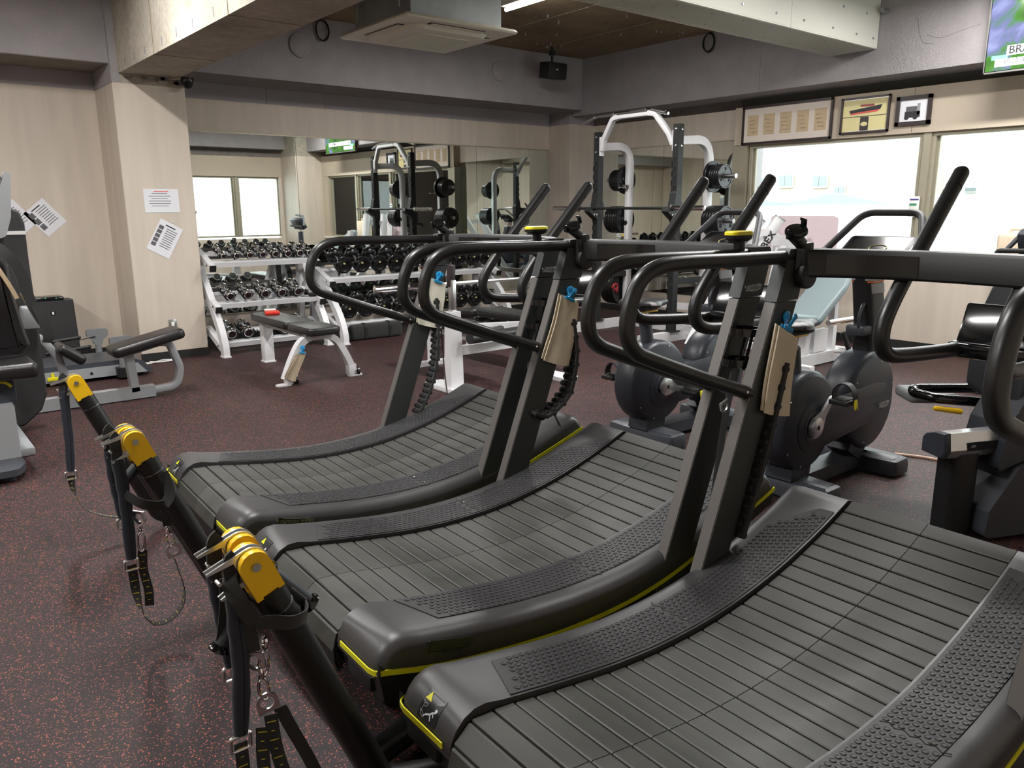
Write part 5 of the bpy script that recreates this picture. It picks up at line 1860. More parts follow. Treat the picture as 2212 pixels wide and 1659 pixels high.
# ------------------------------------------------------------------ power rack, barbell, plates
PX, PR, PY0, PY1 = 6.46, 6.97, 5.29, 6.40
pr = thing('power_rack', 'white power rack with black notched posts by the corner mirror', 'rack', (6.7, 5.85, 0))
O = Vector((6.7, 5.85, 0))
for y in (PY0, PY1):
    b = B()
    b.span((PX - 0.0375 - 6.7, y - 0.0375 - 5.85, 0.10), (PX + 0.0375 - 6.7, y + 0.0375 - 5.85, 2.185))
    b.box((PX - 6.7, y - 5.85, 0.105), (0.14, 0.14, 0.012))
    po = b.build('front_post', M['black_steel'], pr, smooth=False)
    nt = B()
    z = 0.55
    i = 0
    while z < 1.86:
        nt.span((PX - 0.0385 - 6.7, y - 0.018 - 5.85, z), (PX - 0.037 - 6.7, y + 0.012 - 5.85, z + 0.024))
        nt.span((PX - 0.0385 - 6.7, y + 0.000 - 5.85, z - 0.030), (PX - 0.037 - 6.7, y + 0.012 - 5.85, z + 0.0))
        z += 0.092
    nt.build('bar_notch', M['slot'], po, smooth=False)
    ht = B()
    z = 0.3
    while z < 1.86:
        ht.span((PX - 0.045 - 6.7, y + 0.03 - 5.85, z), (PX - 0.037 - 6.7, y + 0.0385 - 5.85, z + 0.05))
        ht.cyl((PX - 6.7, y - 0.0385 - 5.85, z + 0.02), (PX - 6.7, y - 0.037 - 5.85, z + 0.02), 0.008, n=8)
        z += 0.092
    ht.build('notch_tooth', M['black'], po, smooth=False)
    bo = B()
    for z in (2.135, 1.975):
        bo.lathe([(0.014, 0), (0.013, 0.008), (0.006, 0.012)], (PX - 0.0375 - 6.7, y - 5.85, z), (-1, 0, 0), 10)
        bo.lathe([(0.014, 0), (0.013, 0.008), (0.006, 0.012)], (PX + 0.004 - 6.7, y - 0.0375 - 5.85, z), (0, -1, 0), 10)
    bo.build('bolt', M['chrome'], po)
    # white swan-neck arm and rear upright in one bent tube
    P = fillet([(PX + 0.03 - 6.7, y - 5.85, 2.03), (PR - 6.7, y - 5.85, 2.06), (PR - 6.7, y - 5.85, 0.05)], 0.36, 12)
    rings = []
    for i, p in enumerate(P):
        tg = (P[min(i + 1, len(P) - 1)] - P[max(i - 1, 0)]).normalized()
        nn = Vector((0, 1, 0)).cross(tg)
        rings.append([p + Vector((0, a, 0)) + nn * c for a, c in rrect(0.065, 0.088, 0.012, 2)])
    up = B().loft(rings).build('rear_upright', M['white_steel'], pr)
    B().lathe([(0.025, 0), (0.025, 0.012), (0.018, 0.016)], (PR - 0.044 - 6.7, y - 5.85, 1.205), (-1, 0, 0), 14).build('plug', M['black'], up)
    # base bar
    B().span((5.98 - 6.7, y - 0.04 - 5.85, 0.0), (7.10 - 6.7, y + 0.04 - 5.85, 0.10)).build('base_bar', M['white_steel'], pr, smooth=False)
    # plate pegs
    sg = -1 if y == PY0 else 1
    for z in (1.685, 1.235, 0.44):
        B().cyl((PR - 6.7, y - 5.85, z), (PR - 6.7, y + sg * 0.345 - 5.85, z), 0.024, n=14).build('plate_peg', M['steel'], up)
    # bar hook
    jh = B()
    jh.prism(round_poly([(-0.17, -0.02), (-0.15, 0.03), (-0.125, 0.02), (-0.115, -0.01), (-0.08, -0.01), (-0.05, 0.16), (-0.038, 0.19), (0.05, 0.06), (0.05, -0.11), (-0.04, -0.11)], 0.012, 3), (PX - 6.7, y - 0.043 - 5.85, 1.352), (1, 0, 0), (0, 0, 1), (0, 0.086, 0))
    jo = jh.build('bar_hook', M['black_steel'], pr)
    for dx in (-0.10, -0.06):
        B().lathe([(0.011, 0), (0.011, 0.004), (0.005, 0.006)], (PX + dx - 6.7, y - 0.043 - 5.85, 1.30), (0, -1, 0), 10).build('hook_bolt', M['chrome'], jo)
    B().bar((PX - 6.7, y - 5.85, 0.62), (PR - 6.7, y - 5.85, 0.62), 0.05, 0.06).build('safety_arm', M['black_steel'], pr)
b = B()
b.bar((0.27, PY0 - 5.85, 0.05), (0.27, PY1 - 5.85, 0.05), 0.07, 0.09)
b.bar((PR - 6.7, PY0 - 5.85, 0.30), (PR - 6.7, PY1 - 5.85, 0.30), 0.05, 0.07)
b.build('cross_member', M['white_steel'], pr)
cx_ = [(PX - 6.7 + 0.0, PY1 - 0.055 - 5.85, 1.99), (PX - 0.02 - 6.7, PY1 - 0.10 - 5.85, 2.10), (PX - 0.05 - 6.7, PY1 - 0.26 - 5.85, 2.30), (PX - 0.05 - 6.7, PY1 - 0.36 - 5.85, 2.315),
       (PX - 0.05 - 6.7, PY0 + 0.36 - 5.85, 2.315), (PX - 0.05 - 6.7, PY0 + 0.26 - 5.85, 2.30), (PX - 0.02 - 6.7, PY0 + 0.10 - 5.85, 2.10), (PX - 6.7, PY0 + 0.055 - 5.85, 1.99)]
P = fillet(cx_, 0.08, 5)
rings = []
for i, p in enumerate(P):
    tg = (P[min(i + 1, len(P) - 1)] - P[max(i - 1, 0)]).normalized()
    nn = Vector((1, 0, 0)).cross(tg)
    rings.append([p + Vector((a, 0, 0)) + nn * c for a, c in rrect(0.065, 0.05, 0.01, 2)])
ar = B().loft(rings).build('top_arch', M['white_steel'], pr)
for y in (PY1 - 0.045, PY0 + 0.045):
    B().box((PX - 6.7, y - 5.85, 2.03), (0.07, 0.012, 0.20), None, 0.005).build('mount_plate', M['white_steel'], ar)
pu = B()
pu.tube(fillet([(-0.30, 6.60 - 5.85, 2.285), (-0.30, 6.38 - 5.85, 2.345), (-0.30, 5.63 - 5.85, 2.352), (-0.30, 5.38 - 5.85, 2.290)], 0.05, 4), 0.0155, 12)
pu.build('pull_up_bar', M['chrome'], pr)
gb = B()
for a, c in (((6.58, 2.290), (6.40, 2.339)), ((6.34, 2.3455), (6.12, 2.3475)), ((5.89, 2.3495), (5.67, 2.3515)), ((5.60, 2.345), (5.42, 2.30))):
    gb.cyl((-0.30, a[0] - 5.85, a[1]), (-0.30, c[0] - 5.85, c[1]), 0.0195, n=14)
gb.build('grip_sleeve', M['steel'], pr)
pb = B()
pb.box((-0.295, 0, 2.335), (0.06, 0.42, 0.012))
pb.build('bar_bracket', M['steel'], pr)
rl = B()
rl.cyl((PR - 0.045 - 6.7, PY1 - 5.85, 1.60), (PR - 0.19 - 6.7, PY1 - 0.02 - 5.85, 1.60), 0.008, n=8).ball((PR - 0.19 - 6.7, PY1 - 0.02 - 5.85, 1.60), 0.013, 8, 6)
rl.box((PR - 0.06 - 6.7, PY1 - 5.85, 1.61), (0.07, 0.06, 0.05), None, 0.01)
rl.build('band_pin', M['chrome'], pr)

bar2 = thing('barbell', 'long barbell racked across the front of the power rack', 'barbell', (6.37, 5.95, 1.368), 0, 'barbells')
B().cyl((0, -0.66, 0), (0, 0.66, 0), 0.0145, n=14).build('shaft', M['black_steel'], bar2)
for s in (-1, 1):
    B().lathe([(0.0255, 0), (0.0255, 0.405), (0.02, 0.408)], (0, s * 0.68, 0), (0, s, 0), 18).lathe([(0.036, -0.025), (0.038, -0.02), (0.038, 0.0), (0.03, 0.004)], (0, s * 0.68, 0), (0, s, 0), 18).build('sleeve', M['chrome'], bar2)


def plate_mesh(r, th, holes, hr):
    """rubber disc with raised rim, hub and grip holes"""
    b = B()
    n = 40
    prof_out = [(r * 0.985, -th / 2), (r, -th * 0.3), (r, th * 0.3), (r * 0.985, th / 2), (r * 0.90, th / 2), (r * 0.87, th * 0.3)]
    v = []
    f = []
    pf = prof_out + [(0.05, th * 0.3), (0.047, th * 0.46), (0.026, th * 0.46), (0.026, -th * 0.46), (0.047, -th * 0.46), (0.05, -th * 0.3), (r * 0.87, -th * 0.3), (r * 0.90, -th / 2)]
    for (rr, h) in pf:
        for j in range(n):
            a = 2 * PI * j / n
            v.append((rr * math.cos(a), h, rr * math.sin(a)))
    m = len(pf)
    for i in range(m):
        i2 = (i + 1) % m
        for j in range(n):
            j2 = (j + 1) % n
            f.append((i * n + j, i * n + j2, i2 * n + j2, i2 * n + j))
    b.add(v, f)
    return b.mesh('disc', M['plate'], True, 40)


def make_plate(r, th, holes, hr):
    t = thing('weight_plate', 'x', 'plate')
    link('disc', plate_mesh(r, th, holes, hr), t)
    h = B()
    for k in range(holes):
        a = 2 * PI * k / holes + PI / 2
        c = (r * 0.62 * math.cos(a), 0, r * 0.62 * math.sin(a))
        for s in (-1, 1):
            h.lathe([(hr, th * 0.295), (hr, th * 0.315), (hr * 0.92, th * 0.32)], c, (0, s, 0), 14)
    h.build('grip_hole', M['slot'], t)
    return t


big_p = {}
GP = 'weight plates on the power rack'
counts = {}
for y, sg, sd in ((PY0, -1, 'right'), (PY1, 1, 'left')):
    for z, seq, tier in ((1.685, [(0.158, 0.03, 6, 0.022)] + [(0.123, 0.026, 3, 0.016)] * 5, 'top'), (1.235, [(0.156, 0.033, 6, 0.024)] * 6, 'middle'), (0.44, [(0.185, 0.036, 6, 0.026)] * 5, 'lowest')):
        if tier == 'lowest' and sd == 'left':
            seq = [(0.2, 0.04, 6, 0.028)] * 5
        pos = 0.045
        n = len(seq)
        for i, sp in enumerate(seq):
            if sp not in big_p:
                big_p[sp] = make_plate(*sp)
                d = big_p[sp]
            else:
                d = dup(big_p[sp])
            pos += sp[1] / 2 + 0.002
            d.location = (PR, y + sg * pos, z)
            d.rotation_euler = (0, 0.35 * ((i * 7) % 5 - 2) if False else 0, 0)
            pos += sp[1] / 2
            nm = 'outermost' if i == n - 1 else ('innermost' if i == 0 else '%s from the post' % ordn[i])
            tag(d, 'black plate, %s on the %s peg of the %s rear upright' % (nm, tier, sd), 'plate', GP)
for i, (x, y, z) in enumerate(((6.93, 6.43 - 0.10, 0.46),)):
    t = thing('collar', 'dark red spring collar in front of the lowest left plates', 'collar', (x - 0.25, y - 0.02, z + 0.02))
    b = B()
    b.tube([(0.034 * math.cos(2 * PI * k / 16), 0, 0.034 * math.sin(2 * PI * k / 16)) for k in range(16)], 0.014, 8, closed=True)
    b.box((-0.045, 0, -0.005), (0.05, 0.02, 0.016), (0, 0.5, 0), 0.004)
    b.box((0.02, 0, -0.045), (0.04, 0.024, 0.03), (0, -0.5, 0), 0.004)
    b.build('clamp', M['maroon'], t)

# ------------------------------------------------------------------ leg press by the window
lp = thing('leg_press', 'white plate loaded leg press in front of the window', 'machine', (6.9, 4.5, 0))
for dx in (-0.16, 0.18):
    a, e = Vector((dx, -0.02, 1.265)), Vector((dx - 0.28, 0.32, 0.55))
    b = B().tube([a, e], 0.058, 16)
    rl_ = b.build('guide_rail', M['white_steel'], lp)
    B().lathe([(0.060, -0.006), (0.060, 0.008)], a, (a - e), 16).build('rail_cap', M['grey_steel'], rl_)
    if dx > 0:
        d = (a - e).normalized()
        nrm = Vector((-0.35, -0.9, 0.1)); nrm = (nrm - d * nrm.dot(d)).normalized()
        text('lettering', 'CYBEX', 0.10, M['ink_dark'], rl_, a.lerp(e, 0.36) + nrm * 0.0585, d, nrm.cross(d), 0.001, 0.0, 0.002, 1.05)
b = B()
b.bar((-0.17, 0.05, 1.13), (0.16, 0.05, 1.13), 0.05, 0.07)
b.bar((-0.42, 0.32, 0.58), (-0.10, 0.32, 0.58), 0.05, 0.07)
b.bar((-0.3, 0.34, 0.55), (-0.75, 0.30, 0.04), 0.085, 0.07, (0, 1, 0))
b.bar((0.15, -0.05, 1.0), (0.12, -0.1, 0.02), 0.10, 0.08, (0, 1, 0))
b.bar((-0.75, 0.3, 0.03), (0.3, 0.3, 0.03), 0.09, 0.06)
b.bar((-0.2, -0.2, 0.03), (-0.2, 0.75, 0.03), 0.09, 0.06)
b.bar((-0.42, -0.34, 0.42), (-0.30, -0.36, 1.00), 0.085, 0.07)
b.bar((-0.44, -0.33, 0.03), (-0.42, -0.34, 0.50), 0.10, 0.08, (1, 0, 0))
b.tube(curve_pts([(-0.36, -0.35, 0.80), (-0.26, -0.36, 0.82), (-0.18, -0.36, 0.74), (-0.2, -0.36, 0.6)], 4), 0.03, 10)
b.build('frame', M['white_steel'], lp)
b = B()
b.prism(round_poly([(-0.14, 0.02), (0.68, 0.02), (0.68, 0.42), (0.64, 0.44), (-0.05, 0.44)], 0.03), (0.42, 0.18, 0.845), (0, -1, 0), (0, 0.0, 1), (0.02, 0, 0))
b.build('foot_board', M['backlit_white'], lp)
b = B()
b.prism(round_poly([(-0.16, 0), (0.16, 0), (0.17, 0.24), (0.11, 0.19), (0.0, 0.17), (-0.1, 0.2), (-0.17, 0.24)], 0.02), (0.30, -0.05, 0.90), (0.3, -0.95, 0), (0, 0, 1), (0.02, 0, 0))
b.build('shoulder_yoke', M['white_steel'], lp)

# ------------------------------------------------------------------ incline bench under the window
ib = thing('incline_bench', 'grey blue incline bench on a white frame under the window', 'bench', (6.55, 3.62, 0))
ux = Vector((0.80, -0.03, 0.60)).normalized()
pillow(round_poly([(-0.05, -0.16), (0.42, -0.17), (0.62, -0.13), (0.92, -0.11), (0.92, 0.11), (0.62, 0.13), (0.42, 0.17), (-0.05, 0.16)], 0.05), 0.075, 0.024, (-0.30, 0.02, 0.40), ux, (0, 1, 0), ux.cross(Vector((0, 1, 0)))).build('back_pad', M['teal_vinyl'], ib)
pillow(round_poly([(-0.40, -0.14), (0, -0.15), (0, 0.15), (-0.40, 0.14)], 0.05), 0.07, 0.024, (-0.34, 0.02, 0.40), (0.98, 0, -0.12), (0, 1, 0), (0.12, 0, 0.98)).build('seat_pad', M['teal_vinyl'], ib)
B().bar((0.245, -0.105, 0.815), (0.262, 0.135, 0.815), 0.10, 0.006, ux.cross(Vector((0, 1, 0)))).build('pad_seam', M['slot'], ib)
b = B()
b.bar((-0.55, 0, 0.06), (0.30, 0, 0.06), 0.08, 0.10)
b.bar((0.26, -0.32, 0.065), (0.26, 0.30, 0.065), 0.08, 0.11)
b.bar((-0.60, -0.25, 0.04), (-0.60, 0.25, 0.04), 0.07, 0.08)
b.bar((-0.35, 0, 0.1), (-0.30, 0, 0.40), 0.07, 0.07, (1, 0, 0))
b.bar((0.12, 0, 0.1), (0.12, 0, 0.66), 0.06, 0.06, (1, 0, 0))
b.box((-0.1, 0, 0.22), (0.22, 0.05, 0.20))
b.build('frame', M['white_steel'], ib)
for s in (-1, 1):
    B().box((0.26, s * 0.325, 0.06), (0.078, 0.02, 0.108), None, 0.004).build('end_cap', M['black'], ib)
B().cyl((-0.02, -0.18, 0.30), (0.04, -0.22, 0.14), 0.022, n=12).build('grip_lever', M['black'], ib)
B().cyl((0.08, -0.26, 0.13), (0.16, -0.30, 0.25), 0.018, n=12).build('yellow_lever', M['yellow'], ib)
B().cyl((0.0, -0.10, 0.12), (0.10, -0.27, 0.12), 0.016, n=10).build('lever_arm', M['white_steel'], ib)
B().cyl((-0.35, -0.22, 0.42), (0.30, -0.24, 0.42), 0.024, n=14).build('chrome_post', M['chrome'], ib)

# ------------------------------------------------------------------ upright bikes
def bike(label, loc, rz, crank_deg):
    """faces +X; origin on the floor below the crank"""
    t = thing('upright_bike', label, 'bike', loc, rz, 'upright bikes')
    for x, nm in ((-0.02, 'rear_foot'), (0.66, 'front_foot')):
        b = B()
        out = round_poly([(-0.075, -0.25), (0.075, -0.25), (0.09, -0.1), (0.09, 0.1), (0.075, 0.25), (-0.075, 0.25), (-0.09, 0.1), (-0.09, -0.1)], 0.03)
        b.loft([[Vector((x + a, c, z)) for a, c in (inset(out, d) if d else out)] for z, d in ((0.012, 0), (0.06, 0), (0.085, 0.008), (0.095, 0.03))])
        b.build(nm, M['slate_foot'], t)
    b = B()
    b.bar((0, 0, 0.06), (0.66, 0, 0.06), 0.12, 0.07)
    b.build('floor_beam', M['slate_foot'], t)
    # two round housings and the bridge between them
    def shell(cx, cz, r, y0, y1, m, nm, ext=None):
        b = B()
        n = 44
        P = [(cx + r * math.cos(2 * PI * k / n), cz + r * math.sin(2 * PI * k / n)) for k in range(n)]
        if ext:
            P = ext(P)
        rings = []
        for y, d in ((y0, 0.030), (y0 + 0.010, 0.012), (y0 + 0.030, 0.0), (y1 - 0.030, 0.0), (y1 - 0.010, 0.012), (y1, 0.030)):
            q = inset(P, d) if d else P
            rings.append([Vector((a, y, c)) for a, c in q])
        return b.loft(rings).build(nm, m, t, angle=40)
    h1 = shell(0.0, 0.375, 0.245, -0.085, 0.085, M['navy_shell'], 'rear_housing')
    h2 = shell(0.60, 0.365, 0.245, -0.085, 0.085, M['navy_shell'], 'front_housing', lambda P: [(x, z if z < 0.40 else z + 0.03 + max(0, (x - 0.55)) * 0.05) for x, z in P])
    b = B()
    b.span((0.05, -0.080, 0.24), (0.58, 0.080, 0.45), 0.02)
    b.bar((0.50, 0, 0.10), (0.62, 0, 0.30), 0.13, 0.16)
    b.bar((-0.03, 0, 0.08), (0.0, 0, 0.25), 0.14, 0.16, (1, 0, 0))
    b.build('bridge', M['navy_shell'], t)
    # raised plate joining both housings on each flank
    for s in (-1, 1):
        b = B()
        P = []
        for k in range(13):
            a = PI / 2 + PI * k / 12
            P.append((0.02 + 0.125 * math.cos(a), 0.345 + 0.125 * math.sin(a)))
        P += [(0.10, 0.225), (0.55, 0.27)]
        for k in range(9):
            a = -PI / 2 + PI * k / 8
            P.append((0.72 + 0.085 * math.cos(a) - 0.04, 0.395 + 0.085 * math.sin(a) - 0.01))
        P += [(0.60, 0.48), (0.12, 0.455)]
        b.loft([[Vector((x, s * y, z)) for x, z in (inset(P, d) if d else P)] for y, d in ((0.083, 0), (0.0875, 0.0), (0.0895, 0.004))])
        b.build('flank_plate', M['navy_shell'], t, angle=30)
        B().lathe([(0.075, 0), (0.075, 0.004), (0.062, 0.006), (0.06, 0.002)], (0.02, s * 0.088, 0.35), (0, s, 0), 28).build('crank_ring', M['slate_foot'], t)
        sw = B()
        for c, rr in (((0, 0.375), 0.218), ((0.60, 0.38), 0.218)):
            for a in (20, 75, 145, 215, 255, 320):
                x, z = c[0] + rr * math.cos(math.radians(a)), c[1] + rr * math.sin(math.radians(a))
                if not (0.1 < x < 0.5 and 0.25 < z < 0.47):
                    sw.lathe([(0.005, 0), (0.005, 0.002), (0.0025, 0.001)], (x, s * 0.0845, z), (0, s, 0), 8)
        sw.build('screw', M['steel'], h1)
        # crank, pedal with strap
        a = math.radians(crank_deg if s < 0 else crank_deg + 180)
        e = Vector((0.02 + 0.165 * math.cos(a), s * 0.115, 0.35 + 0.165 * math.sin(a)))
        c0 = Vector((0.02, s * 0.105, 0.35))
        d = (e - c0).normalized()
        nn = Vector((0, 1, 0)).cross(d)
        P = [c0 - d * 0.052 + nn * 0.02, c0 - d * 0.03 + nn * 0.046, c0 + nn * 0.054, c0 + d * 0.03 + nn * 0.045, c0 + d * 0.075 + nn * 0.02, e + nn * 0.014, e + d * 0.016, e - nn * 0.014, c0 + d * 0.075 - nn * 0.02, c0 + d * 0.03 - nn * 0.045, c0 - nn * 0.054, c0 - d * 0.03 - nn * 0.046, c0 - d * 0.052 - nn * 0.02]
        b = B()
        b.loft([[p + Vector((0, s * y, 0)) for p in P] for y in (-0.006, 0.008)])
        b.lathe([(0.05, -0.01), (0.05, 0.010), (0.042, 0.014)], c0, (0, s, 0), 24)
        ck = b.build('crank', M['alloy'], t, angle=40)
        B().lathe([(0.011, 0.0145), (0.011, 0.0155)], c0, (0, s, 0), 14).build('crank_bolt', M['slot'], ck)
        pc = e + Vector((0.0, s * 0.060, -0.005))
        b = B()
        b.box(pc, (0.105, 0.095, 0.024), None, 0.006)
        b.box(pc + Vector((0, 0, 0.012)), (0.085, 0.07, 0.012), None, 0.004)
        b.cyl(e, pc, 0.009, n=10)
        pd = b.build('pedal', M['black'], t)
        st = curve_pts([pc + Vector((0.01, -s * 0.048, 0.0)), pc + Vector((0.01, -s * 0.050, 0.045)), pc + Vector((0.01, -s * 0.02, 0.082)), pc + Vector((0.01, s * 0.02, 0.082)), pc + Vector((0.01, s * 0.050, 0.045)), pc + Vector((0.01, s * 0.052, -0.005))], 5)
        B().ribbon(st, (1, 0, 0), 0.045, 0.004).build('toe_strap', M['shell'], pd)
        B().box(pc + Vector((0.01, s * 0.058, -0.008)), (0.026, 0.007, 0.05), (s * 0.2, 0, 0), 0.003).build('yellow_buckle', M['yellow_lever'], pd)
    # seat post, saddle
    b = B()
    b.tube([(-0.02, 0, 0.50), (-0.065, 0, 0.73)], 0.047, 20, squash=0.8)
    b.build('post_sleeve', M['slate_foot'], t)
    b = B()
    b.tube([(-0.06, 0, 0.70), (-0.085, 0, 0.80)], 0.034, 18, squash=0.8)
    sp = b.build('seat_post', M['alloy'], t)
    for k in range(5):
        B().box((-0.0675 - 0.0022 * k, -0.0285, 0.745 + 0.012 * k), (0.012 if k % 2 else 0.02, 0.001, 0.002)).build('height_mark', M['ink_dark'], sp, smooth=False)
    B().box((-0.085, 0, 0.795), (0.15, 0.10, 0.010), None, 0.004).build('yellow_ring', M['yellow'], t)
    sd = []
    for x, hw, zt, zb in ((-0.215, 0.045, 0.850, 0.825), (-0.205, 0.085, 0.868, 0.810), (-0.16, 0.125, 0.880, 0.800), (-0.10, 0.128, 0.876, 0.798), (-0.03, 0.085, 0.862, 0.800), (0.04, 0.045, 0.858, 0.808), (0.09, 0.032, 0.856, 0.815), (0.112, 0.018, 0.848, 0.825)):
        sd.append([Vector((x, hw * math.cos(a), (zt + zb) / 2 + (zt - zb) / 2 * math.sin(a) * (1.0 if math.sin(a) < 0 else (1 - 0.25 * math.exp(-(hw * math.cos(a) / 0.03) ** 2) * (1 if x < -0.05 else 0))))) for a in [2 * PI * k / 18 for k in range(18)]])
    B().loft(sd).build('saddle', M['vinyl'], t)
    # column, bottle cage, console
    b = B()
    b.loft([[Vector((x + a, c, z)) for a, c in rrect(w, 0.11, 0.03)] for x, z, w in ((0.70, 0.58, 0.21), (0.655, 0.80, 0.165), (0.60, 1.00, 0.15), (0.57, 1.10, 0.15))])
    co = b.build('column', M['shell'], t)
    B().loft([[Vector((x + a, c, z)) for a, c in rrect(w, 0.114, 0.03)] for x, z, w in ((0.620, 0.945, 0.157), (0.606, 0.995, 0.155))]).build('warning_label', M['label_grey'], co)
    B().loft([[Vector((x + a, c, z)) for a, c in rrect(w, 0.115, 0.03)] for x, z, w in ((0.604, 1.0, 0.156), (0.6015, 1.008, 0.156))]).build('orange_band', M['orange'], co)
    B().loft([[Vector((x + a, c, z)) for a, c in rrect(w, 0.114, 0.03)] for x, z, w in ((0.600, 1.010, 0.156), (0.589, 1.05, 0.156))]).build('warning_label', M['label_grey'], co)
    b = B()
    b.box((0.555, 0.0, 0.755), (0.10, 0.10, 0.055), None, 0.012)
    b.tube(curve_pts([(0.51, -0.02, 0.77), (0.505, -0.02, 0.83), (0.535, -0.02, 0.885), (0.59, -0.02, 0.895), (0.62, -0.02, 0.87)], 4), 0.009, 8)
    b.build('bottle_cage', M['navy_shell'], t)
    cs = B()
    R = Matrix.Rotation(-0.55, 3, 'Y')
    cs.box((0.66, 0, 1.155), (0.22, 0.36, 0.05), R, 0.02)
    cs.box((0.60, 0, 1.105), (0.16, 0.20, 0.08), None, 0.02)
    cn = cs.build('console', M['shell'], t)
    B().box(Vector((0.66, 0, 1.155)) + R @ Vector((0, 0, 0.0255)), (0.17, 0.31, 0.002), R, 0.0).build('screen', M['black_gloss'], cn, smooth=False)
    for yy in (-0.02,):
        pts = [Vector((0.645, yy, 1.147)) + R @ Vector((0.028 * math.cos(a), 0.045 * math.sin(a), 0.0278)) for a in [2 * PI * k / 20 for k in range(20)]]
        B().tube(pts, 0.0022, 5, closed=True).build('dial_ring', M['cream_print'], cn)
    B().bar(Vector((0.66, -0.186, 1.155)) + R @ Vector((-0.11, 0, 0.01)), Vector((0.66, -0.186, 1.155)) + R @ Vector((0.11, 0, 0.01)), 0.012, 0.03).build('side_trim', M['alloy'], cn)
    # handlebar: two low grips and a high arch
    hb = B()
    hp = fillet([(0.47, -0.27, 1.135), (0.60, -0.255, 1.145), (0.80, -0.15, 1.345), (0.80, 0.15, 1.345), (0.60, 0.255, 1.145), (0.47, 0.27, 1.135)], [0.06, 0.09, 0.09, 0.06], 7)
    hb.tube(hp, 0.0185, 12)
    hb.bar((0.62, -0.24, 1.13), (0.62, 0.24, 1.13), 0.04, 0.035, bev=0.01)
    hb.build('handlebar', mat('slate_rubber_grip', srgb(68, 69, 72), 0.5), t)
    for s in (-1, 1):
        B().tube([(0.455, s * 0.272, 1.134), (0.54, s * 0.262, 1.140)], 0.024, 12).build('hand_grip', M['shell'], t)
    # lettering
    badge(t, (0.715, -0.0905, 0.348), (1, 0, 0), (0, 0, 1), 0.115, M['logo_white'], M['navy_shell'])
    badge(h2, (0.445, -0.0, 0.5735), (0, -1, 0), (0.5, 0, 0.86), 0.105, M['yellow_lever'], M['logo_dark'])
    return t


bike('upright bike nearer the window bench, behind the nearest treadmill upright', (3.375, 1.985, 0), 0.0, 52)
bike('upright bike half hidden behind the middle treadmill uprights', (3.52, 3.02, 0), 0.0, -14)

# ------------------------------------------------------------------ recumbent bike at the right edge
rc = thing('recumbent_bike', 'dark recumbent bike with a silver seat rail at the right edge', 'bike', (3.44, 1.26, 0), math.radians(-24))
b = B()
b.loft([[Vector((a, c, z)) for a, c in rrect(0.145, 0.115, 0.04)] for z in (0.0, 0.375)])
b.build('rear_post', M['shell'], rc)
b = B()
prof = [(-0.055, -0.075), (0.055, -0.075), (0.062, -0.02), (0.03, 0.035), (-0.03, 0.045), (-0.062, 0.0)]
prof = [(-0.066, -0.03), (-0.05, -0.065), (0.066, -0.06), (0.066, 0.0), (0.05, 0.022), (0.0, 0.04), (-0.055, 0.043)]
b.loft([[Vector((x, c, 0.43 + z)) for c, z in prof] for x in (-0.11, 0.16)])
b.build('seat_rail', M['alloy'], rc, angle=25)
B().loft([[Vector((x, c * k, 0.43 + z * k)) for c, z in prof] for x, k in ((-0.135, 0.9), (-0.128, 1.0), (-0.108, 1.01))]).build('rail_end', M['navy_shell'], rc)
B().box((0.06, -0.066, 0.412), (0.17, 0.004, 0.035)).build('scale_slot', M['slot'], rc, smooth=False)
text('lettering', '250', 0.016, M['logo_white'], rc, (0.0, -0.0685, 0.414), (1, 0, 0), (0, 0, 1), 0.0003, 0.2)
text('lettering', 'TECHNOGYM', 0.001, M['logo_white'], rc, (0.3, -0.1, 0.6), (1, 0, 0), (0, 0, 1)) if False else None
b = B()
b.prism(round_poly([(0.10, 0.30), (0.30, 0.36), (0.42, 0.66), (0.27, 0.70), (0.14, 0.50)], 0.03), (0, -0.10, 0), (1, 0, 0), (0, 0, 1), (0, 0.20, 0))
b.prism(round_poly([(0.12, 0.37), (0.34, 0.37), (0.32, 0.16), (0.20, 0.16)], 0.02), (0, -0.07, 0), (1, 0, 0), (0, 0, 1), (0, 0.14, 0))
b.build('seat_carriage', M['navy_shell'], rc)
b = B()
b.prism(round_poly([(0.06, 0.02), (0.60, 0.02), (0.62, 0.20), (0.36, 0.36), (0.20, 0.32), (0.07, 0.14)], 0.03), (0, -0.12, 0), (1, 0, 0), (0, 0, 1), (0, 0.24, 0))
b.build('chassis', M['slate_foot'], rc)
B().prism(round_poly([(0.40, 0.0), (1.5, 0.0), (1.5, 0.12), (0.62, 0.17)], 0.03), (0, -0.16, 0), (1, 0, 0), (0, 0, 1), (0, 0.32, 0)).build('front_body', M['slate_foot'], rc)
b = B()
b.loft([[Vector((0.36 + (z - 0.6) * 0.24 + d, 0.02 + a * k, z)) for a in (0,)] for z, k, d in ()]) if False else None
bk = [Vector((0, 0, 0))]
P = round_poly([(-0.24, 0.0), (0.24, 0.0), (0.25, 0.30), (0.235, 0.56), (-0.235, 0.56), (-0.25, 0.30)], 0.06)
pb_ = pillow(P, 0.09, 0.03, (0.24, -0.10, 0.60), (0, -1, 0), Vector((0.16, 0, 1)).normalized(), Vector((1, 0, -0.16)).normalized(), 5)
bo = pb_.build('backrest', mat('charcoal_leatherette', srgb(36, 38, 43), 0.45, bump=0.1, bscale=250), rc)
for y, z in ((-0.18, 0.51), (0.18, 0.51)):
    B().lathe([(0.011, 0), (0.011, 0.004), (0.005, 0.007)], Vector((0.24, -0.10 - y, 0.60)) + Vector((0.16, 0, 1)).normalized() * z, (-1, 0, 0.16), 12).build('button', M['shell'], bo)
P = round_poly([(-0.10, 0.0), (0.20, -0.10), (0.22, 0.42), (0.10, 0.50), (-0.06, 0.46), (-0.12, 0.26)], 0.05)
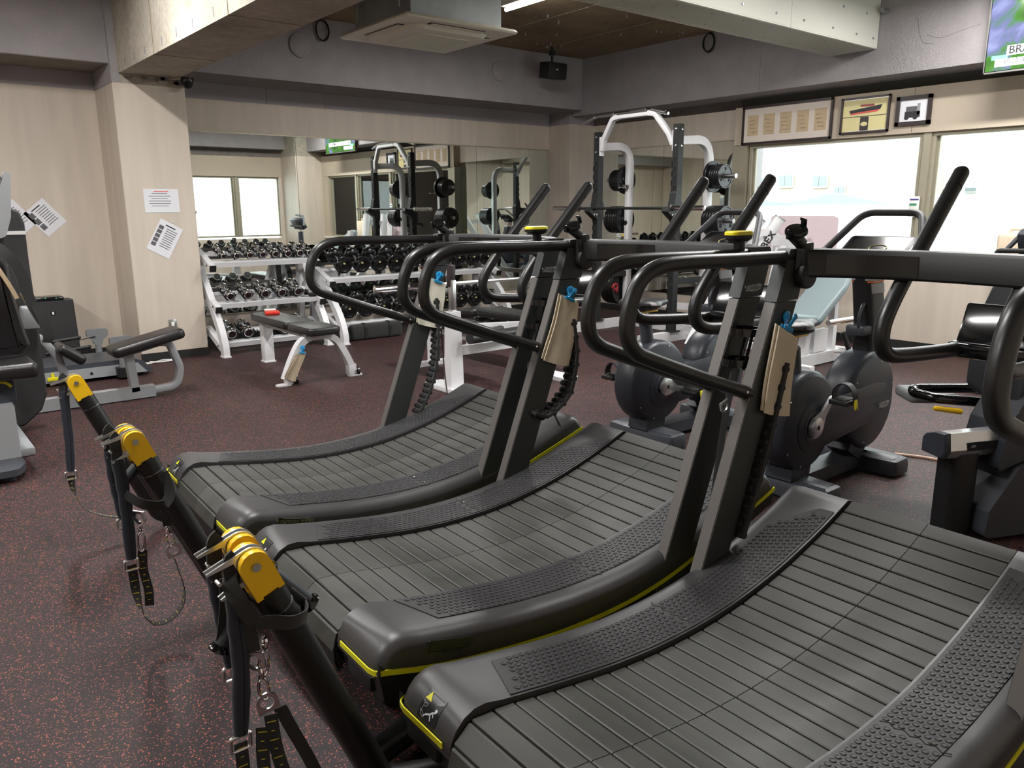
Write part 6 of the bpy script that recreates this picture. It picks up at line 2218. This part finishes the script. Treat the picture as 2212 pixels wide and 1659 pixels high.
pillow(P, 0.10, 0.03, (0.20, 0.12, 0.60), (0, -1, 0), Vector((0.1, 0, 1)).normalized(), Vector((1, 0, -0.1)).normalized(), 4).build('lower_back', mat('charcoal_leatherette', srgb(36, 38, 43), 0.45), rc)
B().tube(fillet([(0.36, 0.12, 0.52), (0.05, 0.20, 0.55), (0.02, 0.30, 0.555), (0.06, 0.36, 0.56), (0.40, 0.26, 0.56)], [0.05, 0.05, 0.05], 6), 0.022, 12).build('seat_handle', M['black_gloss'], rc)
B().tube([(0.02, 0.17, 0.515), (0.13, 0.14, 0.50)], [0.011, 0.013], 10).ball((0.02, 0.17, 0.515), 0.011, 8, 6).build('yellow_lever', M['yellow'], rc)
pillow(round_poly([(-0.05, -0.10), (0.16, -0.10), (0.16, 0.10), (-0.05, 0.10)], 0.03), 0.05, 0.018, (0.16, 0.46, 0.48), (0.94, -0.34, 0), (0.34, 0.94, 0), UZ).build('far_pedal', M['grey_plastic'], rc)
badge(rc, (0.325, -0.1015, 0.60), (1, 0, 0.0), (0, 0, 1), 0.12, M['yellow_lever'], M['logo_dark'])
B().box((0.33, -0.36, 0.77), (0.10, 0.012, 0.14), (0, 0.25, 0), 0.006).build('tablet', M['black_gloss'], rc)
B().tube(curve_pts([(0.36, -0.34, 0.72), (0.45, -0.28, 0.66), (0.50, -0.12, 0.64)], 5), 0.012, 8).build('tablet_arm', M['shell'], rc)

# cross trainer console beyond the right edge, beige container on the sill
ct = thing('exercise_console', 'exercise machine console with a black grip by the right window', 'machine', (6.6, 2.10, 0))
b = B()
b.tube([(0, 0, 0.02), (0, 0, 0.95)], 0.05, 12)
b.span((-0.3, -0.25, 0), (0.3, 0.25, 0.06), 0.02)
b.build('stand', M['slate_foot'], ct)
B().box((0.02, -0.12, 1.10), (0.10, 0.42, 0.22), (0, -0.5, 0), 0.02).build('console', M['navy_shell'], ct)
B().tube(fillet([(-0.08, 0.20, 0.99), (-0.08, 0.20, 1.05), (-0.08, -0.25, 1.06)], [0.03], 5), 0.018, 10).build('grip', M['black'], ct)
B().tube(fillet([(0.0, 0.16, 1.06), (0.06, 0.04, 1.24), (0.06, -0.3, 1.26)], [0.06], 5), 0.018, 10).build('arch_bar', M['slate_foot'], ct)
bx = thing('beige_container', 'beige plastic container standing on the sill behind the console', 'container', (7.90 - 0.16, 2.66, 0.80))
B().box((0, -0.12, 0.17), (0.15, 0.36, 0.34), None, 0.03, 3).build('body', M['cream_plastic'], bx)
B().tube(fillet([(0, -0.02, 0.33), (0, -0.02, 0.375), (0, -0.2, 0.375), (0, -0.2, 0.33)], 0.02, 3), 0.013, 8).build('handle', M['cream_plastic'], bx)

# ------------------------------------------------------------------ left edge: stack machine
sm_ = thing('stack_machine', 'grey weight stack machine with a black shroud at the left edge', 'machine', (0.40, 5.2, 0))
O_ = Vector((0.40, 5.2, 0))
b = B()
P = round_poly([(-0.30, 0.02), (0.24, 0.03), (0.345, 0.12), (0.385, 0.22), (0.388, 0.62), (0.385, 1.08), (0.389, 1.30), (0.368, 1.376), (0.28, 1.42), (-0.30, 1.42)], [0.02, 0.05, 0.05, 0.05, 0.05, 0.05, 0.05, 0.05, 0.05, 0.02])
b.loft([[Vector((x, y, z)) for x, z in (inset(P, d) if d else P)] for y, d in ((0.53, 0.012), (0.545, 0), (0.62, 0), (0.635, 0.012))])
sh = b.build('shroud', mat('charcoal_shroud', srgb(50, 50, 51), 0.55), sm_, angle=30)
B().box((0.335, 0.528, 1.245), (0.10, 0.003, 0.022)).build('label_tape', M['white_plastic'], sh, smooth=False)
b = B()
P = round_poly([(0.18, 1.20), (0.262, 1.23), (0.30, 1.34), (0.315, 1.47), (0.33, 1.59), (0.30, 1.607), (0.27, 1.52), (0.20, 1.46), (0.18, 1.40)], 0.02)
b.prism(P, (0, 0.36, 0), (1, 0, 0), (0, 0, 1), (0, 0.10, 0))
b.build('grey_arm', M['grey_steel'], sm_)
B().cyl((0.27, 0.40, 1.55), (0.20, 0.40, 1.62), 0.025, n=12).build('arm_buffer', M['black'], sm_)
b = B()
P = round_poly([(-0.12, 0.575), (0.21, 0.58), (0.262, 0.62), (0.245, 0.70), (0.213, 0.92), (0.205, 1.10), (0.12, 1.19), (-0.12, 1.2)], 0.04)
b.loft([[Vector((x, y, z)) for x, z in (inset(P, d) if d else P)] for y, d in ((-0.06, 0.05), (-0.045, 0.018), (-0.01, 0.0), (0.08, 0.0), (0.11, 0.02))])
b.build('back_pad', M['vinyl'], sm_)
pillow(round_poly([(-0.30, -0.14), (0.245, -0.14), (0.245, 0.18), (-0.30, 0.18)], 0.04), 0.085, 0.03, (0, -0.20, 0.49), (1, 0, 0), (0, 1, 0), UZ).build('seat_pad', M['vinyl'], sm_)
b = B()
b.span((-0.2, -0.24, 0.35), (0.135, -0.14, 0.487), 0.02)
nb = b.build('seat_bracket', M['navy_shell'], sm_)
B().tube([Vector((0.06 + 0.055 * math.cos(a), -0.246, 0.425 + 0.05 * math.sin(a))) for a in [math.radians(20 + 14 * k) for k in range(11)]], 0.008, 6).build('yellow_pull', M['yellow_lever'], nb)
b = B()
b.loft([[Vector((x + a, -0.28 + c, z)) for a, c in rrect(0.14, 0.12, 0.01)] for x, z in ((0.035, 0.05), (0.035, 0.355))])
b.build('seat_column', M['grey_steel'], sm_)
b = B()
P = round_poly([(-0.25, -0.16), (0.06, -0.16), (0.105, -0.05), (0.105, 0.10), (-0.25, 0.10)], 0.05)
b.prism(P, (0, -0.42, 0.035), (1, 0, 0), (0, 1, 0), (0, 0, 0.035))
b.cyl((0.02, -0.50, 0), (0.02, -0.50, 0.04), 0.03, n=12)
b.build('floor_plate', M['slate_foot'], sm_)
b = B()
b.span((0.28, 0.30, 0.675), (0.385, 0.42, 0.81), 0.015)
b.build('grey_cover', M['grey_steel'], sm_)
b = B()
for i, (pts, w) in enumerate((([(0.13, -0.08, 1.21), (0.20, -0.10, 1.14), (0.245, -0.10, 1.05), (0.26, -0.10, 0.98)], 0.06), ([(0.25, -0.10, 1.0), (0.275, -0.10, 0.90), (0.30, -0.10, 0.82), (0.325, -0.1, 0.76)], 0.055), ([(0.30, -0.10, 0.86), (0.325, -0.11, 0.78), (0.34, -0.11, 0.68), (0.33, -0.10, 0.645)], 0.055))):
    b.ribbon(curve_pts(pts, 4), (1, 0.2, 0.3), w, 0.010)
b.build('seat_belt', M['webbing'], sm_)
b = B()
for pts in ([(0.13, -0.06, 1.12), (0.19, -0.07, 0.98), (0.22, -0.07, 0.90)], [(0.245, -0.07, 0.93), (0.285, -0.07, 0.82)]):
    b.ribbon(curve_pts(pts, 4), (1, 0.2, 0.3), 0.022, 0.008)
b.build('pad_piping', M['aged'], sm_)
b = B()
b.span((-0.3, -0.10, 0.0), (0.2, 0.58, 0.05), 0.01)
b.bar((0.0, 0.5, 0.05), (0.0, 0.5, 1.5), 0.08, 0.08, (1, 0, 0))
b.build('frame', M['grey_steel'], sm_)

# ------------------------------------------------------------------ low bench machine with black pad (in front of the column)
lb_ = thing('low_pad_bench', 'silver low frame with a slanted black pad and bent tube leg', 'bench', (1.25, 6.20, 0))
b = B()
b.bar((-0.75, 0, 0.05), (0.30, 0, 0.05), 0.075, 0.085)
loop = fillet([(0.30, 0, 0.052), (0.47, 0, 0.062), (0.50, 0, 0.20), (0.44, 0, 0.395), (0.36, 0, 0.405), (0.09, 0, 0.345)], [0.10, 0.12, 0.06, 0.03], 6)
rings = []
for i, p in enumerate(loop):
    tg = (loop[min(i + 1, len(loop) - 1)] - loop[max(i - 1, 0)]).normalized()
    nn = Vector((0, 1, 0)).cross(tg)
    rings.append([p + Vector((0, a, 0)) + nn * c for a, c in rrect(0.075, 0.05, 0.01, 2)])
b.loft(rings)
b.bar((0.165, 0, 0.06), (0.145, 0, 0.365), 0.075, 0.055, (1, 0, 0))
b.box((0.1, 0, 0.004), (0.05, 0.05, 0.03))
b.build('frame', M['grey_steel'], lb_)
b = B()
up = Vector((-0.21, 0, 0.98)).normalized()
pillow(round_poly([(-0.26, -0.13), (0.26, -0.13), (0.26, 0.13), (-0.26, 0.13)], 0.045), 0.075, 0.028, (0.285, 0, 0.385), (0.98, 0, 0.21), (0, 1, 0), up, 5).build('pad', M['vinyl'], lb_)
b = B()
arm = fillet([(-0.46, 0, 0.56), (-0.39, 0, 0.51), (-0.31, 0, 0.38), (-0.24, 0, 0.05)], [0.08, 0.1], 6)
rings = []
for i, p in enumerate(arm):
    tg = (arm[min(i + 1, len(arm) - 1)] - arm[max(i - 1, 0)]).normalized()
    nn = Vector((0, 1, 0)).cross(tg)
    rings.append([p + Vector((0, a, 0)) + nn * c for a, c in rrect(0.07, 0.05, 0.01, 2)])
b.loft(rings)
b.build('bent_arm', M['grey_steel'], lb_)
pillow(round_poly([(-0.10, -0.13), (0.10, -0.13), (0.10, 0.13), (-0.10, 0.13)], 0.04), 0.075, 0.03, (-0.26, -0.02, 0.37), (0.75, 0, -0.6), (0, 1, 0), (0.6, 0, 0.75), 5).build('knee_pad', M['vinyl'], lb_)
for z, x in ((0.40, -0.30), (0.475, -0.36)):
    B().tube([(x - 0.06, 0.14, z - 0.02), (x + 0.22, 0.16, z + 0.0)], 0.0125, 10).ball((x + 0.225, 0.16, z), 0.016, 8, 6).build('grip', M['black'], lb_)

# ------------------------------------------------------------------ grey platform machine with two T posts
pf = thing('platform_machine', 'low grey platform machine with two T shaped posts behind the low bench', 'machine', (1.42, 7.25, 0))
b = B()
P = [(-0.62, 0.03), (0.33, 0.03), (0.36, 0.04), (0.28, 0.13), (0.20, 0.155), (-0.62, 0.155)]
b.prism(P, (0, -0.17, 0), (1, 0, 0), (0, 0, 1), (0, 0.5, 0))
b.build('deck', M['slate_foot'], pf, angle=20)
b = B()
b.prism([(-0.62, 0.03), (0.31, 0.03), (0.24, 0.115), (-0.62, 0.115)], (0, -0.18, 0), (1, 0, 0), (0, 0, 1), (0, 0.012, 0))
sd_ = b.build('side_panel', M['grey_steel'], pf, smooth=False)
for x in (-0.12, 0.2):
    B().lathe([(0.011, 0), (0.011, 0.003), (0.007, 0.004)], (x, -0.18, 0.07), (0, -1, 0), 12).build('rivet', M['slot'], sd_)
for x, y in ((0.115, -0.22), (0.06, 0.36)):
    b = B()
    b.loft([[Vector((x + a, y + c, z)) for a, c in rrect(0.105 * k, 0.10 * k, 0.02)] for z, k in ((0.02, 1.0), (0.10, 1.05))])
    base = b.build('post_socket', M['shell'], pf)
    b = B()
    b.cyl((x, y, 0.10), (x, y, 0.25), 0.028, 0.025, 14)
    T = round_poly([(-0.03, 0.22), (0.03, 0.22), (0.04, 0.26), (0.085, 0.30), (0.085, 0.36), (-0.085, 0.36), (-0.085, 0.30), (-0.04, 0.26)], 0.022)
    b.prism(T, (x, y - 0.022, 0), (1, 0, 0), (0, 0, 1), (0, 0.044, 0))
    b.build('t_post', M['grey_plastic'], pf)
B().box((-0.40, -0.20, 0.065), (0.085, 0.012, 0.03), None, 0.004).box((-0.40, -0.19, 0.095), (0.02, 0.012, 0.03)).build('yellow_tag', M['yellow_lever'], pf)
B().tube(curve_pts([(0.04, 0.33, 0.30), (-0.12, 0.34, 0.27), (-0.28, 0.35, 0.225)], 5), 0.004, 6).build('cord', M['black'], pf)

# ------------------------------------------------------------------ air purifier and cables
ap = thing('air_purifier', 'black air purifier against the beige wall', 'purifier', (1.22, 8.16, 0))
b = B()
b.loft([[Vector((x + a, c, z)) for a, c in rrect(0.40, 0.24, 0.025)] for x, z in ((0, 0.01), (-0.012, 0.585))])
b.box((0, 0, 0.012), (0.41, 0.25, 0.024), None, 0.008)
bd = b.build('body', M['purifier'], ap)
B().box((-0.03, 0.01, 0.602), (0.30, 0.19, 0.035), None, 0.012).build('control_top', M['black_gloss'], ap)
B().box((-0.03, -0.09, 0.612), (0.006, 0.003, 0.005)).box((0.055, -0.09, 0.606), (0.006, 0.003, 0.004)).build('status_light', M['green_led'], ap)
lg = B().box((0.01, -0.121, 0.475), (0.034, 0.003, 0.034)).build('emblem_plate', M['black_gloss'], ap)
B().lathe([(0.009, 0), (0.009, 0.0015)], (0.01, -0.1225, 0.480), (0, -1, 0), 10).box((0.01, -0.1232, 0.467), (0.018, 0.001, 0.004)).build('emblem', M['white_plastic'], lg)
cbl = B()
for s in range(3):
    cbl.tube(curve_pts([(1.66 + 0.02 * s, 8.02 - 0.16 * s, 0.006), (1.85, 7.62 - 0.04 * s, 0.008), (2.02, 7.58 + 0.05 * s, 0.006), (2.12, 7.63 - 0.02 * s, 0.006), (1.98, 7.55, 0.01), (1.90, 7.60 + 0.03 * s, 0.006)], 6), 0.0035, 6)
cbl.tube(curve_pts([(2.12, 7.63, 0.006), (2.10, 7.66, 0.10), (2.14, 7.685, 0.26), (2.15, 7.69, 0.31)], 5), 0.0035, 6)
tag(cbl.build('power_cable', M['white_plastic'], None), 'thin white power cable lying at the foot of the beige column', 'cable')
ol = thing('wall_outlet', 'small grey wall outlet low on the beige column', 'outlet', (2.148, 7.698, 0.315))
B().box((0, -0.003, 0), (0.072, 0.006, 0.118), None, 0.002).build('plate', M['steel'], ol)
B().box((0, -0.007, 0.0), (0.026, 0.004, 0.07), None, 0.001).build('socket', M['white_plastic'], ol)
cd = B().tube(curve_pts([(4.36, 1.93, 0.006), (4.43, 1.76, 0.006), (4.44, 1.50, 0.006), (4.38, 1.22, 0.006), (4.2, 0.9, 0.006)], 6), 0.0095, 8)
tag(cd.build('floor_cord', M['tan_cord'], None), 'beige cord running across the floor to the recumbent bike', 'cord')

# ------------------------------------------------------------------ ceiling things and lamps
ac = thing('air_conditioner', 'white ceiling cassette air conditioner under a bare metal box', 'air conditioner', (3.57, 5.39, 2.66))
b = B()
b.loft([[Vector((a, c, z)) for a, c in rrect(w, w, 0.02)] for z, w in ((0.03, 0.96), (0.012, 0.99), (0.0, 0.97))])
b.build('fascia', M['ac_white'], ac)
B().loft([[Vector((a, c, z)) for a, c in rrect(w, w, 0.10)] for z, w in ((-0.001, 0.70), (-0.03, 0.66), (-0.036, 0.60))]).build('grille_surround', M['ac_white'], ac)
B().loft([[Vector((a, c, z)) for a, c in rrect(w, w, 0.03)] for z, w in ((-0.035, 0.47), (-0.042, 0.46))]).build('intake_grille', M['ac_grille'], ac)
for k in range(4):
    a = k * PI / 2
    v = Vector((math.cos(a), math.sin(a), 0)); w = Vector((-v.y, v.x, 0))
    B().bar(v * 0.385 - w * 0.24 + Vector((0, 0, -0.002)), v * 0.385 + w * 0.24 + Vector((0, 0, -0.002)), 0.05, 0.004).build('air_slot', M['slot'], ac)
    B().bar(v * 0.385 - w * 0.23 + Vector((0, 0, -0.007)), v * 0.385 + w * 0.23 + Vector((0, 0, -0.007)), 0.042, 0.006).build('louvre', M['ac_white'], ac)
B().span((-0.40, -0.40, 0.03), (0.40, 0.40, 0.33)).build('metal_box', M['galv'], ac, smooth=False)
b = B()
for x in (-0.43, 0.43):
    for y in (-0.3, 0.3):
        b.cyl((x, y, 0.1), (x, y, 0.575), 0.006, n=6)
b.build('hanger_rod', M['steel'], ac)

for x, y, seen in ((4.87, 5.45, 1), (4.87, 2.3, 0), (1.1, 5.6, 0), (1.1, 2.6, 0), (-1.6, 5.6, 0), (-1.6, 2.6, 0), (6.7, 2.3, 0)):
    if seen:
        t = thing('ceiling_light', 'bare fluorescent strip light beside the air conditioner', 'light', (x, y, ZC))
    else:
        t = thing('ceiling_light', 'bare fluorescent strip light lighting the rest of the gym', 'light', (x, y, ZC), 0, 'strip lights outside the view')
    B().span((-0.05, -0.62, -0.06), (0.05, 0.62, 0)).build('housing', M['white_plastic'], t, smooth=False)
    B().cyl((0, -0.60, -0.085), (0, 0.60, -0.085), 0.016, n=10).build('lamp_tube', M['tube_light'], t)
    area_light('strip_lamp', (x, y, ZC - 0.11), 0.10, 1.2, LAMP_W, (1.0, 0.975, 0.955))
for y0, y1 in ((3.5, 5.4), (2.16, 3.43), (0.95, 2.1)):
    area_light('window_portal', (8.02, (y0 + y1) / 2, 1.42), y1 - y0, 1.25, 1, (1, 1, 1), (0, PI / 2, 0), True).rotation_euler = Matrix(((0, 0, 1), (1, 0, 0), (0, 1, 0))).to_euler()
sp = thing('loudspeaker', 'black loudspeaker hung under the ceiling in the corner', 'speaker', (6.60, 7.35, 2.96))
B().box((0.03, 0, 0), (0.29, 0.18, 0.18), (0.1, 0, 0), 0.015).build('cabinet', M['black'], sp)
B().cyl((0.03, 0.02, 0.08), (0.03, 0.02, 0.275), 0.016, n=8).box((0.03, 0.02, 0.2), (0.06, 0.05, 0.05)).build('bracket', M['black_steel'], sp)
B().box((0.01, -0.095, 0.0), (0.03, 0.003, 0.014)).build('emblem', M['logo_white'], sp)
dc = thing('dome_camera', 'small black dome camera at the corner of the concrete beam', 'camera', (2.46, 7.62, 2.53))
B().lathe([(0.055, 0), (0.055, -0.02), (0.048, -0.05), (0.03, -0.085), (0.005, -0.095)], (0, 0, 0), (0, 0, 1), 18).build('dome', M['black_gloss'], dc)
for i, (p, d) in enumerate((((2.78, 4.95, 2.93), (-0.3, -0.2, -0.9)), ((3.02, 4.90, 2.94), (0.6, -0.2, -0.75)), ((2.78, 4.8, 3.02), (-0.8, -0.3, -0.3)))):
    t = thing('spotlight', ('black spotlight pointing down left of the air conditioner', 'black spotlight tilted towards the air conditioner', 'black spotlight nearest the ceiling, cut by the top edge')[i], 'spotlight', p, 0, 'black spotlights')
    d = Vector(d).normalized()
    B().lathe([(0.03, -0.09), (0.042, -0.07), (0.048, 0.06), (0.048, 0.09), (0.04, 0.09), (0.036, 0.07)], (0, 0, 0), d, 16).build('head', M['black_gloss'], t)
    B().cyl((0, 0, 0), (0, 0, ZC - p[2]), 0.009, n=8).build('stem', M['black'], t)
for i, (x, z) in enumerate(((3.62, 2.955), (6.13, 2.96))):
    t = thing('vent_cap', ('round plastered vent cap left of the air conditioner', 'round plastered vent cap left of the loudspeaker')[i], 'vent', (x, 7.75, z))
    B().lathe([(0.115, 0), (0.112, 0.02), (0.09, 0.028), (0.01, 0.03)], (0, 0, 0), (0, -1, 0), 24).build('disc', M['plaster'], t)
for i, (p, lb) in enumerate((((3.86, 7.73, 3.12), 'coil of black cable left of the air conditioner'), ((7.46, 5.75, 3.13), 'coil of black cable high on the right beam'))):
    b = B()
    for k in range(3):
        b.tube([(p[0] + (0.07 * math.cos(a) if i == 0 else 0.01 * k), p[1] - (0.008 * k if i == 0 else -0.075 * math.cos(a)), p[2] + (0.09 + 0.006 * k) * math.sin(a)) for a in [2 * PI * q / 18 for q in range(18)]], 0.005, 6, closed=True)
    tag(b.build('cable_coil', M['black'], None), lb, 'cable')

# ------------------------------------------------------------------ television
tv = thing('television', 'wall television showing a road through green hills', 'television', (7.43, 2.285, 2.44))
B().span((0, -0.615, 0), (0.045, 0.615, 0.72), 0.006).build('casing', M['black_gloss'], tv)
B().span((-0.003, -0.615, 0), (0.0, 0.615, 0.012)).span((-0.003, 0.606, 0), (0.0, 0.615, 0.72)).build('bezel_edge', M['alloy'], tv)
scr = B().span((-0.002, -0.60, 0.018), (0.001, 0.60, 0.705)).build('screen', screen_mat('tv_picture', [(0.30, (0.004, 0.012, 0.003)), (0.45, (0.03, 0.13, 0.012)), (0.55, (0.06, 0.22, 0.02)), (0.62, (0.16, 0.18, 0.36)), (0.72, (0.3, 0.33, 0.6))], 2.4, 1.0), tv, smooth=False)
wl_ = mat('screen_caption_white', (0.8, 0.8, 0.85), 0.4, emit=(0.75, 0.75, 0.85), estr=0.9)
B().box((-0.004, 0.0, 0.165), (0.002, 0.90, 0.075)).build('caption_bar', wl_, scr, smooth=False)
text('lettering', 'BRACING FOR IMPACT', 0.085, M['ink_dark'], scr, (-0.0056, 0.0, 0.165), (0, -1, 0), (0, 0, 1), 0.0003, 0, 0.0015)
B().box((-0.005, 0.35, 0.075), (0.002, 0.36, 0.058)).build('name_bar', wl_, scr, smooth=False)
text('lettering', '鴨崎美紀', 0.055, M['ink_dark'], scr, (-0.0066, 0.35, 0.075), (0, -1, 0), (0, 0, 1), 0.0003, 0, 0, 1.2)
B().box((-0.004, 0.50, 0.118), (0.002, 0.12, 0.032)).build('green_tag', M['green_led'], scr, smooth=False)

# ------------------------------------------------------------------ framed pictures
def frame(label, y0, y1, z0, z1, fw, inner):
    t = thing('picture_frame', label, 'picture', (XW - 0.002, (y0 + y1) / 2, (z0 + z1) / 2), 0, 'framed pictures')
    w, h = y0 - y1, z1 - z0
    b = B()
    for s in (-1, 1):
        b.box((-0.012, 0, s * (h - fw) / 2), (0.024, w, fw)).box((-0.012, s * (w - fw) / 2, 0), (0.024, fw, h))
    b.build('frame', M['frame_dark'], t, smooth=False)
    pl = B().box((-0.006, 0, 0), (0.008, w - fw, h - fw)).build('picture', inner, t, smooth=False)
    return t, pl, w, h


def bxp(pl, y, z, w, h, m, x=-0.0112, nm='print'):
    return B().box((x, y, z), (0.001, w, h)).build(nm, m, pl, smooth=False)


t, pl, w, h = frame('long frame holding five small aged drawings', 5.475, 4.41, 2.05, 2.45, 0.022, M['mount'])
for i in range(5):
    yy = 0.40 - 0.20 * i
    q = bxp(pl, yy, -0.0, 0.135, 0.215, M['aged'], -0.0108, 'drawing')
    for k in range(4):
        bxp(q, yy + 0.01 * (k - 1), -0.07 + 0.04 * k, 0.06 + 0.012 * ((k * 3 + i) % 3), 0.004, M['ink'], -0.0118, 'ink_stroke')
t, pl, w, h = frame('frame with a black and red motor boat print', 4.32, 3.83, 2.08, 2.42, 0.018, M['cream_print'])
b = B().prism([(0.16, 0.05), (-0.17, 0.085), (-0.15, 0.04), (0.15, 0.02)], (-0.0115, 0, 0), (0, 1, 0), (0, 0, 1), (-0.001, 0, 0))
b.build('boat_hull', M['ink_dark'], pl, smooth=False)
B().prism([(0.15, 0.022), (-0.15, 0.042), (-0.12, 0.022), (0.14, 0.008)], (-0.0118, 0, 0), (0, 1, 0), (0, 0, 1), (-0.001, 0, 0)).build('boat_keel', M['ink_red'], pl, smooth=False)
bxp(pl, -0.02, 0.088, 0.14, 0.02, M['maroon'], nm='boat_cabin')
bxp(pl, 0, -0.012, 0.45, 0.006, M['frame_dark'], nm='divider')
bxp(pl, 0, -0.085, 0.085, 0.135, M['frame_dark'], nm='centre_panel')
B().prism([(0.035 * math.cos(a), -0.085 + 0.02 * math.sin(a)) for a in [2 * PI * k / 18 for k in range(18)]], (-0.013, 0, 0), (0, 1, 0), (0, 0, 1), (-0.001, 0, 0)).build('oval_plate', M['cream_print'], pl, smooth=False)
for s in (-1, 1):
    bxp(pl, 0, s * 0.152, 0.44, 0.010, M['alloy'], -0.0125, 'metal_strip')
t, pl, w, h = frame('small dark frame with an old black and white car photograph', 3.768, 3.442, 2.116, 2.38, 0.035, M['paper'])
bxp(pl, 0.01, -0.035, 0.14, 0.055, M['ink_dark'], nm='car_body')
bxp(pl, 0.02, 0.015, 0.10, 0.045, M['ink'], nm='car_roof')
bxp(pl, -0.045, 0.01, 0.028, 0.10, M['label_grey'], nm='standing_figure')
for yy in (0.06, -0.02):
    B().lathe([(0.022, 0), (0.022, 0.001)], (-0.0118, yy, -0.06), (-1, 0, 0), 14).build('car_wheel', M['ink_dark'], pl)

sg = thing('notice_card', 'small white notice card with a green band hanging on the mullion', 'notice', (XW - 0.004, 3.515, 1.37))
B().box((0, 0, 0), (0.004, 0.095, 0.19), None, 0.001).build('card', M['white_plastic'], sg)
B().box((-0.003, 0, 0.066), (0.001, 0.08, 0.014)).build('violet_band', mat('violet_ink', srgb(88, 80, 140), 0.5), sg)
B().box((-0.003, 0.008, 0.02), (0.001, 0.066, 0.02)).build('green_band', mat('green_ink', srgb(60, 140, 104), 0.5), sg)


def sheet(label, o, w, h, ang, title, pics, nlines):
    t = thing('paper_notice', label, 'notice', o, 0, 'paper notices')
    R = Matrix.Rotation(ang, 3, 'Y')
    P = lambda x, z, y=0.0: R @ Vector((x, y, z))
    sh = B().box((0, -0.0015, 0), (w, 0.002, h), R).build('sheet', M['paper'], t, smooth=False)
    b = B()
    rs_ = random.Random(int(w * 1000))
    for k in range(nlines):
        z = h * 0.30 - k * h * 0.62 / nlines
        L = w * (0.5 if pics else 0.62) * rs_.uniform(0.7, 1)
        b.box(P((w * 0.12 if pics else -w * 0.05), z, -0.003), (L, 0.0006, h * 0.022), R)
    stuff(b.build('printed_lines', M['ink'], sh, smooth=False))
    B().box(P(0, h * 0.39, -0.003), (w * 0.42, 0.0006, h * 0.035), R).build('heading', title, sh, smooth=False)
    for k in range(pics):
        B().box(P(-w * 0.33, h * 0.27 - k * h * 0.68 / pics, -0.003), (w * 0.2, 0.0006, h * 0.56 / pics), R).build('photo', M['ink'], sh, smooth=False)
    B().lathe([(0.007, 0), (0.006, 0.006), (0.002, 0.010)], P(0, h * 0.5 + 0.02) , (0, -1, 0), 10).build('push_pin', M['white_plastic'], t)
    return t


sheet('laminated notice with a red heading on the beige column', (2.16, 7.699, 1.458), 0.303, 0.21, 0.0, M['ink_red'], 0, 6)
sheet('tilted laminated sheet with small photos on the beige column', (2.155, 7.699, 1.117), 0.216, 0.303, 0.52, M['ink_dark'], 5, 9)
sheet('tilted laminated sheet on the beige wall left of the column', (1.318, 8.349, 1.315), 0.216, 0.275, -0.70, M['ink_dark'], 3, 8)
sheet('sheet half hidden behind the stack machine', (1.09, 8.349, 1.31), 0.20, 0.27, -0.70, M['ink_dark'], 2, 7)
bpy.context.view_layer.update()
